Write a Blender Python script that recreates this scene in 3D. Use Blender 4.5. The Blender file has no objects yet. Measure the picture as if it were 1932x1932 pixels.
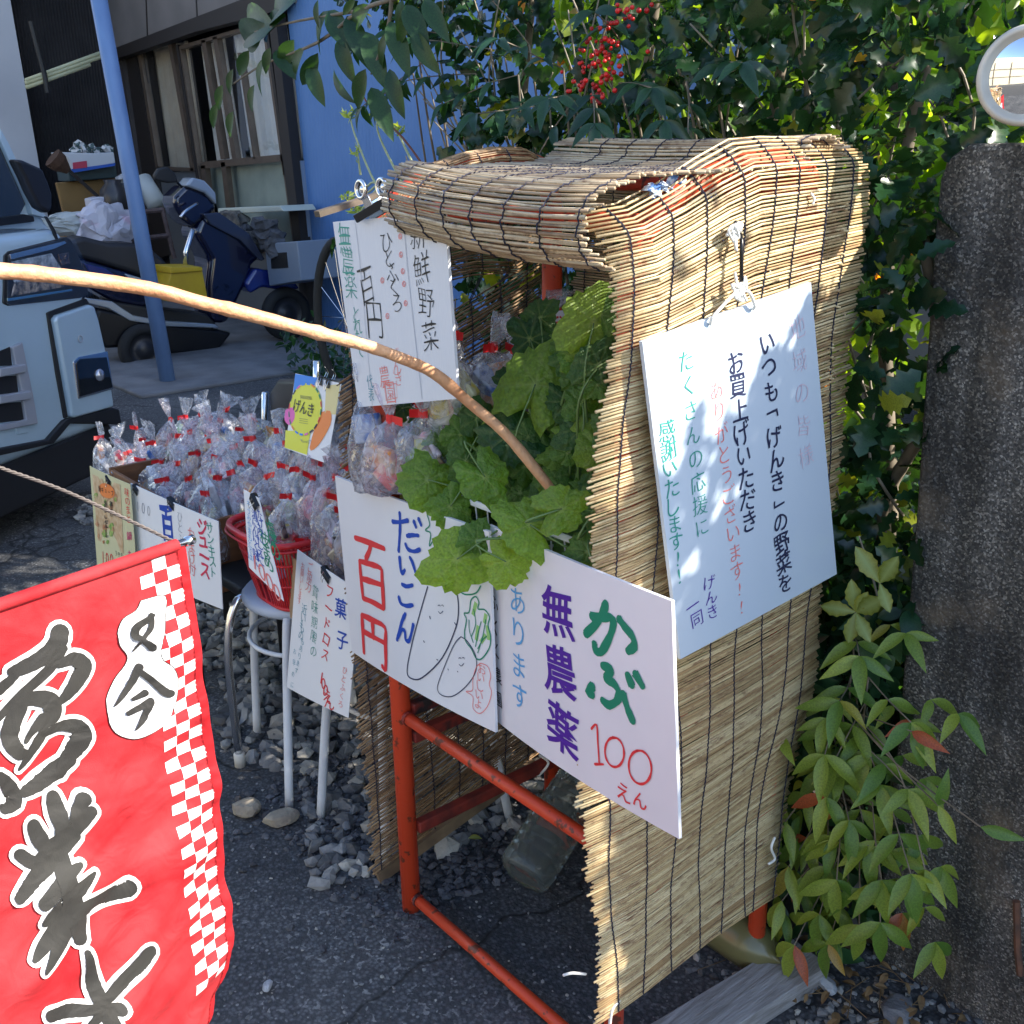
import bpy, bmesh, math, random
import numpy as np
from mathutils import Vector, Matrix
random.seed(7); rng = np.random.default_rng(7)
S = bpy.context.scene
COL = S.collection
rad = math.radians
# ------------------------------------------------------------ camera
CAM = np.array([1.5358, -0.9909, 1.5]); FPX = 1990.0
AX_R = np.array([0.6438, 0.765, -0.0139]); AX_F = np.array([-0.7259, 0.605, -0.3272])
AX_R = AX_R / np.linalg.norm(AX_R); AX_F = AX_F - AX_R * (AX_F @ AX_R); AX_F /= np.linalg.norm(AX_F)
AX_U = np.cross(AX_R, AX_F)
cd = bpy.data.cameras.new('camera'); cam = bpy.data.objects.new('camera', cd); COL.objects.link(cam)
cd.sensor_width = 36; cd.lens = 36 * FPX / 1932; cd.clip_end = 400; cd.clip_start = 0.02
m = Matrix((AX_R.tolist(), AX_U.tolist(), (-AX_F).tolist())).transposed().to_4x4(); m.translation = Vector(CAM.tolist())
cam.matrix_world = m; S.camera = cam
# ------------------------------------------------------------ light
SUN_EL, SUN_AZ = rad(35), rad(36)          # azimuth measured from +X towards +Y
sdir = Vector((math.cos(SUN_EL) * math.cos(SUN_AZ), math.cos(SUN_EL) * math.sin(SUN_AZ), math.sin(SUN_EL)))
ld = bpy.data.lights.new('sun', 'SUN'); ld.energy = 4.3; ld.angle = rad(0.53); ld.color = (1, .93, .82)
sun = bpy.data.objects.new('sun', ld); COL.objects.link(sun)
sun.rotation_euler = sdir.to_track_quat('Z', 'Y').to_euler(); sun.location = (3, 3, 6)
W = bpy.data.worlds.new('World'); S.world = W; W.use_nodes = True
wn = W.node_tree.nodes; wl = W.node_tree.links
sky = wn.new('ShaderNodeTexSky'); sky.sky_type = 'NISHITA'; sky.sun_disc = False
sky.sun_elevation = SUN_EL; sky.sun_rotation = math.pi / 2 - SUN_AZ; sky.ozone_density = 2.2
wn['Background'].inputs[1].default_value = 0.15
wl.new(sky.outputs[0], wn['Background'].inputs[0])
S.view_settings.view_transform = 'Standard'; S.view_settings.look = 'None'; S.view_settings.gamma = 1
S.view_settings.exposure = 1.5
S.render.engine = 'CYCLES'
S.cycles.max_bounces = 10; S.cycles.transparent_max_bounces = 24; S.cycles.diffuse_bounces = 4
S.cycles.glossy_bounces = 4; S.cycles.transmission_bounces = 6

# ------------------------------------------------------------ pixel -> place helpers (1932 px picture)
def ray(px): return AX_F + AX_R * (px[0] - 966) / FPX - AX_U * (px[1] - 966) / FPX
def at(px, axis, val):
    d = ray(px); return CAM + d * ((val - CAM[axis]) / d[axis])
def atp(px, P, n):
    d = ray(px); P = np.asarray(P, float); n = np.asarray(n, float)
    return CAM + d * (((P - CAM) @ n) / (d @ n))
def atd(px, dist): return CAM + ray(px) * dist
def zf(x0, y0, sc):                        # zoomed crop -> 1932 px picture
    k = 1 / sc / 1.5652; return lambda x, y: (x0 / 1.5652 + x * k, y0 / 1.5652 + y * k)

# ------------------------------------------------------------ materials
def newmat(name):
    M = bpy.data.materials.new(name); M.use_nodes = True
    nt = M.node_tree; return M, nt, nt.nodes['Principled BSDF'], nt.links
def rgb(c): return (c[0], c[1], c[2], 1)
_mc = {}
def mat(name, col, rough=.6, metal=0, col2=None, scale=12, bump=0, bscale=60, spec=.5, var=0, coat=0, detail=5, contrast=(.35, .65), stretch=None, trans=0, alpha=1, sheen=0):
    if name in _mc: return _mc[name]
    M, nt, B, L = newmat(name); N = nt.nodes
    B.inputs['Roughness'].default_value = rough; B.inputs['Metallic'].default_value = metal
    B.inputs['Specular IOR Level'].default_value = spec; B.inputs['Coat Weight'].default_value = coat
    B.inputs['Base Color'].default_value = rgb(col)
    tc = N.new('ShaderNodeTexCoord'); src = tc.outputs['Object']
    if stretch:
        mp = N.new('ShaderNodeMapping'); mp.inputs['Scale'].default_value = stretch
        L.new(src, mp.inputs[0]); src = mp.outputs[0]
    cur = None
    if col2 is not None:
        nz = N.new('ShaderNodeTexNoise'); nz.inputs['Scale'].default_value = scale; nz.inputs['Detail'].default_value = detail
        L.new(src, nz.inputs['Vector'])
        cr = N.new('ShaderNodeValToRGB'); cr.color_ramp.elements[0].position = contrast[0]; cr.color_ramp.elements[1].position = contrast[1]
        cr.color_ramp.elements[0].color = rgb(col); cr.color_ramp.elements[1].color = rgb(col2)
        L.new(nz.outputs[0], cr.inputs[0]); cur = cr.outputs[0]
    if var:
        oi = N.new('ShaderNodeObjectInfo'); mr = N.new('ShaderNodeMapRange')
        mr.inputs[3].default_value = 1 - var; mr.inputs[4].default_value = 1 + var
        L.new(oi.outputs['Random'], mr.inputs[0])
        hs = N.new('ShaderNodeHueSaturation'); L.new(mr.outputs[0], hs.inputs['Value'])
        if cur: L.new(cur, hs.inputs['Color'])
        else: hs.inputs['Color'].default_value = rgb(col)
        cur = hs.outputs[0]
    if cur: L.new(cur, B.inputs['Base Color'])
    if bump:
        nb = N.new('ShaderNodeTexNoise'); nb.inputs['Scale'].default_value = bscale; nb.inputs['Detail'].default_value = 6
        L.new(src, nb.inputs['Vector'])
        bm_ = N.new('ShaderNodeBump'); bm_.inputs['Strength'].default_value = bump; bm_.inputs['Distance'].default_value = .01
        L.new(nb.outputs[0], bm_.inputs['Height']); L.new(bm_.outputs[0], B.inputs['Normal'])
    if trans: B.inputs['Transmission Weight'].default_value = trans
    _mc[name] = M; return M

def leafmat(name, dark, light, back=None, trans=.35, rough=.35, tips=None, vein=0, thr=.93, bump=0):
    """leaf: colour varies leaf by leaf (attribute rnd or object random); light passes through"""
    M, nt, B, L = newmat(name); N = nt.nodes
    at_ = N.new('ShaderNodeAttribute'); at_.attribute_name = 'rnd'
    oi = N.new('ShaderNodeObjectInfo'); ad = N.new('ShaderNodeMath'); ad.operation = 'ADD'
    L.new(at_.outputs['Fac'], ad.inputs[0]); L.new(oi.outputs['Random'], ad.inputs[1])
    fr = N.new('ShaderNodeMath'); fr.operation = 'FRACT'; L.new(ad.outputs[0], fr.inputs[0])
    cr = N.new('ShaderNodeValToRGB'); L.new(fr.outputs[0], cr.inputs[0])
    cr.color_ramp.elements[0].color = rgb(dark); cr.color_ramp.elements[1].color = rgb(light); cr.color_ramp.elements[1].position = thr - .02
    if tips:
        e = cr.color_ramp.elements.new(thr + .02); e.color = rgb(tips)
    tc = N.new('ShaderNodeTexCoord'); nz = N.new('ShaderNodeTexNoise'); nz.inputs['Scale'].default_value = 30
    L.new(tc.outputs['Object'], nz.inputs['Vector'])
    mx = N.new('ShaderNodeMix'); mx.data_type = 'RGBA'; mx.blend_type = 'MULTIPLY'; mx.inputs['Factor'].default_value = .5
    L.new(cr.outputs[0], mx.inputs['A']); 
    c2 = N.new('ShaderNodeValToRGB'); c2.color_ramp.elements[0].position = .3; c2.color_ramp.elements[0].color = (.45, .45, .45, 1); c2.color_ramp.elements[1].position = .7; c2.color_ramp.elements[1].color = (1.3, 1.25, 1.1, 1)
    L.new(nz.outputs[0], c2.inputs[0]); L.new(c2.outputs[0], mx.inputs['B'])
    out = mx.outputs['Result']
    if vein:
        av = N.new('ShaderNodeAttribute'); av.attribute_name = 'vein'
        mv = N.new('ShaderNodeMix'); mv.data_type = 'RGBA'; L.new(av.outputs['Fac'], mv.inputs['Factor'])
        L.new(out, mv.inputs['A']); mv.inputs['B'].default_value = (.30, .38, .14, 1); out = mv.outputs['Result']
    if bump:
        nb = N.new('ShaderNodeTexNoise'); nb.inputs['Scale'].default_value = 9; nb.inputs['Detail'].default_value = 4; L.new(tc.outputs['Object'], nb.inputs['Vector']); bp = N.new('ShaderNodeBump'); bp.inputs['Strength'].default_value = bump; bp.inputs['Distance'].default_value = .05; L.new(nb.outputs[0], bp.inputs['Height']); L.new(bp.outputs[0], B.inputs['Normal'])
    L.new(out, B.inputs['Base Color'])
    B.inputs['Roughness'].default_value = rough; B.inputs['Specular IOR Level'].default_value = .5
    tr = N.new('ShaderNodeBsdfTranslucent')
    g = N.new('ShaderNodeMix'); g.data_type = 'RGBA'; g.blend_type = 'MULTIPLY'; g.inputs['Factor'].default_value = 1
    L.new(out, g.inputs['A']); g.inputs['B'].default_value = (2.6, 2.3, .5, 1); L.new(g.outputs['Result'], tr.inputs[0])
    ms = N.new('ShaderNodeMixShader'); ms.inputs[0].default_value = trans
    L.new(B.outputs[0], ms.inputs[1]); L.new(tr.outputs[0], ms.inputs[2])
    L.new(ms.outputs[0], N['Material Output'].inputs[0]); return M

def facing(N, L, nrm=None, base=.05, gain=.85, p=4.0, front=False):
    lw = N.new('ShaderNodeLayerWeight'); lw.inputs[0].default_value = .5
    if nrm is not None: L.new(nrm, lw.inputs['Normal'])
    pw = N.new('ShaderNodeMath'); pw.operation = 'POWER'; L.new(lw.outputs['Facing'], pw.inputs[0]); pw.inputs[1].default_value = p
    ma = N.new('ShaderNodeMath'); ma.operation = 'MULTIPLY_ADD'; L.new(pw.outputs[0], ma.inputs[0]); ma.inputs[1].default_value = gain; ma.inputs[2].default_value = base
    if front:
        ge = N.new('ShaderNodeNewGeometry'); iv = N.new('ShaderNodeMath'); iv.operation = 'SUBTRACT'; iv.inputs[0].default_value = 1; L.new(ge.outputs['Backfacing'], iv.inputs[1])
        mm = N.new('ShaderNodeMath'); mm.operation = 'MULTIPLY'; L.new(ma.outputs[0], mm.inputs[0]); L.new(iv.outputs[0], mm.inputs[1]); return mm.outputs[0]
    return ma.outputs[0]
def filmmat(name, tint=(1, 1, 1), haze=.12):
    """thin clear plastic film: see-through with crumpled reflections, plus white patches painted in as highlights"""
    M, nt, B, L = newmat(name); N = nt.nodes; N.remove(B)
    tr = N.new('ShaderNodeBsdfTransparent'); tr.inputs[0].default_value = rgb(tint)
    gl = N.new('ShaderNodeBsdfGlossy'); gl.inputs['Roughness'].default_value = .2
    df = N.new('ShaderNodeBsdfTranslucent'); df.inputs[0].default_value = (.8, .85, .95, 1)
    dd = N.new('ShaderNodeBsdfDiffuse'); dd.inputs[0].default_value = (.8, .82, .9, 1)
    tc = N.new('ShaderNodeTexCoord'); nz = N.new('ShaderNodeTexNoise'); nz.inputs['Scale'].default_value = 15; nz.inputs['Detail'].default_value = 3; nz.inputs['Distortion'].default_value = 2.2
    L.new(tc.outputs['Object'], nz.inputs['Vector'])
    bp = N.new('ShaderNodeBump'); bp.inputs['Strength'].default_value = 1; bp.inputs['Distance'].default_value = .022
    L.new(nz.outputs[0], bp.inputs['Height']); L.new(bp.outputs[0], gl.inputs['Normal'])
    a = N.new('ShaderNodeMixShader'); L.new(facing(N, L, bp.outputs[0], .10, .8, 2.5), a.inputs[0]); L.new(tr.outputs[0], a.inputs[1]); L.new(gl.outputs[0], a.inputs[2])
    c = N.new('ShaderNodeAddShader'); b = N.new('ShaderNodeMixShader')
    e = N.new('ShaderNodeMixShader'); e.inputs[0].default_value = .5; L.new(df.outputs[0], e.inputs[1]); L.new(dd.outputs[0], e.inputs[2])
    nz2 = N.new('ShaderNodeTexNoise'); nz2.inputs['Scale'].default_value = 26; nz2.inputs['Distortion'].default_value = 2
    L.new(tc.outputs['Object'], nz2.inputs['Vector'])
    mr = N.new('ShaderNodeMapRange'); mr.inputs[1].default_value = .5; mr.inputs[2].default_value = .75; mr.inputs[3].default_value = haze * .45; mr.inputs[4].default_value = haze * 2.4  # patchy white diffuse stands in for sky reflections on the film
    L.new(nz2.outputs[0], mr.inputs[0]); L.new(mr.outputs[0], b.inputs[0])
    L.new(a.outputs[0], b.inputs[1]); L.new(e.outputs[0], b.inputs[2]); L.new(b.outputs[0], N['Material Output'].inputs[0]); return M

# ------------------------------------------------------------ mesh helpers
class MB:
    def __init__(s): s.v = []; s.f = []
    def add(s, vs, fs):
        o = len(s.v); s.v.extend([tuple(map(float, p)) for p in vs]); s.f.extend([tuple(i + o for i in f) for f in fs]); return s
    def box(s, c, d, R=None):
        c = np.asarray(c, float); d = np.asarray(d, float) / 2
        P = np.array([[x, y, z] for x in (-1, 1) for y in (-1, 1) for z in (-1, 1)]) * d
        if R is not None: P = P @ np.asarray(R).T
        return s.add(P + c, [(0, 1, 3, 2), (4, 6, 7, 5), (0, 4, 5, 1), (2, 3, 7, 6), (0, 2, 6, 4), (1, 5, 7, 3)])
    def tube(s, pts, r, n=8, caps=True):
        P = [np.asarray(p, float) for p in pts]; k = len(P)
        rr = r if hasattr(r, '__len__') else [r] * k
        a0 = None; V = []
        for i in range(k):
            t = P[min(i + 1, k - 1)] - P[max(i - 1, 0)]; t = t / (np.linalg.norm(t) + 1e-12)
            if a0 is None:
                a0 = np.cross(t, [0, 0, 1.0] if abs(t[2]) < .9 else [1.0, 0, 0])
            a0 = a0 - t * (a0 @ t); a0 /= (np.linalg.norm(a0) + 1e-12); b = np.cross(t, a0)
            for j in range(n):
                th = 2 * math.pi * j / n; V.append(P[i] + rr[i] * (math.cos(th) * a0 + math.sin(th) * b))
        F = [(i * n + j, i * n + (j + 1) % n, (i + 1) * n + (j + 1) % n, (i + 1) * n + j) for i in range(k - 1) for j in range(n)]
        if caps: F += [tuple(range(n - 1, -1, -1)), tuple((k - 1) * n + j for j in range(n))]
        return s.add(V, F)
    def lathe(s, c, prof, n=24, sx=1, sy=1, R=None):
        V = []
        for r, z in prof:
            for j in range(n):
                th = 2 * math.pi * j / n; V.append([r * math.cos(th) * sx, r * math.sin(th) * sy, z])
        V = np.array(V)
        if R is not None: V = V @ np.asarray(R).T
        k = len(prof)
        F = [(i * n + j, i * n + (j + 1) % n, (i + 1) * n + (j + 1) % n, (i + 1) * n + j) for i in range(k - 1) for j in range(n)]
        if prof[0][0] > 1e-6: F.append(tuple(range(n - 1, -1, -1)))
        if prof[-1][0] > 1e-6: F.append(tuple((k - 1) * n + j for j in range(n)))
        return s.add(V + np.asarray(c, float), F)
    def grid(s, fn, nu, nv):
        V = [fn(i / nu, j / nv) for j in range(nv + 1) for i in range(nu + 1)]
        F = [(j * (nu + 1) + i, j * (nu + 1) + i + 1, (j + 1) * (nu + 1) + i + 1, (j + 1) * (nu + 1) + i) for j in range(nv) for i in range(nu)]
        return s.add(V, F)
    def prism(s, pts, d):
        """closed outline pts (3D) extruded along vector d"""
        P = [np.asarray(p, float) for p in pts]; n = len(P); d = np.asarray(d, float)
        return s.add(P + [p + d for p in P], [tuple(range(n - 1, -1, -1)), tuple(range(n, 2 * n))] + [(i, (i + 1) % n, n + (i + 1) % n, n + i) for i in range(n)])
    def build(s, name, mt, parent=None, smooth=False, bevel=0, seg=2, sub=0, solid=0, smang=None):
        me = bpy.data.meshes.new(name); me.from_pydata(s.v, [], s.f); me.validate()
        for x in (mt if isinstance(mt, (list, tuple)) else [mt]): me.materials.append(x)
        bm = bmesh.new(); bm.from_mesh(me); bmesh.ops.recalc_face_normals(bm, faces=bm.faces); bm.to_mesh(me); bm.free()
        o = bpy.data.objects.new(name, me); COL.objects.link(o)
        if parent is not None: o.parent = parent
        if smooth:
            for p in me.polygons: p.use_smooth = True
        if solid: md = o.modifiers.new('s', 'SOLIDIFY'); md.thickness = solid; md.offset = 0
        if bevel:
            md = o.modifiers.new('b', 'BEVEL'); md.width = bevel; md.segments = seg; md.limit_method = 'ANGLE'; md.angle_limit = rad(35)
            for p in me.polygons: p.use_smooth = True
            bpy_wn = o.modifiers.new('w', 'WEIGHTED_NORMAL')
        if sub: md = o.modifiers.new('u', 'SUBSURF'); md.levels = sub; md.render_levels = sub
        return o
def tag(o, label=None, cat=None, group=None, kind=None):
    if label: o['label'] = label
    if cat: o['category'] = cat
    if group: o['group'] = group
    if kind: o['kind'] = kind
    return o
def thing(name, label, cat, group=None):
    o = bpy.data.objects.new(name, None); COL.objects.link(o); o.empty_display_size = .1
    return tag(o, label, cat, group)
def settle():
    """put every thing's Empty at the base of what it parents, children keep their place"""
    for o in list(COL.objects):
        if o.type != 'EMPTY' or o.parent: continue
        mn = None
        for c in o.children:
            if c.type == 'MESH' and len(c.data.vertices):
                co = np.array([c.matrix_basis @ v.co for v in list(c.data.vertices)[::max(1, len(c.data.vertices) // 40)]])
                a, b = co.min(0), co.max(0)
                mn = (a, b) if mn is None else (np.minimum(mn[0], a), np.maximum(mn[1], b))
        if mn is None: continue
        p = Vector(((mn[0][0] + mn[1][0]) / 2, (mn[0][1] + mn[1][1]) / 2, mn[0][2]))
        o.location = p
        for c in o.children: c.matrix_parent_inverse = Matrix.Translation(-p)

def ex(name, pts, plane, thick, mt, parent=None, bevel=0, off=0, seg=2):
    """outline given in picture pixels, put on a real plane (axis, value) and given real thickness away from the viewer"""
    if len(plane) == 2:
        P = [at(p, *plane) for p in pts]; n = np.zeros(3); n[plane[0]] = 1
    else:
        P = [atp(p, plane[0], plane[1]) for p in pts]; n = np.asarray(plane[1], float)
    if n @ AX_F < 0: n = -n
    n = n / np.linalg.norm(n)
    return MB().prism([p + n * off for p in P], n * thick).build(name, mt, parent, bevel=bevel, seg=seg)

def smooth_path(P, k=6):
    P = [np.asarray(p, float) for p in P]; out = []
    for i in range(len(P) - 1):
        a, b, c, d = P[max(i - 1, 0)], P[i], P[i + 1], P[min(i + 2, len(P) - 1)]
        for j in range(k):
            t = j / k; out.append(.5 * ((2 * b) + (-a + c) * t + (2 * a - 5 * b + 4 * c - d) * t * t + (-a + 3 * b - 3 * c + d) * t ** 3))
    out.append(P[-1]); return out

# ------------------------------------------------------------ lettering
GL = {}
def need(txt, w): 
    for c in txt: GL.setdefault((c, round(w, 4)), None)
def bake_glyphs():
    obs = []
    for (c, w) in GL:
        cu = bpy.data.curves.new('g', 'FONT'); cu.body = c; cu.size = 1; cu.offset = w; cu.resolution_u = 4; cu.fill_mode = 'FRONT'
        o = bpy.data.objects.new('g', cu); COL.objects.link(o); obs.append(((c, w), o))
    dg = bpy.context.evaluated_depsgraph_get(); dg.update()
    for key, o in obs:
        e = o.evaluated_get(dg); me = e.to_mesh()
        v = np.array([q.co[:2] for q in me.vertices]) if len(me.vertices) else np.zeros((0, 2))
        f = [tuple(p.vertices) for p in me.polygons]
        if len(v): ctr = (v.min(0) + v.max(0)) / 2; v = v - ctr
        GL[key] = (v, f); e.to_mesh_clear()
    for _, o in obs:
        cu = o.data; bpy.data.objects.remove(o); bpy.data.curves.remove(cu)

class Board:
    """sheet with four real corners, thickness, slight bow; lettering is laid on its surface"""
    def __init__(s, name, label, cat, corners, mt, thick=.004, bow=0, group=None, curl=0, nu=10, nv=10, rot=None):
        s.P = [np.asarray(c, float) for c in corners]            # TL TR BR BL
        TL, TR, BR, BL = s.P
        s.w = (np.linalg.norm(TR - TL) + np.linalg.norm(BR - BL)) / 2; s.h = (np.linalg.norm(BL - TL) + np.linalg.norm(BR - TR)) / 2
        n = np.cross(TR - TL, BL - TL); n /= np.linalg.norm(n)
        if n @ (CAM - TL) < 0: n = -n
        s.n = n; s.bow = bow; s.curl = curl; s.th = thick
        s.root = thing(name, label, cat, group); s.items = []
        F = lambda u, v: s.S(u, v, 0); Bk = lambda u, v: s.S(u, v, -thick)
        mb = MB(); mb.grid(F, nu, nv); mb.grid(Bk, nu, nv); N = (nu + 1) * (nv + 1)
        rim = [i for i in range(nu)] + [nu + j * (nu + 1) for j in range(nv)] + [nv * (nu + 1) + i for i in range(nu, 0, -1)] + [j * (nu + 1) for j in range(nv, 0, -1)]
        for a, b in zip(rim, rim[1:] + rim[:1]): mb.f.append((a, b, b + N, a + N))
        s.panel = mb.build('panel', mt, s.root)
    def S(s, u, v, off=.0008):
        TL, TR, BR, BL = s.P
        p = TL * (1 - u) * (1 - v) + TR * u * (1 - v) + BR * u * v + BL * (1 - u) * v
        b = s.bow * (4 * u * (1 - u)) * (.4 + .6 * v) + s.curl * (v ** 2) * (u - .5)
        return p + s.n * (b + off)
    def uv(s, px):
        TL, TR, BR, BL = s.P
        p = atp(px, (TL + TR + BR + BL) / 4, s.n)
        u, v = .5, .5
        for _ in range(12):
            q = TL * (1 - u) * (1 - v) + TR * u * (1 - v) + BR * u * v + BL * (1 - u) * v
            du = (TR - TL) * (1 - v) + (BR - BL) * v; dv = (BL - TL) * (1 - u) + (BR - TR) * u
            A = np.stack([du, dv], 1); r, *_ = np.linalg.lstsq(A, p - q, rcond=None); u += r[0]; v += r[1]
        return u, v
    def text(s, txt, a, b, size, mt, wt=0, jit=1, name='lettering', layer=0, slant=0, asp=1):
        need(txt, wt); s.items.append((txt, a, b, size, mt, wt, jit, name, layer, slant, asp))
    def flush(s):
        for txt, a, b, size, mt, wt, jit, name, layer, slant, asp in s.items:
            ua = np.array(s.uv(a)); ub = np.array(s.uv(b)); mb = MB(); n = len(txt)
            R = random.Random(hash((len(txt), int(a[0]), int(a[1]))) & 0xffff)
            for i, c in enumerate(txt):
                v, f = GL[(c, round(wt, 4))]
                if not len(v): continue
                t = i / max(1, n - 1); ctr = ua * (1 - t) + ub * t
                ang = rad(R.uniform(-7, 7)) * jit; sc = size * R.uniform(.92, 1.06); ph = R.uniform(0, 9)
                q = v.copy()
                q = q + jit * .028 * np.stack([np.sin(q[:, 1] * 7 + ph), np.cos(q[:, 0] * 6 + ph * 2)], 1)
                q = np.stack([q[:, 0] * math.cos(ang) - q[:, 1] * math.sin(ang) + slant * q[:, 1], q[:, 0] * math.sin(ang) + q[:, 1] * math.cos(ang)], 1) * sc
                q[:, 0] *= asp
                pts = [s.S(ctr[0] + x / s.w, ctr[1] - y / s.h, .0009 + layer * .0007) for x, y in q]
                mb.add(pts, f)
            if mb.v: mb.build(name, mt, s.root)
    def stroke(s, pts, wd, mt, closed=False, name='drawing', layer=0, sm=5):
        U = [np.array(s.uv(p)) for p in pts]
        if closed: U = U + [U[0]]
        U = smooth_path(U, sm); X = [np.array([u[0] * s.w, u[1] * s.h]) for u in U]; mb = MB(); V = []
        for i in range(len(X)):
            t = X[min(i + 1, len(X) - 1)] - X[max(i - 1, 0)]; t /= np.linalg.norm(t) + 1e-9; nn = np.array([-t[1], t[0]]) * wd / 2
            for sg in (1, -1):
                q = X[i] + sg * nn; V.append(s.S(q[0] / s.w, q[1] / s.h, .0009 + layer * .0007))
        mb.add(V, [(2 * i, 2 * i + 1, 2 * i + 3, 2 * i + 2) for i in range(len(X) - 1)]); return mb.build(name, mt, s.root)
    def patch(s, pts, mt, layer=0, name='print', sm=0):
        U = [np.array(s.uv(p)) for p in pts]
        if sm: U = smooth_path(U + [U[0]], sm)[:-1]
        c = sum(U) / len(U); V = [s.S(*c, .0009 + layer * .0007)] + [s.S(*u, .0009 + layer * .0007) for u in U]; n = len(U)
        return MB().add(V, [(0, 1 + i, 1 + (i + 1) % n) for i in range(n)]).build(name, mt, s.root)
BOARDS = []
def board(*a, **k): b = Board(*a, **k); BOARDS.append(b); return b
# ============================================================ palette
RED = mat('red_paint', (.62, .060, .018), .45, col2=(.16, .04, .02), scale=38, contrast=(.60, .64), bump=.15, bscale=40)
DKRED = mat('worn_red_paint', (.26, .03, .02), .6, col2=(.03, .02, .02), scale=25, contrast=(.45, .6))
CORD = mat('navy_cord', (.018, .018, .035), .9)
WHITE = mat('white_board', (.80, .79, .82), .35, col2=(.70, .70, .73), scale=5, contrast=(.3, .75), bump=.12, bscale=9)
WPAPER = mat('white_paper', (.80, .81, .83), .7)
WHITEP = mat('white_enamel', (.72, .74, .76), .4, col2=(.60, .62, .64), scale=8)
CHROME = mat('chrome', (.75, .75, .76), .16, 1)
BLACKM = mat('black_metal', (.012, .012, .014), .35, .3)
BLACKP = mat('black_plastic', (.012, .012, .013), .55)
WOOD = mat('brown_wood', (.20, .085, .03), .55, col2=(.12, .048, .018), scale=6, stretch=(1, 1, 9), bump=.2)
GREYWOOD = mat('grey_weathered_wood', (.34, .33, .33), .8, col2=(.20, .185, .175), scale=10, stretch=(12, 1, 12), bump=.5, bscale=30)
CARD = mat('cardboard', (.40, .27, .16), .85, col2=(.35, .23, .13), scale=5)
def ink(n, c, r=.5): return mat(n, c, r)
I_BLACK = ink('ink_black', (.012, .012, .016)); I_RED = ink('ink_red', (.72, .035, .04)); I_BLUE = ink('ink_blue', (.006, .06, .42))
I_GREEN = ink('ink_green', (.0, .22, .12)); I_PURP = ink('ink_purple', (.075, .012, .30)); I_SKY = ink('ink_light_blue', (.10, .36, .68))
I_LRED = ink('ink_thin_red', (.80, .22, .20)); I_LGREEN = ink('ink_thin_green', (.04, .30, .24)); I_PINK = ink('ink_faded_pink', (.62, .50, .58))
I_NAVY = ink('ink_navy', (.02, .025, .07)); I_GREY = ink('ink_grey', (.35, .36, .4)); I_MAG = ink('ink_magenta', (.55, .04, .16)); I_TEAL = ink('ink_teal', (.04, .25, .33))
LEAFG = ink('marker_green_fill', (.30, .55, .18))

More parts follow.
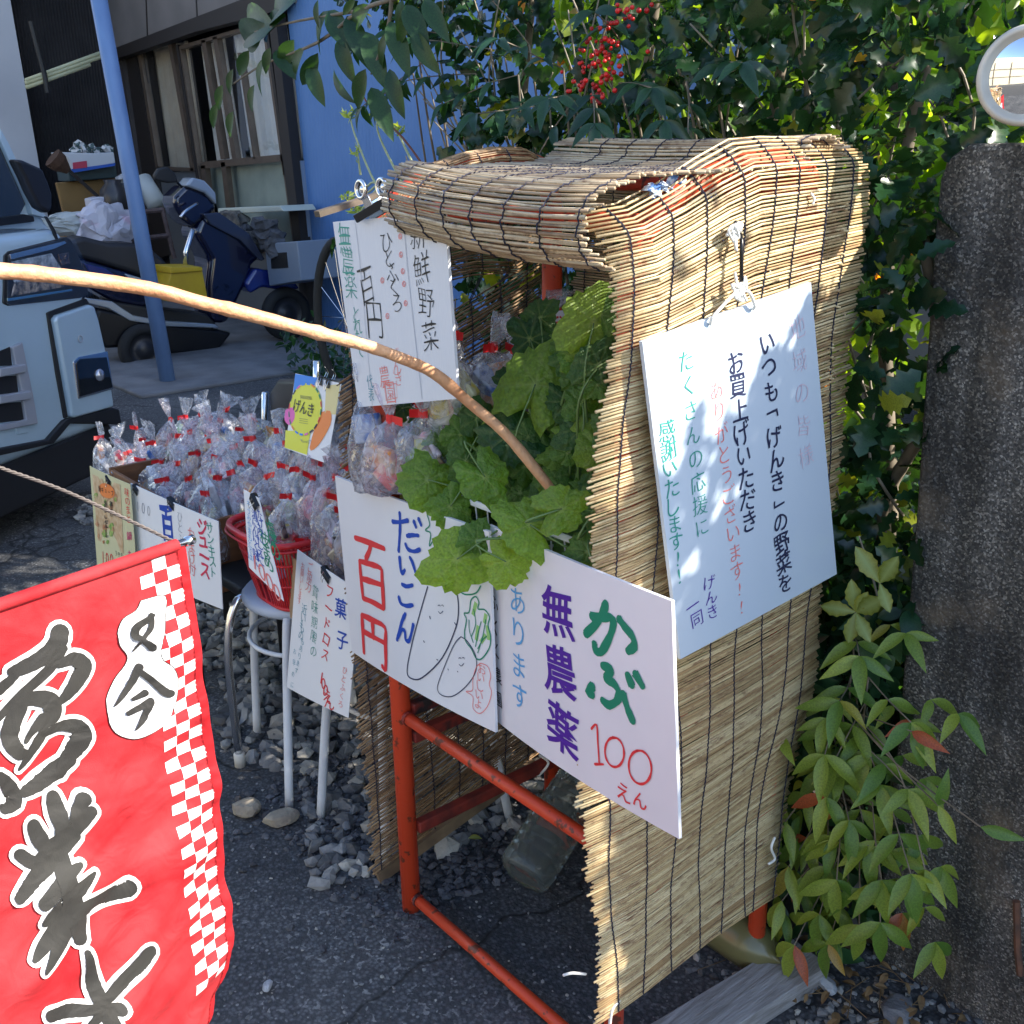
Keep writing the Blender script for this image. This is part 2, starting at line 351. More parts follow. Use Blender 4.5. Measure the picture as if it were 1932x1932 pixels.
# ============================================================ ground
def asphalt():
    M, nt, B, L = newmat('asphalt'); N = nt.nodes
    tc = N.new('ShaderNodeTexCoord')
    def noise(sc, det=6, d=0):
        n = N.new('ShaderNodeTexNoise'); n.inputs['Scale'].default_value = sc; n.inputs['Detail'].default_value = det; n.inputs['Distortion'].default_value = d
        L.new(tc.outputs['Object'], n.inputs['Vector']); return n.outputs[0]
    def ramp(s, *st):
        r = N.new('ShaderNodeValToRGB'); e = r.color_ramp.elements
        while len(e) < len(st): e.new(.5)
        for q, (p, c) in zip(e, st): q.position = p; q.color = rgb(c)
        L.new(s, r.inputs[0]); return r.outputs[0]
    base = ramp(noise(2.2, 8), (.3, (.055, .057, .062)), (.55, (.098, .099, .103)), (.8, (.16, .158, .155)))
    v = N.new('ShaderNodeTexVoronoi'); v.inputs['Scale'].default_value = 110; L.new(tc.outputs['Object'], v.inputs['Vector'])
    spk = N.new('ShaderNodeMix'); spk.data_type = 'RGBA'; spk.blend_type = 'MULTIPLY'; spk.inputs['Factor'].default_value = .8
    L.new(base, spk.inputs['A']); L.new(ramp(v.outputs['Distance'], (.1, (1.5, 1.5, 1.5)), (.6, (.45, .45, .45))), spk.inputs['B'])
    # pale worn flecks, gathered in patches
    fl = N.new('ShaderNodeMath'); fl.operation = 'MULTIPLY'
    L.new(ramp(noise(62, 3, .6), (.60, (0, 0, 0)), (.66, (1, 1, 1))), fl.inputs[0]); L.new(ramp(noise(2.6, 4), (.42, (0, 0, 0)), (.64, (1, 1, 1))), fl.inputs[1])
    v2 = N.new('ShaderNodeTexVoronoi'); v2.inputs['Scale'].default_value = 36; L.new(tc.outputs['Object'], v2.inputs['Vector'])
    f2 = N.new('ShaderNodeMath'); f2.operation = 'MAXIMUM'; L.new(fl.outputs[0], f2.inputs[0]); L.new(ramp(v2.outputs['Distance'], (.09, (.8, .8, .8)), (.13, (0, 0, 0))), f2.inputs[1])
    m3 = N.new('ShaderNodeMix'); m3.data_type = 'RGBA'; L.new(f2.outputs[0], m3.inputs['Factor']); L.new(spk.outputs['Result'], m3.inputs['A']); m3.inputs['B'].default_value = (.30, .295, .28, 1)
    cr = N.new('ShaderNodeTexVoronoi'); cr.feature = 'DISTANCE_TO_EDGE'; cr.inputs['Scale'].default_value = 1.1
    wv = N.new('ShaderNodeTexNoise'); wv.inputs['Scale'].default_value = 6; L.new(tc.outputs['Object'], wv.inputs['Vector'])
    wm = N.new('ShaderNodeMix'); wm.data_type = 'RGBA'; wm.inputs['Factor'].default_value = .16; L.new(tc.outputs['Object'], wm.inputs['A']); L.new(wv.outputs['Color'], wm.inputs['B']); L.new(wm.outputs['Result'], cr.inputs['Vector'])
    crk = ramp(cr.outputs['Distance'], (.0, (0, 0, 0)), (.008, (1, 1, 1)))
    m4 = N.new('ShaderNodeMix'); m4.data_type = 'RGBA'; m4.blend_type = 'MULTIPLY'; m4.inputs['Factor'].default_value = .7; L.new(m3.outputs['Result'], m4.inputs['A']); L.new(crk, m4.inputs['B'])
    L.new(m4.outputs['Result'], B.inputs['Base Color']); B.inputs['Roughness'].default_value = .85
    bp = N.new('ShaderNodeBump'); bp.inputs['Strength'].default_value = .8; bp.inputs['Distance'].default_value = .006
    ad = N.new('ShaderNodeMath'); L.new(noise(90, 6), ad.inputs[0]); L.new(crk, ad.inputs[1]); L.new(ad.outputs[0], bp.inputs['Height']); L.new(bp.outputs[0], B.inputs['Normal'])
    return M
ASPH = asphalt()
def groundz(x, y): return .012 * math.sin(x * 2.1 + y) * math.cos(y * 1.7) * min(1, abs(x) * .2) * 0
mb = MB()
mb.grid(lambda u, v: (-60 + 120 * u, -60 + 120 * v, 0), 60, 60)
tag(mb.build('ground', ASPH), kind='structure')
SOIL = mat('soil', (.030, .024, .019), .95, col2=(.055, .045, .036), scale=14, bump=1, bscale=50)
# low bed of soil under the hedge and strip of soil beside the plank
mb = MB(); mb.grid(lambda u, v: (-1.15 + 1.85 * u, .52 + 1.5 * v, .004 + .05 * min(1, 6 * v) * math.sin(math.pi * min(1, u * 1.02)) ** .3 + .008 * math.sin(31 * u) * math.sin(23 * v) if 0 < v < 1 and 0 < u < 1 else -.01), 50, 30)
tag(mb.build('planting_bed', SOIL, smooth=True), kind='structure')
CONC_S = mat('pale_concrete', (.20, .20, .205), .8, col2=(.13, .13, .135), scale=4, bump=.3, bscale=60)
mb = MB(); mb.box((-8.2, 2.9, .01), (6.2, 2.9, .03)); tag(mb.build('carport_slab', CONC_S, bevel=.01), kind='structure')

# gravel: irregular stones, one mass
def stones(name, n, xf, sz, mt, label, cat, seed, zlift=.3):
    r = np.random.default_rng(seed)
    base = []
    for k in range(6):
        bm = bmesh.new(); bmesh.ops.create_icosphere(bm, subdivisions=1, radius=1)
        V = np.array([v.co[:] for v in bm.verts]); Fc = [tuple(v.index for v in f.verts) for f in bm.faces]; bm.free()
        V = V * (1 + .25 * r.standard_normal((len(V), 1)) * .8); base.append((V, np.array(Fc)))
    AV = []; AF = []; RN = []; o = 0
    for i in range(n):
        V, Fc = base[i % 6]; s = sz(r); x, y, z = xf(r)
        d = np.array([1, r.uniform(.6, .95), r.uniform(.45, .75)]) * s
        a = r.uniform(0, 6.28); t = r.uniform(-.5, .5); ca, sa, ct, st = math.cos(a), math.sin(a), math.cos(t), math.sin(t)
        Rm = np.array([[ca, -sa, 0], [sa, ca, 0], [0, 0, 1]]) @ np.array([[1, 0, 0], [0, ct, -st], [0, st, ct]])
        AV.append((V * d) @ Rm.T + [x, y, z + s * zlift]); AF.append(Fc + o); RN.append(np.full(len(V), r.uniform())); o += len(V)
    me = bpy.data.meshes.new(name); me.from_pydata(np.concatenate(AV).tolist(), [], np.concatenate(AF).tolist())
    at_ = me.attributes.new('rnd', 'FLOAT', 'POINT'); at_.data.foreach_set('value', np.concatenate(RN).astype(np.float32))
    me.materials.append(mt); ob = bpy.data.objects.new(name, me); COL.objects.link(ob)
    return tag(ob, label, cat, kind='stuff')
def rndmat(name, stops, rough=.8, bump=.5, bs=60, nscale=20, nmix=.45):
    M, nt, B, L = newmat(name); N = nt.nodes
    a = N.new('ShaderNodeAttribute'); a.attribute_name = 'rnd'; oi = N.new('ShaderNodeObjectInfo'); ad = N.new('ShaderNodeMath'); L.new(a.outputs['Fac'], ad.inputs[0]); L.new(oi.outputs['Random'], ad.inputs[1])
    fr = N.new('ShaderNodeMath'); fr.operation = 'FRACT'; L.new(ad.outputs[0], fr.inputs[0])
    cr = N.new('ShaderNodeValToRGB'); e = cr.color_ramp.elements
    while len(e) < len(stops): e.new(.5)
    for q, (p, c) in zip(e, stops): q.position = p; q.color = rgb(c)
    L.new(fr.outputs[0], cr.inputs[0]); tc = N.new('ShaderNodeTexCoord'); nz = N.new('ShaderNodeTexNoise'); nz.inputs['Scale'].default_value = nscale; nz.inputs['Detail'].default_value = 6
    L.new(tc.outputs['Object'], nz.inputs['Vector']); c2 = N.new('ShaderNodeValToRGB'); c2.color_ramp.elements[0].position = .3; c2.color_ramp.elements[0].color = (.35, .35, .35, 1); c2.color_ramp.elements[1].position = .7; c2.color_ramp.elements[1].color = (1.25, 1.25, 1.25, 1)
    L.new(nz.outputs[0], c2.inputs[0]); mx = N.new('ShaderNodeMix'); mx.data_type = 'RGBA'; mx.blend_type = 'MULTIPLY'; mx.inputs['Factor'].default_value = nmix
    L.new(cr.outputs[0], mx.inputs['A']); L.new(c2.outputs[0], mx.inputs['B']); L.new(mx.outputs['Result'], B.inputs['Base Color']); B.inputs['Roughness'].default_value = rough
    if bump:
        nb = N.new('ShaderNodeTexNoise'); nb.inputs['Scale'].default_value = bs; L.new(tc.outputs['Object'], nb.inputs['Vector']); bp = N.new('ShaderNodeBump'); bp.inputs['Strength'].default_value = bump; bp.inputs['Distance'].default_value = .01
        L.new(nb.outputs[0], bp.inputs['Height']); L.new(bp.outputs[0], B.inputs['Normal'])
    return M
STONE = rndmat('gravel_stone', [(0, (.09, .09, .09)), (.4, (.17, .168, .165)), (.75, (.28, .275, .265)), (1, (.46, .42, .35))])
def gx(r):
    while True:
        x = r.uniform(-3.3, -.06); y = r.uniform(-.15, 2.3)
        if y > -.02 - .16 * (x + .5) + .05 * math.sin(9 * x) and (y < 1.2 or x < -.6) and x < -.12 + .25 * (y - .1): return x, y, 0
stones('gravel', 6800, gx, lambda r: r.uniform(.012, .030) * (1.35 if r.uniform() > .9 else 1), STONE, 'grey crushed stone gravel under the stools', 'gravel', 3)
def g2(r):
    x = r.uniform(-.9, .75); y = r.normal(.0, .22) - .1 * x; return x, y, 0
stones('loose_grit', 1500, lambda r: (r.uniform(-.6, 1.3), r.uniform(-.65, .75), 0), lambda r: r.uniform(.0015, .005), STONE, 'small pale grit scattered over the asphalt', 'grit', 5)
stones('fine_gravel', 1500, lambda r: (r.uniform(-.62, .06), r.normal(.16, .13), 0), lambda r: r.uniform(.004, .013), rndmat('dark_gravel', [(0, (.05, .05, .055)), (1, (.14, .14, .15))]), 'dark fine gravel around the rear of the stall', 'gravel', 8)
def rock(name, label, c, d, mt, seed, cat='rock'):
    r = np.random.default_rng(seed); bm = bmesh.new(); bmesh.ops.create_icosphere(bm, subdivisions=3, radius=1)
    cut = [(r.standard_normal(3), r.uniform(.62, .9)) for _ in range(12)]
    for v in bm.verts:
        p = np.array(v.co[:])
        for n, h in cut:
            n = n / np.linalg.norm(n); q = p @ n
            if q > h: p = p - n * (q - h)
        p *= 1 + .02 * math.sin(p[0] * 9 + seed) * math.cos(p[1] * 11)
        v.co = Vector((p * np.array(d)).tolist())
    me = bpy.data.meshes.new(name); bm.to_mesh(me); bm.free(); me.materials.append(mt); o = bpy.data.objects.new(name, me); COL.objects.link(o)
    o.location = c; o.rotation_euler = (0, 0, seed * 1.3)
    for p in me.polygons: p.use_smooth = False
    return tag(o, label, cat)
TAN = mat('tan_stone', (.36, .31, .23), .8, col2=(.22, .18, .14), scale=25, bump=.5); GST = mat('grey_stone', (.20, .205, .215), .8, col2=(.11, .11, .12), scale=20, bump=.6)
PST = mat('pale_stone', (.42, .44, .47), .7, col2=(.25, .26, .28), scale=20, bump=.5)
p = at((528, 1543), 2, .015); rock('rock', 'tan flat stone lying at the foot of the white stool leg', tuple(p), (.048, .030, .02), TAN, 1)
p = at((463, 1525), 2, .02); rock('rock', 'tan blocky stone at the edge of the gravel beside the flag', tuple(p), (.038, .034, .024), TAN, 3)
p = at((1560, 1856), 2, .015); rock('rock', 'pale bluish stone on the soil right of the grey plank', tuple(p), (.026, .018, .014), PST, 2)
p = at((1690, 1905), 2, .01); rock('rock', 'flat grey stone lying at the foot of the concrete pillar', tuple(p), (.05, .03, .018), GST, 4)
p = at((800, 1490), 2, .015); rock('rock', 'dark grey stone inside the stall frame near the rear reeds', tuple(p), (.03, .022, .02), GST, 6)
p = at((655, 1560), 2, .012); rock('rock', 'small round dark pebble in front of the left reed screen', tuple(p), (.014, .012, .014), GST, 7, 'pebble')
p = at((505, 1860), 2, .01); rock('rock', 'small grey pebble lying alone on the asphalt by the flag', tuple(p), (.014, .010, .008), PST, 9, 'pebble')
# rounded foundation stone beside the pillar, weathered plank
mb = MB(); mb.lathe((.56, .66, -.05), [(.001, .27), (.06, .268), (.10, .245), (.125, .19), (.13, .0)], 24, 1, .9); tag(mb.build('boulder', mat('dark_concrete', (.10, .10, .10), .9, col2=(.055, .053, .05), scale=14, bump=.6), smooth=True), 'rounded dark stone half hidden by leaves left of the pillar', 'boulder')
a = at((1530, 1795), 2, .045); b = at((1288, 1945), 2, .045); dv = (b - a) / np.linalg.norm(b - a); sdv = np.array([-dv[1], dv[0], 0]); sdv = sdv if sdv @ np.array([1, -1, 0]) > 0 else -sdv
b = b + dv * .35
mb = MB(); mb.prism([a - sdv * .045, a + sdv * .045, b + sdv * .045, b - sdv * .045], (0, 0, -.043)); tag(mb.build('plank', GREYWOOD, bevel=.003), 'weathered grey wooden plank lying on the ground under the rear leg', 'plank')

# ============================================================ red pipe stall frame
WD, DP = .575, .398
stall = thing('stall_frame', 'orange-red pipe frame of the vegetable stall clad in reed screens', 'stall frame')
for x in (0, WD):
    arc = [(x, 0, .0), (x, 0, .6), (x, 0, 1.30)] + smooth_path([(x, 0, 1.33), (x, .02, 1.39), (x, .09, 1.44), (x, .17, 1.463), (x, .24, 1.474), (x, .32, 1.474), (x, .38, 1.455), (x, DP, 1.40)], 4) + [(x, DP, 1.35), (x, DP, .7), (x, DP, 0)]
    if x: arc = [(p[0], p[1] + .014 * (1 - p[1] / DP), p[2]) for p in arc]
    MB().tube(arc, .0195 if x == 0 else .0165, 16).build('side_frame', RED, stall, smooth=True)
for z, r, y in ((.0345, .0115, 0), (.4596, .0125, 0), (.0345, .0115, DP), (.4596, .012, DP), (.86, .011, 0), (.86, .011, DP)):
    MB().tube([(.01, y, z), (WD - .01, y, z)], r, 12).build('crossbar', RED, stall, smooth=True)
    if z < .5:
        for x in (.022, WD - .022): MB().tube([(x, y, z), (x + (.007 if x < .3 else -.007), y, z)], r + .002, 12).build('weld_collar', DKRED, stall)
for y, z in ((.05, 1.435), (.36, 1.47)):
    MB().tube([(0, y, z - .03), (WD, y, z - .03)], .013, 12).build('top_bar', RED, stall, smooth=True)
for x in (0, WD):
    for z in (.1986, .4083, .47):
        MB().box((x + (.012 if x == 0 else -.012), DP / 2, z), (.022, DP - .03, .026)).build('rung', DKRED if z != .1986 else mat('brown_red_paint', (.30, .035, .02), .6, col2=(.12, .02, .015), scale=20), stall, bevel=.004)
MB().box((WD / 2, DP / 2, .835), (WD + .02, DP - .02, .012)).build('shelf_board', mat('plywood', (.30, .2, .11), .8, col2=(.22, .14, .08), scale=6), stall)

# ============================================================ reed screens
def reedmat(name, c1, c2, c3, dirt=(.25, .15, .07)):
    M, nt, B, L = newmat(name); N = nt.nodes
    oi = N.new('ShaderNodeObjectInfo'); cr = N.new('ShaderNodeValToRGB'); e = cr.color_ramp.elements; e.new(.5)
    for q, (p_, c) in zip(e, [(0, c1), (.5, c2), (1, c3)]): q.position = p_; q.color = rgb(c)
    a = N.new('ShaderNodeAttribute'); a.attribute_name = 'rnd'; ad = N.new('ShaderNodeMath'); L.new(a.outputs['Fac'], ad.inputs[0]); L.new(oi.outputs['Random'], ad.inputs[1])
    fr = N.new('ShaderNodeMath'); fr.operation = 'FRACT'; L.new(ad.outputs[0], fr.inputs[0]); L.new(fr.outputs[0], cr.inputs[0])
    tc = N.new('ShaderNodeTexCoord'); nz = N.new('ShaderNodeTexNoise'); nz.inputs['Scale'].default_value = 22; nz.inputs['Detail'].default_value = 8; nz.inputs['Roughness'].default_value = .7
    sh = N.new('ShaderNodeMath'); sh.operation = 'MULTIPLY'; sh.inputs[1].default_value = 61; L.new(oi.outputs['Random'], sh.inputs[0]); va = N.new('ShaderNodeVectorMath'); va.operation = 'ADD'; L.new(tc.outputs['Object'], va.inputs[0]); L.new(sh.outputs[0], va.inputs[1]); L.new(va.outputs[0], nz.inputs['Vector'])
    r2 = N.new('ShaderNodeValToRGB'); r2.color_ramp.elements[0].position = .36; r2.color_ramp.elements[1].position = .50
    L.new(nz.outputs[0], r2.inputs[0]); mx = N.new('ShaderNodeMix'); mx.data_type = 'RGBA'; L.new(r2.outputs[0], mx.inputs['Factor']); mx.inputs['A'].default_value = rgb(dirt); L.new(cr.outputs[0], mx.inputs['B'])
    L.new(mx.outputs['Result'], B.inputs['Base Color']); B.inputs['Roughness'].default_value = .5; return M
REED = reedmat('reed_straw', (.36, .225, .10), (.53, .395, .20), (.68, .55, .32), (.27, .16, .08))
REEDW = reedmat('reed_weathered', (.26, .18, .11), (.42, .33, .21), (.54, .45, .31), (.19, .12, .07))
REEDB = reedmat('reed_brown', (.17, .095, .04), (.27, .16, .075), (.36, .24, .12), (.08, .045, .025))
def reed(pts, r, mt, parent, seed):
    R = random.Random(seed); P = [np.asarray(p, float) for p in pts]
    L_ = sum(np.linalg.norm(P[i + 1] - P[i]) for i in range(len(P) - 1))
    # nodes of the reed: slight swellings
    k = max(6, len(P)); out = []; rr = []
    S_ = np.linspace(0, 1, k); T = np.linspace(0, 1, len(P)); A = np.array(P)
    Q = np.stack([np.interp(S_, T, A[:, j]) for j in range(3)], 1)
    ph = R.uniform(0, 9); amp = R.uniform(.0002, .0011)
    rb = r * R.uniform(.66, 1.16)
    for i in range(k):
        q = Q[i] + np.array([0, 0, amp * math.sin(ph + i * 1.7)]); out.append(q); rr.append(rb * R.uniform(.88, 1.1))
    if R.random() < .6:
        j = R.randrange(1, k - 1); t = .02; d = out[j + 1] - out[j]
        for dd, f in ((.0, 1.0), (.0025 / (np.linalg.norm(d) + 1e-6), 1.25), (.005 / (np.linalg.norm(d) + 1e-6), 1.0)):
            j += 1; out.insert(j, out[j - 1] + d * (dd if dd else .001)); rr.insert(j, rb * f)
    return MB().tube(out, rr, 6, True), parent
def screen(root, n, fn, r, mt, seed, maxobj=300, split=True):
    rest = MB(); 
    for i in range(n):
        mbq, _ = reed(fn(i), r, mt, root, seed * 1000 + i)
        if i < maxobj: mbq.build('reed', mt, root, smooth=True)
        else: rest.add(mbq.v, mbq.f)
    if rest.v: tag(rest.build('reeds', mt, root, smooth=True), kind='stuff')
def thread(root, ptsN, off=.0022, tw=.0009):
    """stitching cord: two strands that cross between reeds"""
    mb = MB()
    for sgn in (1, -1):
        P = []
        for i, (p, n) in enumerate(ptsN):
            n = np.asarray(n, float); s = 1 if i % 2 == 0 else -1
            side = np.cross(n, [0, 0, 1.0]) if abs(n[2]) < .8 else np.cross(n, [0, 1.0, 0])
            side = side / (np.linalg.norm(side) + 1e-9)
            P.append(np.asarray(p, float) + n * off * sgn + side * tw * (s + .8 * math.sin(i * .23)))
        mb.add(*(lambda t: (t.v, t.f))(MB().tube(P, .0013, 4)))
    return mb.build('thread', CORD, root)

NR = 292; PIT = .00455
rj = np.random.default_rng(11)
jf = rj.normal(0, .0045, NR + 60); jb = rj.normal(0, .0045, NR + 60)
def zfront(i): return 1.424 - i * (1.424 - .185) / NR
def zback(i): return 1.508 - i * (1.508 - .185) / NR
def right_reed(i, t=None):
    zf_, zb_ = zfront(i), zback(i)
    hump = max(0, 1 - i / 75) ** 1.3
    bow = .006 * math.sin(i * .021 + 1) + .004 * math.sin(i * .07)
    inward = .042 * max(0, 1 - i / 9) ** 1.6
    y0 = -.050 - .022 * max(0, 1 - i / 25) - .012 * math.sin(i / NR * 3) - .010 * max(0, (i - 180) / 110) + .012 * math.sin(i * .055) + jf[i]; y1 = .474 + .020 * min(1, i / 14) + .006 * math.sin(i * .04) - .012 * min(1, i / 120) - .085 * max(0, (i - 200) / 92) + jb[i]
    pts = []
    for s in np.linspace(0, 1, 9):
        y = y0 + (y1 - y0) * s
        lin = zf_ + (zb_ - zf_) * s
        # over the pipe's rounded front corner the reeds bend up, then run level
        u = (y + .03) / .25; cur = zf_ + (zb_ - zf_) * (1 if u >= 1 else (3 * max(u, 0) ** 2 - 2 * max(u, 0) ** 3) * .55 + .45 * max(u, 0))
        z = lin * (1 - hump) + cur * hump
        x = WD + .027 + bow + .006 * math.sin(y * 9 + i * .03) - inward - .010 * max(0, (.02 - y) / .06) * (1 if i < 200 else .5)
        pts.append((x, y, z))
    return pts
rs = thing('reed_screen', 'sunlit straw reed screen covering the right side of the stall', 'reed screen', 'reed screens around the stall')
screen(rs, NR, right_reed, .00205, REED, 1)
def pt_on(pts, y, ax=1):
    A = np.array(pts); o = np.argsort(A[:, ax]); return np.array([np.interp(y, A[o, ax], A[o, j]) for j in range(3)])
for k, yy in enumerate((-.022, .045, .115, .183, .250, .316, .382, .445)):
    thread(rs, [(pt_on(right_reed(i), yy + .006 * math.sin(i * .05 + k * 2) - (.055 * max(0, (i - 200) / 92) if k > 5 else 0)), (1, 0, 0)) for i in range(0, NR)])
# left screen (hangs skewed, seen from inside)
NL = 288
def left_reed(i):
    t = i / NL; z0 = 1.385 - t * 1.36; top = max(0, 1 - i / 30)
    pts = []
    xb = -.118 + .012 * math.sin(i * .03)
    j0 = rj2[i]; 
    for s in np.linspace(0, 1, 8):
        y = -.022 + j0 + s * (.49 + rj3[i]); dz = .20 * s * (1 - .45 * t)
        if top > 0: z = z0 + dz * (1 - top) + top * (.055 + .08 * min(1, s * 2.2)); x = xb * (1 - top) + top * (-.012) + .07 * max(0, 1 - i / 13)
        else: z = z0 + dz; x = xb
        pz = float(np.interp(y, [.0, .02, .09, .17, .24, .32, .38, .44], [1.34, 1.39, 1.44, 1.463, 1.474, 1.474, 1.455, 1.41]))
        a_ = rad(-12 + i * 10)
        if i < 14: pts.append((.025 * math.cos(a_), y, pz + .025 * math.sin(a_))); continue
        if i < 60 and pz + .015 - (i - 13) * .0047 > z: z = pz + .015 - (i - 13) * .0047; x = x * .5 - .013
        z = min(z, 1.510 - i * .0014 - .03 * max(0, (.10 - y) / .1) ** 1.5); pts.append((x + .004 * math.sin(y * 12 + i * .05), y, z))
    return pts
rj2 = rj.normal(0, .006, NL); rj3 = rj.normal(0, .008, NL)
ls = thing('reed_screen', 'shaded brown reed screen hanging skewed on the left side of the stall', 'reed screen', 'reed screens around the stall')
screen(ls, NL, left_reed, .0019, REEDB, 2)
for k, yy in enumerate((.0, .07, .14, .21, .28, .35, .42)):
    thread(ls, [(pt_on(left_reed(i), yy + .004 * math.sin(i * .04 + k)), (1, 0, 0)) for i in range(0, NL)])
p0_, p1_ = (-.128, -.03, 1.392), (-.128, .16, 1.432)
MB().box((-.128, .065, 1.415), (.018, .2, .010), np.array([[1, 0, 0], [0, .978, -.205], [0, .205, .978]])).build('batten', mat('old_batten', (.16, .12, .09), .8, col2=(.09, .07, .05), scale=20), ls)
MB().box((-.106, .21, .065), (.012, .46, .03), np.array([[1, 0, 0], [0, .97, -.2], [0, .2, .97]])).build('batten', mat('old_batten2', (.24, .16, .09), .8, col2=(.15, .1, .06), scale=20), ls)
# rear screen
def back_reed(i):
    z = 1.43 - i * .0049; return [(.02 + rj4[i], .44 + .004 * math.sin(i * .1), z + .006), (.3, .445, z + .003 * math.sin(i * .06)), (.60 + rj5[i], .44, z - .012)]
rj4 = rj.normal(0, .006, 140); rj5 = rj.normal(0, .006, 140)
bs_ = thing('reed_screen', 'rear reed screen of the stall seen through the opening above the goods', 'reed screen', 'reed screens around the stall')
screen(bs_, 120, back_reed, .0022, REED, 3)
for k, xx in enumerate((.05, .12, .19, .26, .33, .40, .47, .54)):
    thread(bs_, [(pt_on(back_reed(i), xx, 0), (0, -1, 0)) for i in range(0, 120)])
# roof screen : profile in (y, z), reeds run along x
prof = smooth_path([(0, -.048, 1.362), (0, -.070, 1.372), (0, -.088, 1.395), (0, -.092, 1.42), (0, -.078, 1.445), (0, -.045, 1.460), (0, .0, 1.465), (0, .1, 1.466), (0, .2, 1.468), (0, .29, 1.47), (0, .335, 1.482), (0, .352, 1.502), (0, .385, 1.508), (0, .42, 1.500), (0, .44, 1.478)], 8)
PL = [0]
for a_, b_ in zip(prof, prof[1:]): PL.append(PL[-1] + np.linalg.norm(b_ - a_))
PL = np.array(PL); PA = np.array(prof); NRF = int(PL[-1] / .0046)
rj6 = rj.normal(0, .006, NRF); rj7 = rj.normal(0, .006, NRF)
def roof_pt(i):
    s = i * .0046; y = np.interp(s, PL, PA[:, 1]); z = np.interp(s, PL, PA[:, 2])
    y2 = np.interp(min(s + .004, PL[-1]), PL, PA[:, 1]); z2 = np.interp(min(s + .004, PL[-1]), PL, PA[:, 2])
    t = np.array([0, y2 - y, z2 - z]); t /= np.linalg.norm(t) + 1e-9; return y, z, np.array([0, -t[2], t[1]])
def roof_reed(i):
    y, z, n = roof_pt(i); back = i > NRF * .74
    x0 = .168 - .10 * min(1, max(0, i - 22) / 60) + rj6[i]; x1 = .602 + rj7[i]; sag = .012 * (1 if not back else .2)
    lf = .016 if i < 40 else .004
    return [(x0 + (x1 - x0) * s, y + .002 * math.sin(i * 1.3 + 5 * s), z + lf * (1 - s) * (1 - s) - .004 * math.sin(math.pi * s) + .0012 * math.sin(i * 2.7 + s * 4) - (.006 if i < 40 else 0) * s) for s in np.linspace(0, 1, 7)]
rf = thing('reed_screen', 'weathered reed screen rolled over the top of the stall as its roof', 'reed screen', 'reed screens around the stall')
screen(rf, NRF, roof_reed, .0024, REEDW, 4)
for k, xx in enumerate(np.linspace(.185, .585, 7)):
    thread(rf, [(pt_on(roof_reed(i), xx + .005 * math.sin(i * .08 + k), 0), roof_pt(i)[2]) for i in range(NRF)], .0026)
# loose edge of the rear screen standing up right of the roof, blue plastic scrap, strings
def tie(pts, r, mt, label, name='string', cat='string'):
    return tag(MB().tube(smooth_path(pts, 5), r, 6).build(name, mt, smooth=True), label, cat)
WSTR = mat('white_string', (.75, .74, .70), .6)
tie([at((1105, 1838), 0, .60), at((1080, 1836), 0, .60), at((1063, 1840), 0, .60)], .0022, WSTR, 'white plastic tie end sticking out of the low front edge of the right screen')
tie([at((1462, 1580), 0, .615), at((1455, 1600), 0, .618), at((1462, 1620), 0, .616), at((1450, 1630), 0, .616)], .0025, WSTR, 'white string tail hanging at the rear edge of the right screen')
tie([at((1170, 1885), 0, .61), at((1155, 1905), 0, .612), at((1150, 1935), 0, .61)], .003, WSTR, 'frayed white string tied to the bottom edge of the right screen')
tie([at((1530, 365), 0, .615), at((1536, 375), 0, .617), at((1533, 386), 0, .616)], .0018, WSTR, 'short white tie near the top rear of the right screen')
tie([at((1018, 1425), 1, .36), at((1035, 1440), 1, .35), at((1015, 1465), 1, .34)], .003, WSTR, 'white string knotted round the rear leg under the boards')
t = thing('vinyl_scrap', 'crumpled blue and white plastic scrap tucked between roof and right screen', 'plastic scrap')
MB().grid(lambda u, v: at((1222 + 75 * u + 6 * math.sin(9 * v), 346 + 26 * v - 10 * u + 5 * math.sin(u * 17 + v * 6)), 0, .583) + np.array([.006 * math.sin(u * 31 + v * 9), 0, .004 * math.sin(u * 23)]), 24, 8).build('sheet', mat('blue_white_vinyl', (.62, .68, .78), .25, col2=(.10, .22, .50), scale=45, contrast=(.5, .55), coat=.5), t, smooth=True)
# ============================================================ boards and papers on the stall
OFF = -.045
k2 = zf(980, 1300, 1.61)
def ypl(px, y): return at(px, 1, y)
kabu = board('price_board', 'white board with green, purple and red handwriting hung on the right of the stall front', 'sign',
    [ypl((922, 990), -.040), ypl((1267, 1134), -.085), ypl((1281, 1583), -.085), ypl((934, 1358), -.040)], WHITE, .005, .010)
kabu.text('無農薬', (1058, 1152), (1070, 1372), .086, I_PURP, .016, .8)
kabu.text('えん', (1183, 1492), (1212, 1508), .031, I_RED, .003, 1)
kabu.text('あります', (981, 1132), (987, 1312), .050, I_SKY, -.004, 1)
kabu.text('ふくく農園', (934, 1135), (942, 1318), .030, I_BLACK, .0, 1)
dai = board('price_board', 'white board with blue and red handwriting and drawn radish hung on the stall front', 'sign',
    [ypl((632, 898), -.050), ypl((922, 1003), -.058), ypl((935, 1382), -.058), ypl((664, 1229), -.050)], WHITE, .005, .009)
K = lambda *pts: [k2(*p) for p in pts]
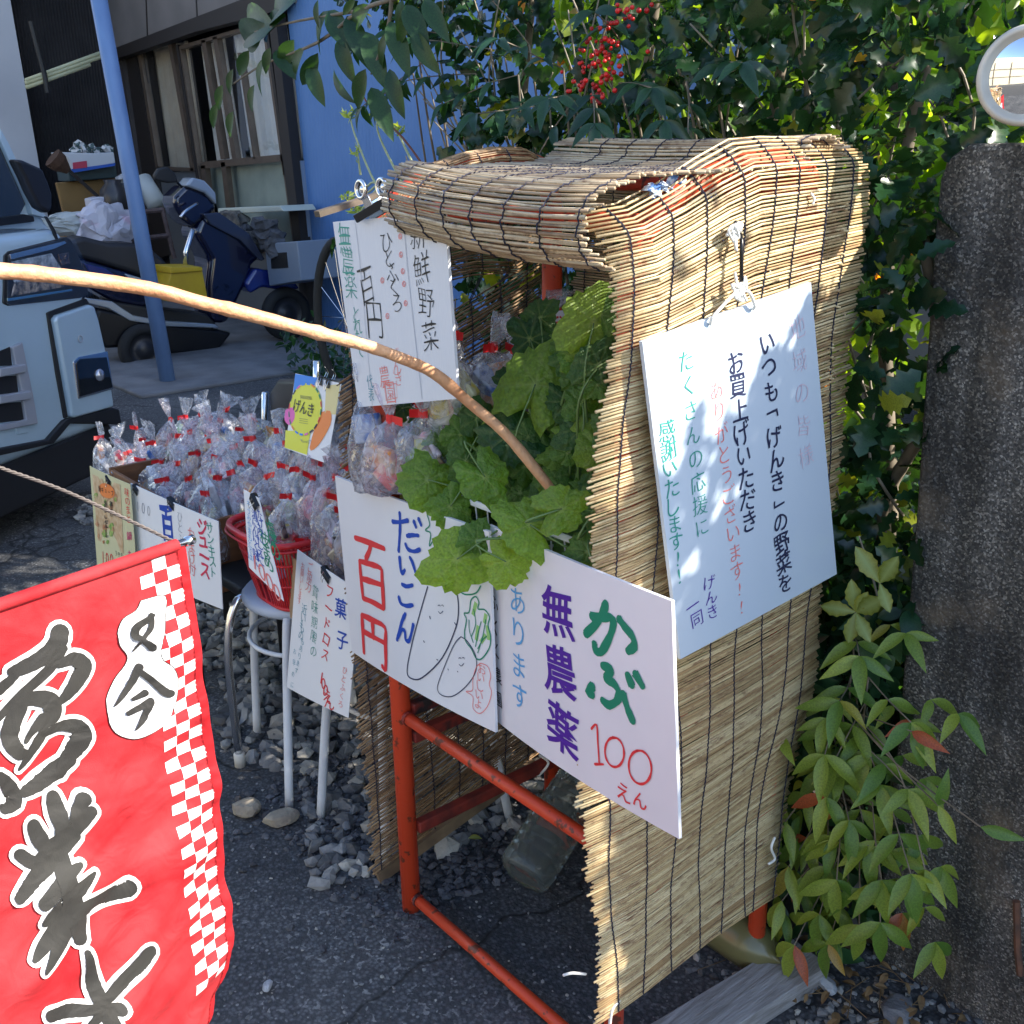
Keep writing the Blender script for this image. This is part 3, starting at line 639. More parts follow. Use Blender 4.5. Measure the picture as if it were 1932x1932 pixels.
def marker(b, w, mt, *strokes, sm=4):
    for i, st_ in enumerate(strokes):
        U = [np.array(b.uv(k2(*p))) for p in st_]; U = smooth_path(U, sm); X = [np.array([u[0] * b.w, u[1] * b.h]) for u in U]; R = random.Random(int(st_[0][0])); V = []; F = []; ph = R.uniform(0, 6); n = len(X)
        for j in range(n):
            t = X[min(j + 1, n - 1)] - X[max(j - 1, 0)]; t /= np.linalg.norm(t) + 1e-9; nn = np.array([-t[1], t[0]]); ww = w / 2 * (1 + .13 * math.sin(j * .9 + ph) + .08 * R.uniform(-1, 1)) * (1.08 if j < 3 else 1)
            for sg in (1, 0, -1): V.append(X[j] + nn * ww * sg)
        for j in range(n - 1): a = 3 * j; F += [(a, a + 1, a + 4, a + 3), (a + 1, a + 2, a + 5, a + 4)]
        for c, d in ((0, -1), (n - 1, 1)):
            t = X[c] - X[1 if c == 0 else n - 2]; t /= np.linalg.norm(t) + 1e-9; nn = np.array([-t[1], t[0]]); o = len(V); V += [X[c] + nn * w * .42 * math.cos(a) + t * w * .30 * math.sin(a) for a in np.linspace(0, math.pi, 6)]; F += [(3 * c + 1, o + q, o + q + 1) for q in range(5)]
        MB().add([b.S(v[0] / b.w, v[1] / b.h, .0009 + .00003 * i) for v in V], F).build('marker_stroke', mt, b.root)
def draw_dai():
    marker(kabu, .0128, I_GREEN, ((1318, 768), (1305, 810), (1280, 860), (1222, 918)), ((1248, 832), (1300, 836), (1340, 838), (1352, 865), (1338, 925), (1305, 990), (1285, 1002), (1268, 985), (1266, 958)), ((1376, 842), (1402, 880), (1440, 930), (1448, 975), (1418, 1000)),
        ((1302, 1066), (1338, 1080), (1343, 1095), (1318, 1128)), ((1318, 1128), (1355, 1150), (1378, 1190), (1372, 1232), (1335, 1252), (1303, 1228)), ((1262, 1160), (1236, 1192), (1262, 1202)), ((1398, 1195), (1418, 1265), (1445, 1335)), ((1418, 1108), (1440, 1165)), ((1452, 1102), (1488, 1168)))
    marker(kabu, .0036, I_RED, ((1255, 1365), (1279, 1345), (1286, 1430), (1293, 1525)), ((1272, 1531), (1313, 1532)), [(1362 + 43 * math.cos(t) + 4 * math.sin(t), 1476 + 70 * math.sin(t)) for t in np.linspace(-1.7, 4.8, 14)], [(1477 + 50 * math.cos(t) + 6 * math.sin(t), 1550 + 80 * math.sin(t)) for t in np.linspace(-1.8, 4.7, 14)])
    marker(dai, .0105, I_RED, ((116, 462), (170, 478), (262, 512)), ((196, 492), (188, 525), (170, 562)), ((140, 572), (148, 660), (158, 752)), ((140, 572), (190, 585), (245, 605), (252, 650), (262, 795)), ((152, 655), (200, 668), (252, 684)), ((158, 748), (205, 765), (262, 795)),
        ((152, 828), (156, 900), (162, 1008)), ((152, 828), (210, 852), (268, 884), (272, 960), (274, 1082), (256, 1066)), ((206, 858), (208, 895), (211, 938)), ((160, 905), (210, 930), (268, 958)), sm=3)
    marker(dai, .0074, I_BLUE, ((333, 340), (336, 400), (334, 460), (330, 526)), ((298, 384), (335, 386), (374, 378)), ((368, 452), (395, 448), (424, 450)), ((362, 488), (376, 515), (405, 525), (432, 515)), ((400, 380), (412, 412)), ((422, 368), (436, 402)),
        ((336, 550), (340, 598), (348, 628), (362, 612)), ((384, 552), (398, 580), (412, 625)), ((348, 680), (372, 690), (400, 684)), ((334, 738), (345, 770), (372, 782), (402, 778)), ((368, 818), (350, 860), (328, 945)), ((332, 930), (352, 895), (366, 905), (370, 940), (388, 944), (406, 868)))
    dai.stroke(K((470, 690), (440, 800), (400, 960), (378, 1090), (402, 1126), (452, 1120), (540, 1030), (600, 890), (612, 800), (606, 730)), .0026, I_NAVY)
    dai.stroke(K((625, 930), (590, 975), (530, 1130), (522, 1180), (545, 1207), (592, 1210), (650, 1165), (692, 1095), (690, 1020), (655, 955)), .0018, I_NAVY, closed=True)
    for a, b in (((480, 830), (484, 845)), ((453, 946), (459, 956)), ((515, 1035), (522, 1040)), ((594, 862), (604, 878)), ((567, 1080), (570, 1088)), ((610, 1092), (613, 1098))):
        dai.stroke(K(a, b), .002, I_NAVY)
    for c in ((528, 795), (625, 1045)):
        x, y = c
        dai.stroke(K((x - 10, y - 12), (x - 4, y - 16), (x + 2, y - 10)), .0012, I_NAVY); dai.stroke(K((x + 6, y - 14), (x + 12, y - 16), (x + 16, y - 8)), .0012, I_NAVY)
        dai.stroke(K((x - 8, y + 14), (x + 2, y + 24), (x + 14, y + 12)), .0012, I_NAVY)
    dai.stroke(K((640, 905), (648, 850), (638, 820), (660, 815), (668, 760), (690, 742), (704, 770), (700, 800), (730, 805), (752, 840), (745, 880), (757, 930), (752, 985), (720, 1035), (694, 1035), (672, 990), (645, 950)), .0024, I_GREEN, closed=True)
    for a in (((680, 800), (690, 870), (672, 930)), ((715, 860), (700, 920), (690, 980)), ((735, 850), (722, 930), (700, 1010)), ((660, 850), (662, 900), (680, 960)), ((700, 990), (720, 950), (740, 930))):
        dai.stroke(K(*a), .0018, I_GREEN)
    for a in (((690, 770), (676, 830)), ((735, 825), (728, 870)), ((700, 880), (692, 950)), ((712, 960), (735, 925)), ((740, 880), (748, 950))):
        dai.stroke(K(*a), .008, LEAFG, layer=-1)
    dai.stroke(K((462, 350), (475, 400), (455, 425), (480, 440), (475, 500), (500, 470), (530, 520), (545, 480)), .0024, I_GREEN)
    dai.stroke(K((600, 700), (640, 730), (690, 725), (712, 690)), .0026, I_GREEN)
    dai.stroke(K((715, 1058), (745, 1075), (758, 1120), (752, 1160), (762, 1200), (745, 1262), (712, 1296), (682, 1270), (680, 1215), (650, 1190), (678, 1185), (680, 1130), (695, 1075)), .0015, I_LRED, closed=True)
dai.text('おいしいよ', (k2(718, 1085)), (k2(704, 1250)), .022, I_LRED, -.008)
wb = board('notice_board', 'thank-you whiteboard hanging from string on the sunlit right side of the stall', 'sign',
    [at((1212, 645), 0, .628), at((1530, 533), 0, .628), at((1579, 1083), 0, .624), at((1284, 1244), 0, .630)], mat('glossy_whiteboard', (.56, .65, .75), .2, spec=.6, coat=.3), .006, .0)
k3 = zf(1700, 600, 1.38)
wb.text('地域の皆様', k3(900, 505), k3(940, 1030), .040, I_PINK, -.014)
wb.text('いつも﹁げんき﹂の野菜を', k3(778, 572), k3(856, 1548), .0385, I_NAVY, .010)
wb.text('お買上げいただき', k3(650, 645), k3(708, 1295), .040, I_NAVY, .006)
wb.text('ありがとうございます!!', k3(572, 760), k3(676, 1645), .034, I_LRED, -.012)
wb.text('たくさんの応援に', k3(445, 640), k3(512, 1320), .034, I_LGREEN, -.010)
wb.text('感謝いたします!!', k3(368, 925), k3(418, 1520), .034, I_LGREEN, -.004)
wb.text('げんき', k3(543, 1545), k3(556, 1662), .027, I_PURP, -.008)
wb.text('一同', k3(472, 1640), k3(490, 1695), .030, I_PURP, -.008)
sg = board('cardboard_sign', 'white cardboard price sign held by bulldog clip at the left of the stall opening', 'sign',
    [ypl((628, 419), -.062), ypl((838, 400), -.062), ypl((864, 752), -.05), ypl((676, 768), -.05)], mat('white_cardboard', (.74, .75, .79), .8, col2=(.68, .69, .74), scale=40, stretch=(60, 1, 1)), .005, .004)
k4 = zf(900, 350, 1.932)
sg.text('新鮮野菜', k4(650, 655), k4(722, 1240), .052, I_BLACK, -.014, 1.1, asp=.85)
sg.text('ひとふくろ', k4(475, 705), k4(535, 1050), .036, I_BLACK, -.014, 1.3)
sg.text('百円', k4(362, 955), k4(408, 1150), .070, I_BLACK, -.014, 1, asp=.8)
sg.text('〜', k4(432, 1300), k4(432, 1300), .03, I_BLACK, -.012)
sg.text('無農薬', k4(232, 680), k4(266, 945), .048, I_LGREEN, -.014, 1, asp=.85)
sg.text('とれたて', k4(300, 1115), k4(322, 1320), .030, I_LGREEN, -.014)
sg.text('げんき', k4(530, 1345), k4(545, 1480), .028, I_LRED, -.014)
sg.text('農園', k4(465, 1470), k4(500, 1560), .042, I_LRED, -.012, asp=.85)
sg.text('代表', k4(380, 1500), k4(388, 1572), .026, I_TEAL, -.012, asp=.85)
def draw_sg():
    for x, y in ((553, 672), (557, 775), (568, 870), (575, 942), (585, 1052), (452, 922), (482, 1125)):
        sg.stroke([k4(x + 9 * math.cos(t), y + 15 * math.sin(t)) for t in np.linspace(0, 5.8, 8)], .0013, I_LRED, closed=True, sm=2); sg.stroke([k4(x + 4 * math.cos(t), y + 7 * math.sin(t)) for t in np.linspace(0, 5, 6)], .001, I_LRED, sm=2)
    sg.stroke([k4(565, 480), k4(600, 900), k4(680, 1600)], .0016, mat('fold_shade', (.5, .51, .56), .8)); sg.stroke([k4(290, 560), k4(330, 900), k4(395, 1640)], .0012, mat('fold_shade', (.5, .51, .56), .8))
    sg.stroke([k4(465, 1515), k4(535, 1510), k4(540, 1590), k4(475, 1605)], .0012, I_LRED, closed=True, sm=1)

# money sign inside the stall
mon = board('money_sign', 'small white card with red writing inside the stall beside the rear post', 'sign',
    [ypl((1000, 592), .24), ypl((1085, 583), .24), ypl((1083, 672), .24), ypl((1005, 680), .24)], WPAPER, .002)
mon.text('お金', k4(1440, 1165), k4(1470, 1260), .036, I_RED, .012)
# ------------------------------------------------------------ signs in front of the boxes
k5 = zf(250, 1120, 2.576)
s1 = board('price_card', 'pale yellow card with a printed hotpot packet, leftmost card clipped to the wooden box', 'sign',
    [ypl(k5(38, 660), -.10), ypl(k5(345, 800), -.09), ypl(k5(392, 1440), -.09), ypl(k5(105, 1560), -.10)], mat('yellow_paper', (.62, .60, .36), .7), .0015, .006)
s1.text('味のまと', k5(325, 860), k5(340, 1060), .034, I_RED, -.004); s1.text('鍋も', k5(345, 1190), k5(352, 1330), .034, I_MAG, .01)
s1.text('100', k5(150, 1350), k5(220, 1370), .055, I_RED, -.006)
s1.text('399', k5(255, 1320), k5(295, 1335), .022, I_BLACK, -.008)
s2 = board('price_card', 'white card with blue and red handwriting clipped to the front of the wooden box', 'sign',
    [ypl(k5(348, 790), -.075), ypl(k5(1014, 1083), -.055), ypl(k5(1048, 1750), -.055), ypl(k5(400, 1460), -.075)], WPAPER, .002, .006)
s2.text('百', k5(640, 1100), k5(640, 1100), .105, I_BLUE, .03, 1, asp=.75)
s2.text('ひとふく', k5(735, 1045), k5(745, 1290), .032, I_GREY, -.012)
s2.text('おまけ付', k5(822, 1180), k5(832, 1440), .040, I_LRED, .0)
s2.text('ジュース', k5(900, 1125), k5(925, 1455), .055, mat('ink_crimson', (.66, .03, .09), .5), .022)
s2.text('サンキスト', k5(955, 1130), k5(985, 1470), .036, I_LGREEN, .004)
s2.text('100', k5(410, 965), k5(495, 1000), .042, I_GREY, -.012)
s3 = board('price_card', 'curled white card with green and blue handwriting clipped to the red basket', 'sign',
    [ypl(k5(1208, 838), -.075), ypl(k5(1325, 905), -.075), ypl(k5(1512, 1688), -.09), ypl(k5(1250, 1430), -.09)], WPAPER, .0015, .0)
# make its right edge bulge outward
s3.P[1] = ypl(k5(1400, 965), -.075); s3.bulge = 1
s3.text('塩ほの', k5(1415, 1130), k5(1450, 1310), .040, I_GREEN, .008); s3.text('枝まめ', k5(1370, 1210), k5(1400, 1400), .036, I_GREEN, .004)
s3.text('たけみにしえに', k5(1335, 1030), k5(1340, 1370), .026, I_BLUE, -.0); s3.text('漬にんにく味に', k5(1295, 1030), k5(1310, 1390), .025, I_BLUE, .0)
s3.text('そうみやまもとでは', k5(1250, 950), k5(1265, 1350), .018, I_SKY, -.006); s3.text('1000', k5(1300, 1390), k5(1460, 1620), .05, I_LRED, -.006)
k6 = zf(200, 1100, 1.932)
s4 = board('price_card', 'white card with food-loss handwriting clipped to the cardboard box on the nearest stool', 'sign',
    [ypl(k6(1310, 1010), -.0), ypl(k6(1668, 1250), -.02), ypl(k6(1600, 1970), -.02), ypl(k6(1250, 1795), -.0)], WPAPER, .0015, .003)
s4.text('菓子', k6(1562, 1345), k6(1570, 1530), .056, I_BLUE, .01); s4.text('フードロス', k6(1500, 1250), k6(1475, 1610), .038, I_RED, .004)
s4.text('賞味期限の', k6(1418, 1250), k6(1408, 1590), .036, I_LGREEN, -.012); s4.text('近いもの', k6(1355, 1350), k6(1335, 1500), .028, I_TEAL, -.01)
s4.text('ご協力', k6(1390, 1110), k6(1378, 1220), .028, I_LRED, -.006); s4.text('お願いします', k6(1345, 1105), k6(1325, 1300), .020, I_LRED, -.006)
s4.text('もあります', k6(1345, 1530), k6(1310, 1700), .020, I_TEAL, -.012); s4.text('100えん', k6(1455, 1740), k6(1500, 1880), .045, I_RED, -.0)
s4.text('ひとふくろ', k6(1585, 1700), k6(1560, 1890), .024, I_LRED, -.004); s4.text('お早めに', k6(1300, 1590), k6(1285, 1780), .018, I_TEAL, -.012)
le = board('leaflet', 'blue and yellow printed leaflet standing in the basket held by two binder clips', 'leaflet',
    [ypl(k6(1300, 5), .16), ypl(k6(1560, 62), .16), ypl(k6(1480, 520), .12), ypl(k6(1240, 430), .12)], WPAPER, .0012, .002)
YEL = mat('print_yellow', (.72, .72, .06), .5); BLU = mat('print_blue', (.02, .22, .72), .5); ORG = mat('print_orange', (.85, .25, .06), .5); PNK = mat('print_pink', (.75, .12, .45), .5); CRM = mat('print_cream', (.72, .62, .30), .5)
le.text('げんき', k6(1315, 190), k6(1395, 215), .034, I_BLACK, .008, .5, layer=3)
FOODC = [mat('print_food_%s' % n, c, .45, col2=c2, scale=60) for n, c, c2 in (('meat', (.45, .18, .08), (.6, .35, .2)), ('green', (.15, .35, .06), (.4, .5, .15)), ('soup', (.55, .35, .18), (.7, .55, .35)))]
def draw_prints():
    le.patch([k6(1300, 8), k6(1430, 30), k6(1400, 95), k6(1290, 110)], BLU, 0, sm=0)
    le.patch([k6(1478, 75), k6(1556, 66), k6(1530, 240), k6(1470, 235)], CRM, 0)
    le.patch([k6(1360 + 95 * math.cos(t) + 20 * math.sin(t) * -.6, 210 + 150 * math.sin(t)) for t in np.linspace(0, 2 * math.pi, 24, endpoint=False)], YEL, 1)
    le.patch([k6(1245, 330), k6(1390, 340), k6(1370, 470), k6(1240, 428)], YEL, 0)
    le.patch([k6(1440, 230), k6(1500, 220), k6(1500, 300), k6(1430, 420), k6(1385, 430)], ORG, 0, sm=3)
    le.patch([k6(1245, 215), k6(1290, 200), k6(1300, 260), k6(1270, 300), k6(1240, 270)], PNK, 1, sm=3)
    cols = [I_GREEN, ORG, BLU, PNK, I_NAVY, mat('print_red', (.7, .05, .08), .5)]
    for i in range(20):
        t0 = i / 20 * 2 * math.pi; cx, cy = 1360, 210
        le.stroke([k6(cx + 92 * math.cos(t) - 10 * math.sin(t), cy + 145 * math.sin(t)) for t in (t0, t0 + .12, t0 + .22)], .0045, cols[(i * 5 + i // 3) % 6], layer=2)
    for y in range(4): le.stroke([k6(1335, 132 + y * 5), k6(1400, 140 + y * 5)], .0007, I_NAVY, layer=3)
    for y in range(3): le.stroke([k6(1330, 262 + y * 12), k6(1380, 270 + y * 12)], .0007, I_NAVY, layer=3)
    # printed packet picture on the yellow card
    s1.patch([k5(62, 722), k5(278, 800), k5(310, 1322), k5(108, 1222)], FOODC[2], 0, 'packet_picture')
    R = random.Random(4)
    for i in range(26):
        x = R.uniform(90, 285); y = R.uniform(760 + (x - 60) * .35, 1200 + (x - 60) * .35); w = R.uniform(8, 22)
        if x < 280: s1.patch([k5(x + w * math.cos(t) * R.uniform(.6, 1.2), y + w * 1.6 * math.sin(t) * R.uniform(.6, 1.2)) for t in np.linspace(0, 6.2, 7)], FOODC[R.randrange(3)], 1, 'packet_picture')
    s1.patch([k5(180 + 62 * math.cos(t), 845 + 55 * math.sin(t) + 18 * math.cos(t)) for t in np.linspace(0, 6.1, 16)], ORG, 2, 'packet_picture')
s1.text('鍋キューブ', k5(128, 830), k5(228, 862), .017, I_BLACK, .012, .3, layer=4); s1.text('あごだし', k5(175, 950), k5(185, 1170), .030, I_BLACK, .012, .3, layer=3)
s1.text('寄焼', k5(218, 950), k5(222, 1010), .026, I_BLACK, .012, .3, layer=3)

# ------------------------------------------------------------ clips
def binder(px, P, n, w=.022, label='', ang=0, up=None, group='black binder clips on the cards'):
    c = atp(px, P, n); nn = np.asarray(n, float); nn = nn / np.linalg.norm(nn)
    if nn @ (CAM - c) < 0: nn = -nn
    z = np.array([0, 0, 1.0]); z = z - nn * (z @ nn); z /= np.linalg.norm(z); x = np.cross(z, nn)
    ca, sa = math.cos(ang), math.sin(ang); x, z = x * ca + z * sa, -x * sa + z * ca
    t = thing('binder_clip', label, 'clip', group)
    T = lambda a, b, d: c + x * a + z * b + nn * d
    w2 = w / 2
    mb = MB(); prof_ = [(.004, -.012), (.0045, -.004), (.007, .006), (0, .008), (-.007, .006), (-.0045, -.004), (-.004, -.012)]
    V = [T(s * w2, b, d) for s in (-1, 1) for d, b in prof_]; k = len(prof_)
    mb.add(V, [(i, i + 1, k + i + 1, k + i) for i in range(k - 1)]); mb.build('clip_body', BLACKM, t, solid=.0008)
    for sg_ in (1, -1):
        d0 = .006 * sg_
        MB().tube(smooth_path([T(-.005, .005, d0), T(-.004, -.010 * sg_ + .004 if sg_ > 0 else .018, d0 + .004 * sg_), T(-.003, -.018 if sg_ > 0 else .028, d0 + .003), T(.003, -.018 if sg_ > 0 else .028, d0 + .003), T(.004, -.010 if sg_ > 0 else .018, d0 + .004 * sg_), T(.005, .005, d0)], 3), .0007, 5).build('clip_handle', CHROME, t)
    return t
binder(k5(190, 770), s1.P[0], s1.n, .03, 'black binder clip on the top edge of the yellow card', -.5)
binder(k5(395, 835), s2.P[0], s2.n, .026, 'black binder clip where the yellow and white cards meet', -.5)
binder(k5(665, 940), s2.P[0], s2.n, .034, 'black binder clip above the big blue character', -.4)
binder(k5(1300, 930), s3.P[0], s3.n, .034, 'black binder clip holding the curled card to the red basket', -.7)
binder(k6(1480, 1150), s4.P[0], s4.n, .036, 'black binder clip on the cardboard box above the food-loss card', -.45)
binder((608, 717), le.P[0], le.n, .014, 'left binder clip on top of the blue and yellow leaflet', 0)
binder((622, 722), le.P[0], le.n, .014, 'right binder clip on top of the blue and yellow leaflet', 0)
# big silver bulldog clip on the cardboard sign
t = thing('bulldog_clip', 'large silver bulldog clip gripping the top of the cardboard sign', 'clip')
c = ypl((707, 398), -.066); nn = np.array([0, -1., 0]); X = np.array([1, 0, 0.]); Z = np.array([0, 0, 1.]); ca, sa = math.cos(.32), math.sin(.32); X, Z = X * ca + Z * sa, Z * ca - X * sa
T = lambda a, b, d: c + X * a + Z * b + nn * d
MB().prism([T(-.043, -.006, .006), T(.043, -.006, .006), T(.043, .006, .010), T(-.043, .006, .010)], nn * .004).build('jaw', mat('dark_steel', (.05, .05, .055), .3, .8), t, bevel=.001)
MB().prism([T(-.043, -.006, -.012), T(.043, -.006, -.012), T(.043, .006, -.016), T(-.043, .006, -.016)], nn * -.003).build('jaw', mat('dark_steel', (.05, .05, .055), .3, .8), t, bevel=.001)
for s_, dd in ((-1, -.022), (1, .006)):
    MB().prism([T(-.012, .004, dd), T(.012, .004, dd), T(.009, .022, dd + .004 * s_), T(-.009, .022, dd + .004 * s_)], nn * .003).build('clip_plate', CHROME, t, bevel=.001)
    R_ = np.stack([X, nn, Z], 1)
    ctr = T(-.004 + .010 * s_, .036 - .004 * s_, dd + .012 * s_)
    mb = MB(); ringp = [ctr + X * .0125 * math.cos(a) + Z * .0125 * math.sin(a) + nn * .002 for a in np.linspace(0, 2 * math.pi, 22)]
    mb.tube(ringp, .0035, 8, False); mb.build('thumb_ring', CHROME, t, smooth=True)
    MB().lathe(ctr, [(.0001, 0), (.010, .0), (.0105, .001), (.0001, .0035)], 20, R=np.stack([X, Z, nn], 1)).build('thumb_disc', CHROME, t, smooth=True)
MB().tube([T(-.014, .012, -.006), T(.014, .012, -.006)], .006, 10).build('spring', CHROME, t)

# hook, strings of the thank-you board
xh = .632
tie([at((1387, 418), 0, xh), at((1398, 448), 0, xh), at((1399, 470), 0, xh + .004), at((1399, 530), 0, xh + .004)], .0028, BLACKM, 'black wire hook hanging on the right reed screen above the whiteboard', 'hook', 'hook')
R = random.Random(2)
def knot(name, px, x, s, label):
    c = at(px, 0, x); mb = MB()
    for i in range(7):
        P = [c + np.array([R.gauss(0, .002), R.gauss(0, s), R.gauss(0, s)]) for _ in range(4)]; mb.add(*(lambda t: (t.v, t.f))(MB().tube(smooth_path(P, 4), .0022, 6)))
    return tag(mb.build(name, WSTR, smooth=True), label, 'string')
knot('string_knot', (1388, 432), xh + .002, .008, 'scrunched white plastic tied at the top of the wire hook'); knot('string_knot', (1392, 552), xh + .004, .009, 'white string knot on the hook above the whiteboard')
tie([at((1390, 550), 0, xh + .004), at((1370, 570), 0, xh + .006), at((1345, 598), 0, xh + .004), at((1340, 612), 0, xh - .002)], .0024, WSTR, 'white string from the knot to the left hole of the whiteboard')
tie([at((1392, 550), 0, xh + .004), at((1412, 550), 0, xh + .006), at((1424, 575), 0, xh + .004), at((1420, 583), 0, xh - .002)], .0024, WSTR, 'white string from the knot to the right hole of the whiteboard')

# white wire basket inside the stall with its ring
t = thing('wire_basket', 'white coated wire basket on the stall shelf holding the leafy radishes', 'basket')
def loop(z, e=0): return [(.06 - e, -.018 - e, z), (WD - .05 + e, -.018 - e, z), (WD - .05 + e, .33, z), (.06 - e, .33, z), (.06 - e, -.018 - e, z)]
MB().tube(loop(.965), .0055, 8).build('rim', WHITEP, t, smooth=True); MB().tube(loop(.85, -.01), .003, 6).build('base_wire', WHITEP, t)
for x in np.linspace(.07, WD - .06, 16): MB().tube([(x, -.018, .965), (x, -.008, .85), (x, .32, .85), (x, .33, .965)], .0014, 5).build('wire', WHITEP, t)
c = (.46, -.018, .965); MB().tube([(c[0], c[1] + .011 * math.cos(a), c[2] + .011 * math.sin(a)) for a in np.linspace(0, 6.28, 16)], .0016, 6, False).build('split_ring', CHROME, t)

# ============================================================ stick, cord, flag
BARK = mat('peeled_wood', (.56, .25, .12), .5, col2=(.66, .37, .20), scale=14, stretch=(1, 1, 1), bump=.35, bscale=90)
stk = [((1094, 996), 1.60), ((1060, 950), 1.59), ((1010, 885), 1.58), ((950, 815), 1.56), ((880, 755), 1.53), ((820, 705), 1.48), ((755, 675), 1.43), ((690, 652), 1.39), ((620, 633), 1.35), ((540, 612), 1.31), ((450, 588), 1.27), ((380, 571), 1.23), ((300, 549), 1.20), ((220, 535), 1.17), ((120, 522), 1.13), ((0, 511), 1.09), ((-150, 512), 1.03), ((-260, 530), 1.0)]
P = smooth_path([atd(p, d) for p, d in stk], 4); R = random.Random(5)
rr = [(.0078 + .0008 * i / len(P)) * R.uniform(.95, 1.06) for i in range(len(P))]
for j in (18, 33, 41): rr[j] *= 1.15
t = thing('wooden_stick', 'peeled crooked branch reaching out from the stall to carry the flag', 'stick')
MB().tube(P, rr, 14).build('branch', BARK, t, smooth=True)
MB().tube(P[:4], [.0105, .011, .0108, .0102], 12).build('black_tape', BLACKP, t, smooth=True)
Q = P[20]; 
tip = atd((350, 1028), 1.3); hdir = np.array([-.208, .978, 0]); hdir /= np.linalg.norm(hdir)
rp = [P[-2], atd((-90, 845), 1.12), atd((0, 882), 1.19), atd((120, 925), 1.23), atd((240, 980), 1.27), tip - hdir * .004]
t = thing('flag_cord', 'thin grey-brown cord running from the stick to the flag rod', 'cord'); mb = MB(); PP = smooth_path(rp, 40)
for ph in (0, 2.1, 4.2):
    V = []
    for i, p in enumerate(PP):
        a = i * .55 + ph; V.append(p + np.array([0, 0, 1]) * .0012 * math.sin(a) + np.array([.7, .7, 0]) * .0012 * math.cos(a))
    MB().tube(V, .0013, 5).build('strand', mat('cord_brown', (.13, .11, .10), .9), t, smooth=True)
# flag
FW, FH = .46, .88
fn = np.cross(hdir, [0, 0, 1.0]); fn = fn if fn @ (CAM - tip) > 0 else -fn
def FS(u, v, off=0.0):
    """u: 0 at the right (rod tip) edge growing left in metres, v: down in metres"""
    tuck = max(0, v - .60); sl = .5 * tuck ** 1.5
    w = .004 * math.sin(u * 17 + v * 8) * min(1, v * 6) + .004 * math.sin(v * 23 - u * 31) * min(1, v * 5) + .003 * math.sin(v * 60 + u * 20) * min(1, v * 3) + .0022 * math.sin(v * 95 - u * 60) * min(1, v * 2.5) - .018 * v * math.exp(-u * 9)
    w += sum(.0028 * math.exp(-((v - c0 + sl_ * u + .01 * math.sin(u * 25)) / .0045) ** 2) * (1 if k_ % 2 else -1) * min(1, u * 14) * math.exp(-u * 3) for k_, (c0, sl_) in enumerate(((.09, -.5), (.155, .6), (.235, .35), (.30, -.2), (.36, .5), (.43, .25), (.50, .45), (.56, -.1))))
    crv = .004 * math.exp(-((v - .12) / .05) ** 2) * math.sin(u * 40)
    edge = .004 * math.sin(v * 5.2) * math.exp(-u * 8) - sl * math.exp(-u * 3) + .022 * v ** 1.5 * math.exp(-u * 3)
    return tip + hdir * (-(u) + edge) + np.array([0, 0, -v]) + fn * (w + crv + off) + fn * (-.25 * tuck * math.exp(-u * 6))
FABR, nt, B, L = newmat('red_flag_cloth'); N = nt.nodes
tc = N.new('ShaderNodeTexCoord'); nz = N.new('ShaderNodeTexNoise'); nz.inputs['Scale'].default_value = 9; nz.inputs['Detail'].default_value = 8; L.new(tc.outputs['Object'], nz.inputs['Vector'])
def cloth(name, c1, c2, tr=.35):
    M, nt, B, L = newmat(name); N = nt.nodes
    tc = N.new('ShaderNodeTexCoord'); nz = N.new('ShaderNodeTexNoise'); nz.inputs['Scale'].default_value = 11; nz.inputs['Detail'].default_value = 9; L.new(tc.outputs['Object'], nz.inputs['Vector'])
    cr = N.new('ShaderNodeValToRGB'); cr.color_ramp.elements[0].position = .35; cr.color_ramp.elements[1].position = .65; cr.color_ramp.elements[0].color = rgb(c1); cr.color_ramp.elements[1].color = rgb(c2)
    L.new(nz.outputs[0], cr.inputs[0]); L.new(cr.outputs[0], B.inputs['Base Color']); B.inputs['Roughness'].default_value = .8
    w = N.new('ShaderNodeTexNoise'); w.inputs['Scale'].default_value = 700; L.new(tc.outputs['Object'], w.inputs['Vector'])
    w2 = N.new('ShaderNodeTexNoise'); w2.inputs['Scale'].default_value = 18; w2.inputs['Distortion'].default_value = 1.2; L.new(tc.outputs['Object'], w2.inputs['Vector'])
    b1 = N.new('ShaderNodeBump'); b1.inputs['Strength'].default_value = .25; b1.inputs['Distance'].default_value = .002; L.new(w.outputs[0], b1.inputs['Height'])
    b2 = N.new('ShaderNodeBump'); b2.inputs['Strength'].default_value = .45; b2.inputs['Distance'].default_value = .012; L.new(w2.outputs[0], b2.inputs['Height']); L.new(b1.outputs[0], b2.inputs['Normal']); L.new(b2.outputs[0], B.inputs['Normal'])
    t = N.new('ShaderNodeBsdfTranslucent'); L.new(cr.outputs[0], t.inputs[0]); ms = N.new('ShaderNodeMixShader'); ms.inputs[0].default_value = tr; L.new(B.outputs[0], ms.inputs[1]); L.new(t.outputs[0], ms.inputs[2]); L.new(ms.outputs[0], N['Material Output'].inputs[0]); return M
bpy.data.materials.remove(FABR)
FRED = cloth('red_flag_cloth', (.40, .006, .012), (.47, .030, .036), .2); FWHT = cloth('flag_white_print', (.80, .80, .80), (.84, .84, .84), .2); FBLK = cloth('flag_black_print', (.014, .013, .012), (.028, .027, .024), .0)
flag = thing('hanging_flag', 'red banner flag with white outlined black lettering and checkered edge', 'flag')
MB().grid(lambda u, v: FS(u * FW, v * FH), 90, 170).build('cloth', FRED, flag, smooth=True)
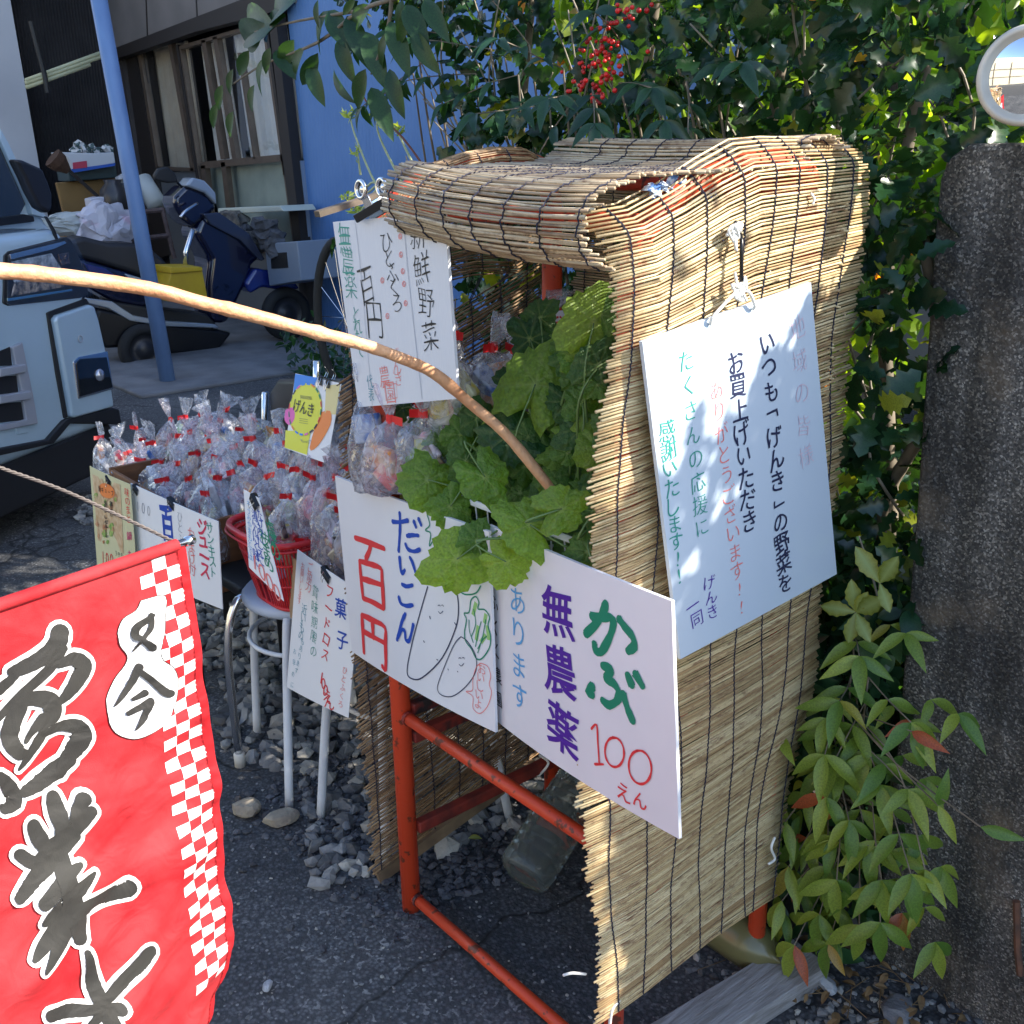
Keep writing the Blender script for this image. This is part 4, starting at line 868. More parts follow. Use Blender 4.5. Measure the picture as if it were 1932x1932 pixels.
# sewn hem round the rod and along the right edge
MB().grid(lambda u, v: FS(.012 + u * (FW - .012), 0, 0) + np.array([0, 0, .004]) + .0075 * (fn * math.cos(-1.4 + v * 4.6) + np.array([0, 0, 1]) * math.sin(-1.4 + v * 4.6)), 80, 10).build('rod_sleeve', FRED, flag, smooth=True)
MB().grid(lambda u, v: FS(.001 + .012 * u, v * FH, .0018 * math.sin(math.pi * (.15 + .7 * u)) + .0005 * math.sin(v * 260)), 4, 200).build('hem', cloth('hem_red', (.46, .006, .012), (.52, .012, .02), .3), flag, smooth=True)
mb = MB()
for i in range(130):
    v0 = .004 + i * .0067; mb.add(*(lambda t: (t.v, t.f))(MB().tube([FS(.0135, v0, .002), FS(.0135, v0 + .0042, .002)], .0005, 4)))
tag(mb.build('stitches', cloth('stitch_red', (.35, .005, .01), (.4, .01, .015), 0), flag), kind='stuff')
MB().tube([tip + hdir * .012 + np.array([0, 0, .004]), tip - hdir * (FW + .02) + np.array([0, 0, .004])], .0048, 12).build('rod', CHROME, flag, smooth=True)
MB().lathe(tip + hdir * .012 + np.array([0, 0, .004]), [(.0062, -.012), (.0062, 0), (.0001, .003)], 14, R=np.stack([fn, [0, 0, 1.0], hdir], 1)).build('rod_cap', CHROME, flag, smooth=True)
FP = tip
def fuv(px):
    p = atp(px, tip, fn) - tip; return np.array([-(p @ hdir), -p[2]])
def fpatch(pts, mt, layer=0, name='print', dens=1):
    """flat print that follows the cloth: outline in cloth metres, cut to a fine grid"""
    bm = bmesh.new(); vs = [bm.verts.new((p[0], p[1], 0)) for p in pts]; bm.faces.new(vs); bmesh.ops.triangulate(bm, faces=bm.faces); return fbm(bm, mt, layer, name)
def fbm(bm, mt, layer, name):
    for ax in (0, 1):
        lo = min(v.co[ax] for v in bm.verts); hi = max(v.co[ax] for v in bm.verts); q = lo + .006
        while q < hi:
            n = (1, 0, 0) if ax == 0 else (0, 1, 0); bmesh.ops.bisect_plane(bm, geom=bm.verts[:] + bm.edges[:] + bm.faces[:], plane_co=(q if ax == 0 else 0, q if ax == 1 else 0, 0), plane_no=n, dist=1e-7); q += .011
    for v in bm.verts: v.co = Vector(FS(v.co.x, v.co.y, .0009 + .00045 * layer).tolist())
    me = bpy.data.meshes.new(name); bm.to_mesh(me); bm.free(); me.materials.append(mt); o = bpy.data.objects.new(name, me); COL.objects.link(o); o.parent = flag
    for p in me.polygons: p.use_smooth = True
    return o
FG = []
def fglyph(c, px, wpx, hpx, wt, mt, layer, ang=0, seed=1): need(c, wt); FG.append((c, px, wpx, hpx, wt, mt, layer, ang, seed))
def draw_flag():
    # checker squares: read three columns down the edge
    k7 = lambda x, y: (x / 2.1246, (1600 + y / 1.3573) / 1.5652)
    rows = 40; top = k7(590, 55); 
    for r in range(rows):
        v0 = .004 + r * .0163
        if v0 > FH - .02: break
        for c in range(3):
            if (r + c) % 2 == 0: continue
            u0 = .068 - c * .0185; u0 = .068 - c * .0185
            sk = .0
            pts = [(u0, v0), (u0 - .0185, v0), (u0 - .0185, v0 + .0163), (u0, v0 + .0163)]
            fpatch(pts, FWHT, 0, 'checker')
    # gourd shaped white patch
    g = [fuv(k7(*p)) for p in ((560, 235), (655, 215), (650, 300), (640, 370), (622, 430), (632, 470), (672, 500), (694, 550), (690, 650), (655, 730), (590, 775), (520, 792), (455, 770), (430, 710), (430, 640), (462, 560), (500, 500), (508, 460), (480, 420), (468, 370), (490, 310), (540, 275))]
    g = smooth_path([np.array([a[0], a[1], 0]) for a in g + [g[0]]], 3)[:-1]
    fpatch([(p[0], p[1]) for p in g], FWHT, 1, 'gourd_patch')
    mb = MB().tube([FS(p[0], p[1], .0016) for p in g] + [FS(g[0][0], g[0][1], .0016)], .0005, 4); mb.build('gourd_outline', FBLK, flag)
    for c, px, wpx, hpx, wt, mt, layer, ang, seed in FG:
        v, f = GL[(c, round(wt, 4))]; ctr = fuv(px)
        ex_ = fuv((px[0] + wpx / 2, px[1])) - fuv((px[0] - wpx / 2, px[1])); su = abs(ex_[0]); sv = abs(fuv((px[0], px[1] + hpx / 2))[1] - fuv((px[0], px[1] - hpx / 2))[1])
        q = v.copy(); q = q + .035 * np.stack([np.sin(q[:, 1] * 8 + seed), np.cos(q[:, 0] * 7 + seed * 2)], 1)
        ca, sa = math.cos(ang), math.sin(ang); q = np.stack([q[:, 0] * ca - q[:, 1] * sa, q[:, 0] * sa + q[:, 1] * ca], 1)
        bm = bmesh.new(); vs = [bm.verts.new((ctr[0] - x * su, ctr[1] - y * sv, 0)) for x, y in q]
        for fc in f:
            try: bm.faces.new([vs[i] for i in fc])
            except ValueError: pass
        fbm(bm, mt, layer, 'lettering')
    for i, (p, w) in enumerate(BRUSH): w = [q * 1.18 + 3 for q in w]; brush(p, w, 34, 1, FWHT, i, 'white_outline'); brush(p, w, 0, 2, FBLK, i, 'brush_stroke')
    for i, (p, w) in enumerate(SMALL): brush(p, w, 0, 2, FBLK, i, 'brush_stroke')
K7 = lambda x, y: (x / 2.1246, (1600 + y / 1.3573) / 1.5652)
BRUSH = [([(232, 362), (205, 425), (150, 465), (90, 500), (45, 520)], [58, 62, 50, 46, 34]), ([(-10, 600), (30, 560), (60, 530)], [34, 30, 20]),
 ([(245, 425), (190, 500), (130, 560), (60, 630), (-10, 710)], [24, 34, 32, 26, 20]), ([(225, 490), (285, 468), (330, 500), (305, 560), (265, 610), (225, 648)], [22, 46, 62, 56, 40, 16]),
 ([(60, 650), (130, 625), (190, 640), (200, 690), (150, 745)], [30, 52, 66, 66, 24]), ([(75, 665), (40, 740), (35, 800), (70, 845), (105, 850)], [46, 56, 58, 50, 24]), ([(95, 800), (130, 745), (160, 700)], [12, 26, 26]),
 ([(172, 762), (135, 820), (100, 880), (75, 915)], [36, 34, 24, 10]), ([(170, 775), (240, 742), (310, 750), (325, 790), (298, 840), (268, 885), (245, 940)], [22, 34, 56, 66, 62, 44, 34]),
 ([(95, 1010), (150, 975), (220, 930), (280, 885)], [30, 56, 62, 50]), ([(-10, 940), (30, 985), (48, 1035), (10, 1065)], [36, 56, 64, 40]),
 ([(212, 1030), (222, 1090), (235, 1150), (232, 1200)], [44, 58, 46, 40]), ([(322, 1035), (298, 1072), (275, 1115)], [50, 40, 22]), ([(128, 1140), (150, 1195), (175, 1240)], [44, 56, 40]),
 ([(78, 1262), (140, 1290), (200, 1225), (290, 1150), (350, 1085)], [44, 46, 52, 54, 40]), ([(60, 1425), (110, 1365), (165, 1305), (225, 1240), (290, 1185)], [34, 46, 60, 60, 36]),
 ([(150, 1445), (200, 1385), (260, 1320), (300, 1290)], [40, 42, 36, 16]), ([(160, 1525), (220, 1455), (300, 1385), (362, 1330)], [26, 56, 46, 10]), ([(225, 1230), (238, 1330), (262, 1430), (290, 1510), (305, 1590)], [50, 60, 72, 74, 50]),
 ([(245, 1480), (190, 1560), (145, 1625), (112, 1672)], [54, 46, 36, 12]), ([(255, 1545), (200, 1630), (150, 1715)], [46, 38, 10]), ([(290, 1485), (380, 1445), (450, 1420), (505, 1402)], [50, 54, 54, 60]),
 ([(330, 1650), (350, 1740), (372, 1820), (405, 1900), (430, 1990)], [20, 42, 46, 50, 50]), ([(572, 1652), (530, 1705), (470, 1765), (425, 1815), (375, 1860)], [52, 56, 46, 36, 30]), ([(195, 1905), (260, 1890), (330, 1880), (395, 1862)], [46, 44, 32, 26]), ([(300, 2000), (345, 1930), (400, 1880), (450, 1870)], [24, 26, 40, 40])]
SMALL = [([(603, 292), (578, 312), (540, 342), (533, 375), (562, 388)], [14, 24, 30, 34, 18]), ([(595, 292), (592, 340), (562, 385), (525, 440)], [22, 20, 14, 5]), ([(566, 398), (592, 420)], [24, 34]),
 ([(548, 500), (522, 560), (485, 620), (453, 662)], [26, 26, 20, 5]), ([(548, 520), (600, 562), (640, 600), (665, 606)], [24, 28, 36, 30]), ([(522, 632), (566, 606)], [14, 28]), ([(503, 688), (550, 660), (585, 636)], [20, 24, 28]), ([(585, 640), (558, 700), (524, 752)], [28, 24, 5])]
def brush(pts, wd, extra, layer, mt, idx, name):
    P = smooth_path([np.array([a, b, 0.]) for a, b in pts], 6); Wd = np.interp(np.linspace(0, 1, len(P)), np.linspace(0, 1, len(wd)), wd) + extra
    rr_ = random.Random(idx); L_ = []; R_2 = []
    for i in range(len(P)):
        t = P[min(i + 1, len(P) - 1)] - P[max(i - 1, 0)]; t = t / (np.linalg.norm(t) + 1e-9); n = np.array([-t[1], t[0], 0]); j = 1 + (.05 * rr_.uniform(-1, 1) if extra == 0 else 0)
        L_.append(P[i] + n * Wd[i] / 2 * j); R_2.append(P[i] - n * Wd[i] / 2 * (2 - j))
    def cap(c, frm, to, k=6):
        a0 = math.atan2(frm[1] - c[1], frm[0] - c[0]); r = np.linalg.norm(frm - c); return [c + r * np.array([math.cos(a0 + s), math.sin(a0 + s), 0]) for s in np.linspace(0, math.pi, k + 2)[1:-1]]
    V = []; off = .0010 + layer * .0012 + idx * .000022
    out = [P[0] * 1.0] + L_[:0]
    q = []
    for i in range(len(P)): q += [L_[i], P[i], R_2[i]]
    F = []
    for i in range(len(P) - 1): a = 3 * i; F += [(a, a + 1, a + 4, a + 3), (a + 1, a + 2, a + 5, a + 4)]
    for c, s, e in ((len(P) - 1, -1, 1), (0, 0, -1)):
        arc = cap(P[c], R_2[c], None) if c else cap(P[c], L_[c], None); base = len(q); q += arc; ids = ([3 * c + 2] + list(range(base, base + 6)) + [3 * c]) if c else ([3 * c] + list(range(base, base + 6)) + [3 * c + 2])
        F += [(3 * c + 1, ids[k], ids[k + 1]) for k in range(7)]
    V = [FS(*fuv(K7(p[0], p[1])), off) for p in q]
    return MB().add(V, F).build(name, mt, flag, smooth=True)
# ============================================================ foliage
def leaf_tpl(prof, n=6, fold=.25, curl=.25, spine=0, wav=0, sides=1):
    """leaf along +Y, length 1; prof(t) half width. returns verts, faces, vein flag"""
    V = []; VN = []
    for i in range(n + 1):
        t = i / n; w = prof(t); sp = (1 + spine * (1 if i % 2 else -1)) if 0 < i < n else 1
        z = -curl * t * t
        for k, s in enumerate((-1, 0, 1)):
            V.append((s * w * sp, t - (spine * .05 if s and i % 2 else 0), z + abs(s) * w * fold * (1 if not wav else 1) + wav * math.sin(i * 2.2 + s) * abs(s))); VN.append(1.0 if s == 0 else 0.0)
    F = []
    for i in range(n):
        a = i * 3; F += [(a, a + 1, a + 4, a + 3), (a + 1, a + 2, a + 5, a + 4)]
    return np.array(V), F, np.array(VN)
T_HOLLY = leaf_tpl(lambda t: .27 * math.sin(math.pi * min(1, t * .95 + .05)) ** .7 + .005, 8, .35, .2, .30)
T_LANCE = leaf_tpl(lambda t: .155 * (math.sin(math.pi * t ** .8)) ** 1.0 + .004, 6, .5, .35)
T_OVAL = leaf_tpl(lambda t: .23 * (math.sin(math.pi * min(1, t ** .9))) ** .8 + .004, 7, .3, .35)
T_TOOTH = leaf_tpl(lambda t: .22 * (math.sin(math.pi * t ** 1.25)) ** .9 + .004, 10, .3, .2, .09)
def xf_leaf(p, d, n, s, w=1):
    d = np.asarray(d, float); d = d / (np.linalg.norm(d) + 1e-9); n = np.asarray(n, float); n = n - d * (n @ d); n /= (np.linalg.norm(n) + 1e-9); x = np.cross(d, n)
    return np.stack([x * s * w, d * s, n * s], 1), np.asarray(p, float)
def scatter(name, tpl, X, mt, parent=None, nobj=300, seed=1, stuff='leaves'):
    """nearest leaves become leaf objects, the rest one mass"""
    V, Fc, VN = tpl; r = np.random.default_rng(seed)
    if nobj and len(X) > nobj:
        d = np.array([np.linalg.norm(x[1] - CAM) / (np.linalg.norm(x[0][:, 1]) + 1e-6) for x in X]); o = np.argsort(d); X = [X[i] for i in o]
    if nobj:
        me = bpy.data.meshes.new(name); me.from_pydata(V.tolist(), [], Fc); me.materials.append(mt)
        a = me.attributes.new('vein', 'FLOAT', 'POINT'); a.data.foreach_set('value', VN.astype(np.float32))
        for p in me.polygons: p.use_smooth = True
        for M_, p in X[:nobj]:
            o = bpy.data.objects.new(name, me); COL.objects.link(o); o.parent = parent
            m4 = Matrix(M_.tolist()).to_4x4(); m4.translation = Vector(p.tolist()); o.matrix_basis = m4
    X = X[nobj:]
    if X:
        n = len(V); A = np.concatenate([V @ M_.T + p for M_, p in X]); Fa = np.array(Fc); AF = (Fa[None] + (np.arange(len(X)) * n)[:, None, None]).reshape(-1, 4)
        me = bpy.data.meshes.new(stuff); me.from_pydata(A.tolist(), [], AF.tolist()); me.materials.append(mt)
        a = me.attributes.new('rnd', 'FLOAT', 'POINT'); a.data.foreach_set('value', np.repeat(r.uniform(0, 1, len(X)), n).astype(np.float32))
        a = me.attributes.new('vein', 'FLOAT', 'POINT'); a.data.foreach_set('value', np.tile(VN, len(X)).astype(np.float32))
        me.polygons.foreach_set('use_smooth', [True] * len(me.polygons))
        o = bpy.data.objects.new(stuff, me); COL.objects.link(o); o.parent = parent; tag(o, kind='stuff')
PTW = mat('pale_twig', (.34, .30, .24), .7, col2=(.18, .15, .11), scale=20)
TWIG = mat('twig_bark', (.22, .18, .13), .8, col2=(.12, .10, .07), scale=20)
L_HOLLY = leafmat('holly_leaf', (.007, .030, .016), (.026, .078, .026), trans=.26, rough=.26, tips=(.22, .26, .03), thr=.95)
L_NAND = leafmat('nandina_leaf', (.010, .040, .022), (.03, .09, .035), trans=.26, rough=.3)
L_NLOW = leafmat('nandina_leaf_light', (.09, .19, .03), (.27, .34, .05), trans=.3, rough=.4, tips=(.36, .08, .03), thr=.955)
L_BIG = leafmat('daphniphyllum_leaf', (.012, .045, .018), (.028, .075, .022), trans=.3, rough=.42)
L_BACK = leafmat('sunlit_shrub_leaf', (.07, .17, .02), (.24, .36, .04), trans=.55, rough=.35, tips=(.6, .2, .02), thr=.96)
L_YEL = leafmat('yellow_green_leaf', (.16, .20, .02), (.28, .28, .03), trans=.35, rough=.4, vein=1)
def rv(r): v = r.standard_normal(3); return v / np.linalg.norm(v)
def hedge_leaves(r, n, box, face=(0, -1, .5), s=(.044, .072), dens=None, front=.6, up=.25):
    X = []; (x0, x1), (y0, y1), (z0, z1) = box
    while len(X) < n:
        x = r.uniform(x0, x1); z = r.uniform(z0, z1); y = y0 + (y1 - y0) * r.uniform() ** (1 / front if front else 1)
        y += .05 * math.sin(x * 7 + z * 5) + .04 * math.sin(z * 11 - x * 3)
        if dens and not dens(x, y, z, r): continue
        nn = np.array(face) + rv(r) * .9; d = rv(r) * .8 + np.array([0, -.35, up]) 
        X.append(xf_leaf((x, y, z), d, nn, r.uniform(*s)))
    return X
r_ = np.random.default_rng(21)
def hd(x, y, z, r):
    if x < -.75 + .25 * math.sin(z * 9) + .10 * math.sin(z * 23) + .18 * (1.75 - z): return False
    if x > .60 and z < 1.45: return x < .69
    if x > .79: return False
    # thin patches let the light behind through
    g = math.sin(x * 9.1 + 1) * math.sin(z * 8.3 + 2) + math.sin(x * 4.3 - z * 6.1)
    return g < .75 or r.uniform() < .22
hedge = thing('holly_hedge', 'dark spiny-leaved holly hedge standing behind and right of the stall', 'hedge')
X = hedge_leaves(r_, 5600, ((-1.1, .95), (.56, .98), (.12, 2.15)), dens=hd)
scatter('leaf', T_HOLLY, X, L_HOLLY, hedge, 300, 2)
def limb(P, r0, r1, parent, mt=TWIG, n=6, name='branch'):
    P = smooth_path(P, 4); k = len(P); return MB().tube(P, [r0 + (r1 - r0) * i / (k - 1) for i in range(k)], n).build(name, mt, parent, smooth=True)
for i in range(110):
    x = r_.uniform(-.8, .62); z = r_.uniform(.3, 1.5); y = r_.uniform(.6, .85); h = r_.uniform(.2, .5)
    limb([(x, y + .1, z), (x + r_.normal(0, .05), y, z + h * .5), (x + r_.normal(0, .10), y - .07, z + h)], .0035, .0015, hedge, PTW, 5, name='twig')
for x in (-.55, -.15, .2, .5): limb([(x, .8, 0), (x + .05, .78, .7), (x - .03, .8, 1.3), (x + .05, .8, 1.9)], .02, .008, hedge, n=8)
limb([(.62, .75, .55), (.56, .72, .85), (.66, .68, 1.1), (.60, .68, 1.35)], .014, .009, hedge)
# unseen hedge added behind the gate wall, top cut to shape sun on the whiteboard
hedge2 = thing('added_shade_hedge', 'added unseen holly hedge behind the concrete wall, shaped to shade the right screen', 'hedge')
def hd2(x, y, z, r): 
    top = 1.86 + .42 * (x - 1.37) + .012 * math.sin(x * 5)
    return z < top if r.uniform() < .985 else (math.sin(x * 7.3 + 2) * math.sin(z * 9.1) > .5)
X = hedge_leaves(np.random.default_rng(5), 4200, ((.92, 1.82), (.86, .94), (.3, 2.36)), dens=hd2, s=(.05, .075)); scatter('leaf', T_HOLLY, X, L_HOLLY, hedge2, 40, 5)
for i in range(9): 
    x = .95 + .10 * i; limb([(x, .9, .0), (x + .03, .9, 1.2), (x - .02, .88, 1.85)], .009, .003, hedge2)
hedge3 = thing('added_shade_hedge', 'added unseen holly hedge beyond the gap that shades the ground', 'hedge')  # another unseen hedge, added to keep sun off the ground
X = hedge_leaves(np.random.default_rng(6), 2600, ((2.02, 3.6), (.84, .98), (.1, 1.9)), s=(.06, .09)); scatter('leaf', T_HOLLY, X, L_HOLLY, hedge3, 0, 5)
for i in range(9): limb([(2.1 + .18 * i, .9, .0), (2.12 + .18 * i, .9, 1.6)], .012, .004, hedge3)
# sunlit shrubs further back, then an evergreen and a house added to block sun
r_ = np.random.default_rng(31)
for nm, lab, c, R3, n in (('shrub', 'sunlit yellow-green shrub glimpsed through gaps at the top of the hedge', (.0, 1.5, 1.9), (1.3, .35, .62), 3200), ('shrub', 'bright green bush glimpsed between the right screen and the concrete pillar', (.30, 1.5, .95), (.42, .28, .62), 1300)):
    t = thing(nm, lab, 'shrub'); X = []
    for i in range(n):
        u = rv(r_) * r_.uniform(.55, 1) ** .5; p = np.array(c) + u * np.array(R3); p[2] = max(p[2], .05)
        X.append(xf_leaf(p, rv(r_) + np.array([0, 0, -.3]), rv(r_) + np.array([.3, 0, .6]), r_.uniform(.05, .09)))
    scatter('leaf', T_OVAL, X, L_BACK, t, 40, 3)
    for i in range(6): limb([(c[0] + r_.normal(0, .15), c[1], 0), (c[0] + r_.normal(0, .4), c[1] + .1, c[2] * .7), (c[0] + r_.normal(0, .7), c[1], c[2] * 1.15)], .016, .006, t)
L_TREE = leafmat('evergreen_leaf', (.012, .035, .014), (.035, .075, .022), trans=.2, rough=.45)
def tree(label, c, h, R3, n, seed):
    r = np.random.default_rng(seed); t = thing('sun_block_tree', label, 'tree', 'evergreen trees added behind the hedge for shade')
    limb([(c[0], c[1], 0), (c[0] + .05, c[1], h * .4), (c[0] - .03, c[1] + .05, h * .85)], .11, .03, t, mat('tree_bark', (.09, .07, .05), .9, bump=.6), 12, 'trunk')
    cl = [np.array([c[0], c[1], h * .6]) + rv(r) * np.array(R3) * .75 for _ in range(26)]; X = []
    for q in cl[:14]: limb([(c[0], c[1], h * .4), tuple((np.array([c[0], c[1], h * .5]) + q) / 2), tuple(q)], .03, .008, t, mat('tree_bark', (.09, .07, .05), .9, bump=.6))
    for i in range(n):
        q = cl[i % 26]; u = rv(r) * r.uniform(.4, 1) ** .5; X.append(xf_leaf(q + u * np.array(R3) * .42, rv(r), rv(r) + np.array([0, 0, .7]), r.uniform(.10, .17)))
    scatter('leaf', T_OVAL, X, L_TREE, t, 0, seed)
tree('broad evergreen tree added behind the hedge to block sun over the carport', (-1.3, 3.6), 4.8, (1.5, .9, 1.9), 3600, 1)  # tree added as a sun block for the yard on the left
nb_ = thing('sun_block_house', 'plain grey house block added beyond the hedge to keep sun off the van', 'house')  # building added only to block sun on the van and carport
MB().box((1.0, 6.2, 4.0), (6.4, 2.4, 8.2)).build('house_wall', mat('grey_render', (.30, .30, .30), .8), nb_)

# nandina with berries
nan = thing('nandina_shrub', 'nandina with long dark leaflets and red berries rising behind the roof', 'shrub')
r_ = np.random.default_rng(8); X = []
def spray(p, d, n, s, r, X, droop=.25):
    """compound nandina leaf: stalk with threes of leaflets"""
    p = np.asarray(p, float); d = np.asarray(d, float); d /= np.linalg.norm(d); P = [p]
    for i in range(n): d = d + np.array([0, 0, -droop * .3]) + rv(r) * .12; d /= np.linalg.norm(d); P.append(P[-1] + d * s * .9)
    for i, q in enumerate(P[1:]):
        side = np.cross(d, [0, 0, 1.0]); side /= np.linalg.norm(side) + 1e-9
        for sg_ in (-1, 1):
            X.append(xf_leaf(q, side * sg_ + d * .55 + np.array([0, 0, -.30]) + rv(r) * .2, np.array([.3, -.6, .8]) + rv(r) * .4, s * r.uniform(.8, 1.15)))
    X.append(xf_leaf(P[-1], d + np.array([0, 0, -.5]), np.array([.3, -.6, .8]) + rv(r) * .3, s * 1.15)); return P
for px, y, dx in (((1080, 175), .48, (.5, -.6, .1)), ((1010, 200), .50, (-.3, -.7, 0)), ((1120, 170), .46, (.6, -.5, -.1)), ((1060, 215), .45, (-.25, -.5, -.55)), ((1180, 150), .5, (.8, -.4, .1)), ((1240, 165), .5, (.7, -.5, -.3)),
                  ((1300, 175), .5, (.6, -.5, -.5)), ((900, 90), .55, (-.6, -.5, .1)), ((830, 60), .58, (-.7, -.3, .2)), ((950, 150), .52, (-.6, -.5, -.2)), ((870, 140), .55, (-.8, -.4, 0)), ((1180, 90), .55, (.3, -.5, .5)), ((980, 60), .56, (-.2, -.5, .6)), ((800, 110), .55, (-.7, -.4, -.3)), ((1040, 120), .5, (.0, -.8, .2)), ((1350, 130), .52, (.5, -.5, .2)), ((760, 40), .6, (-.6, -.4, -.2)), ((760, 150), .6, (-.7, -.3, -.3))):
    p = at(px, 1, y); P = spray(p - np.array(dx) * .04, dx, 3, .062, r_, X)
    MB().tube(P, .0013, 5).build('stalk', TWIG, nan); limb([p + np.array([.02, .10, -.5]), p + np.array([0, .06, -.2]), p - np.array(dx) * .04], .004, .002, nan, name='stem')
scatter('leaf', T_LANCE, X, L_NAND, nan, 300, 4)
BERRY = mat('red_berry', (.50, .012, .012), .3, var=.3)
bm = bmesh.new(); bmesh.ops.create_icosphere(bm, subdivisions=2, radius=.0046); bme = bpy.data.meshes.new('berry'); bm.to_mesh(bme); bm.free(); bme.materials.append(BERRY)
for p in bme.polygons: p.use_smooth = True
c0 = at((1130, 100), 1, .47); R = random.Random(3)
for i in range(120):
    t = R.random(); 
    px = (R.gauss(1095 + 60 * (1 - t) ** 2 * 1.0 + 25, 26), 8 + 190 * t); 
    if 55 < px[1] < 72: continue
    p = at(px, 1, .47 + R.uniform(-.04, .04)); o = bpy.data.objects.new('berry', bme); COL.objects.link(o); o.parent = nan; o.location = p; s_ = R.uniform(.75, 1.1); o.scale = (s_,) * 3
MB().tube([at((1150, 0), 1, .5), at((1140, 60), 1, .49), at((1115, 130), 1, .48), at((1100, 190), 1, .48)], .002, 5).build('berry_stalk', TWIG, nan)

# lower nandina right of the stall
low = thing('nandina_shrub', 'low nandina with green and red-tipped leaves spilling beside the concrete pillar', 'shrub'); X = []
r_ = np.random.default_rng(14)
for px, y, dx in (((1590, 1290), .55, (.3, -.6, .2)), ((1560, 1350), .53, (.2, -.6, -.2)), ((1620, 1400), .52, (.6, -.4, -.2)), ((1520, 1480), .52, (-.2, -.5, -.4)), ((1560, 1460), .50, (.7, -.5, -.3)), ((1640, 1430), .50, (.8, -.3, -.1)),
                  ((1500, 1560), .50, (-.1, -.5, -.7)), ((1560, 1560), .48, (.3, -.5, -.6)), ((1600, 1500), .5, (.7, -.5, -.4)), ((1640, 1560), .48, (.5, -.5, -.7)), ((1540, 1640), .47, (-.1, -.4, -.9)), ((1600, 1650), .46, (.3, -.3, -.9)), ((1560, 1700), .46, (.0, -.3, -1)), ((1690, 1540), .45, (.6, -.3, -.5)),
                  ((1600, 1210), .56, (.4, -.5, .3)), ((1650, 1300), .52, (.6, -.3, .0)), ((1530, 1390), .54, (-.1, -.6, .1)), ((1490, 1640), .47, (-.3, -.4, -.7)), ((1620, 1340), .54, (.0, -.6, -.3)), ((1580, 1420), .53, (.2, -.6, -.3)), ((1530, 1540), .52, (.4, -.6, -.3)), ((1650, 1640), .46, (.4, -.4, -.8)), ((1500, 1700), .47, (-.1, -.5, -.6))):
    px = (1592 + (px[0] - 1575) * .78 + max(0, (px[1] - 1400)) * .04, px[1] - 12)
    p = at(px, 1, y - .02); P = spray(p - np.array(dx) * .03, dx, 2, .070, r_, X); spray(p + np.array([r_.normal(0, .03), .05, r_.normal(0, .04)]), (dx[0] + r_.normal(0, .4), dx[1], dx[2]), 2, .062, r_, X); MB().tube(P, .0012, 5).build('stalk', TWIG, low)
    limb([(.62, .68, .05), (.63 + r_.normal(0, .02), .60, .3), p - np.array(dx) * .03], .003, .0015, low, name='stem')
for px, y, d in (((1745, 1640), .42, (-.2, -.2, -1)), ((1745, 1640), .42, (-.9, -.2, .1)), ((1745, 1640), .42, (.5, -.2, -.3)), ((1770, 1520), .42, (.9, -.2, -.9)), ((1770, 1520), .42, (.2, -.1, .9)), ((1720, 1380), .44, (.9, -.2, .0)), ((1720, 1380), .44, (.7, -.2, -1)), ((1850, 1560), .40, (.8, .2, 0))):
    X.insert(0, xf_leaf(at(px, 1, y), d, (.5, -.7, .4), .062))
for px, y in (((1745, 1640), .42), ((1770, 1520), .42), ((1720, 1380), .44), ((1850, 1560), .40)): MB().tube(smooth_path([at((1600, 1340), 1, .5), at((1690, 1440 if px[1] > 1400 else 1370), 1, .45), at(px, 1, y)], 4), .0013, 5).build('stalk', TWIG, low)
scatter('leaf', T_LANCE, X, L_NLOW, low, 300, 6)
# dark evergreen infill below, beside the pillar
fill = thing('evergreen_shrub', 'dark glossy shrub filling the gap between right screen and pillar', 'shrub')
X = hedge_leaves(np.random.default_rng(17), 900, ((.40, .70), (.56, .85), (.05, .75)), s=(.05, .08)); scatter('leaf', T_OVAL, X, L_NAND, fill, 120, 7)
for x in (.45, .55, .62): limb([(x, .7, 0), (x + .02, .66, .3), (x - .02, .62, .6)], .005, .002, fill)
yg = thing('toothed_leaf_sprig', 'yellow-green toothed leaves sprouting right of the whiteboard corner', 'sprig')
X = []
for (cx, cy), ds in (((1615, 1155), [((1560, 1145), .06), ((1600, 1185 + 25), .055), ((1640, 1210), .055), ((1665, 1130), .07), ((1605, 1090), .06), ((1640, 1110), .05)]), ((1660, 1100), [((1690, 1055), .065), ((1620, 1040), .07), ((1680, 1160), .05)])):
    c = at((cx, cy), 1, .50)
    for q, s in ds:
        e = at(q, 1, .48); X.append(xf_leaf(c, e - c, (.4, -.8, .4), s))
    limb([at((cx, cy + 40), 1, .6), c], .003, .002, yg, name='stem')
scatter('leaf', T_TOOTH, X, L_YEL, yg, 300, 9)
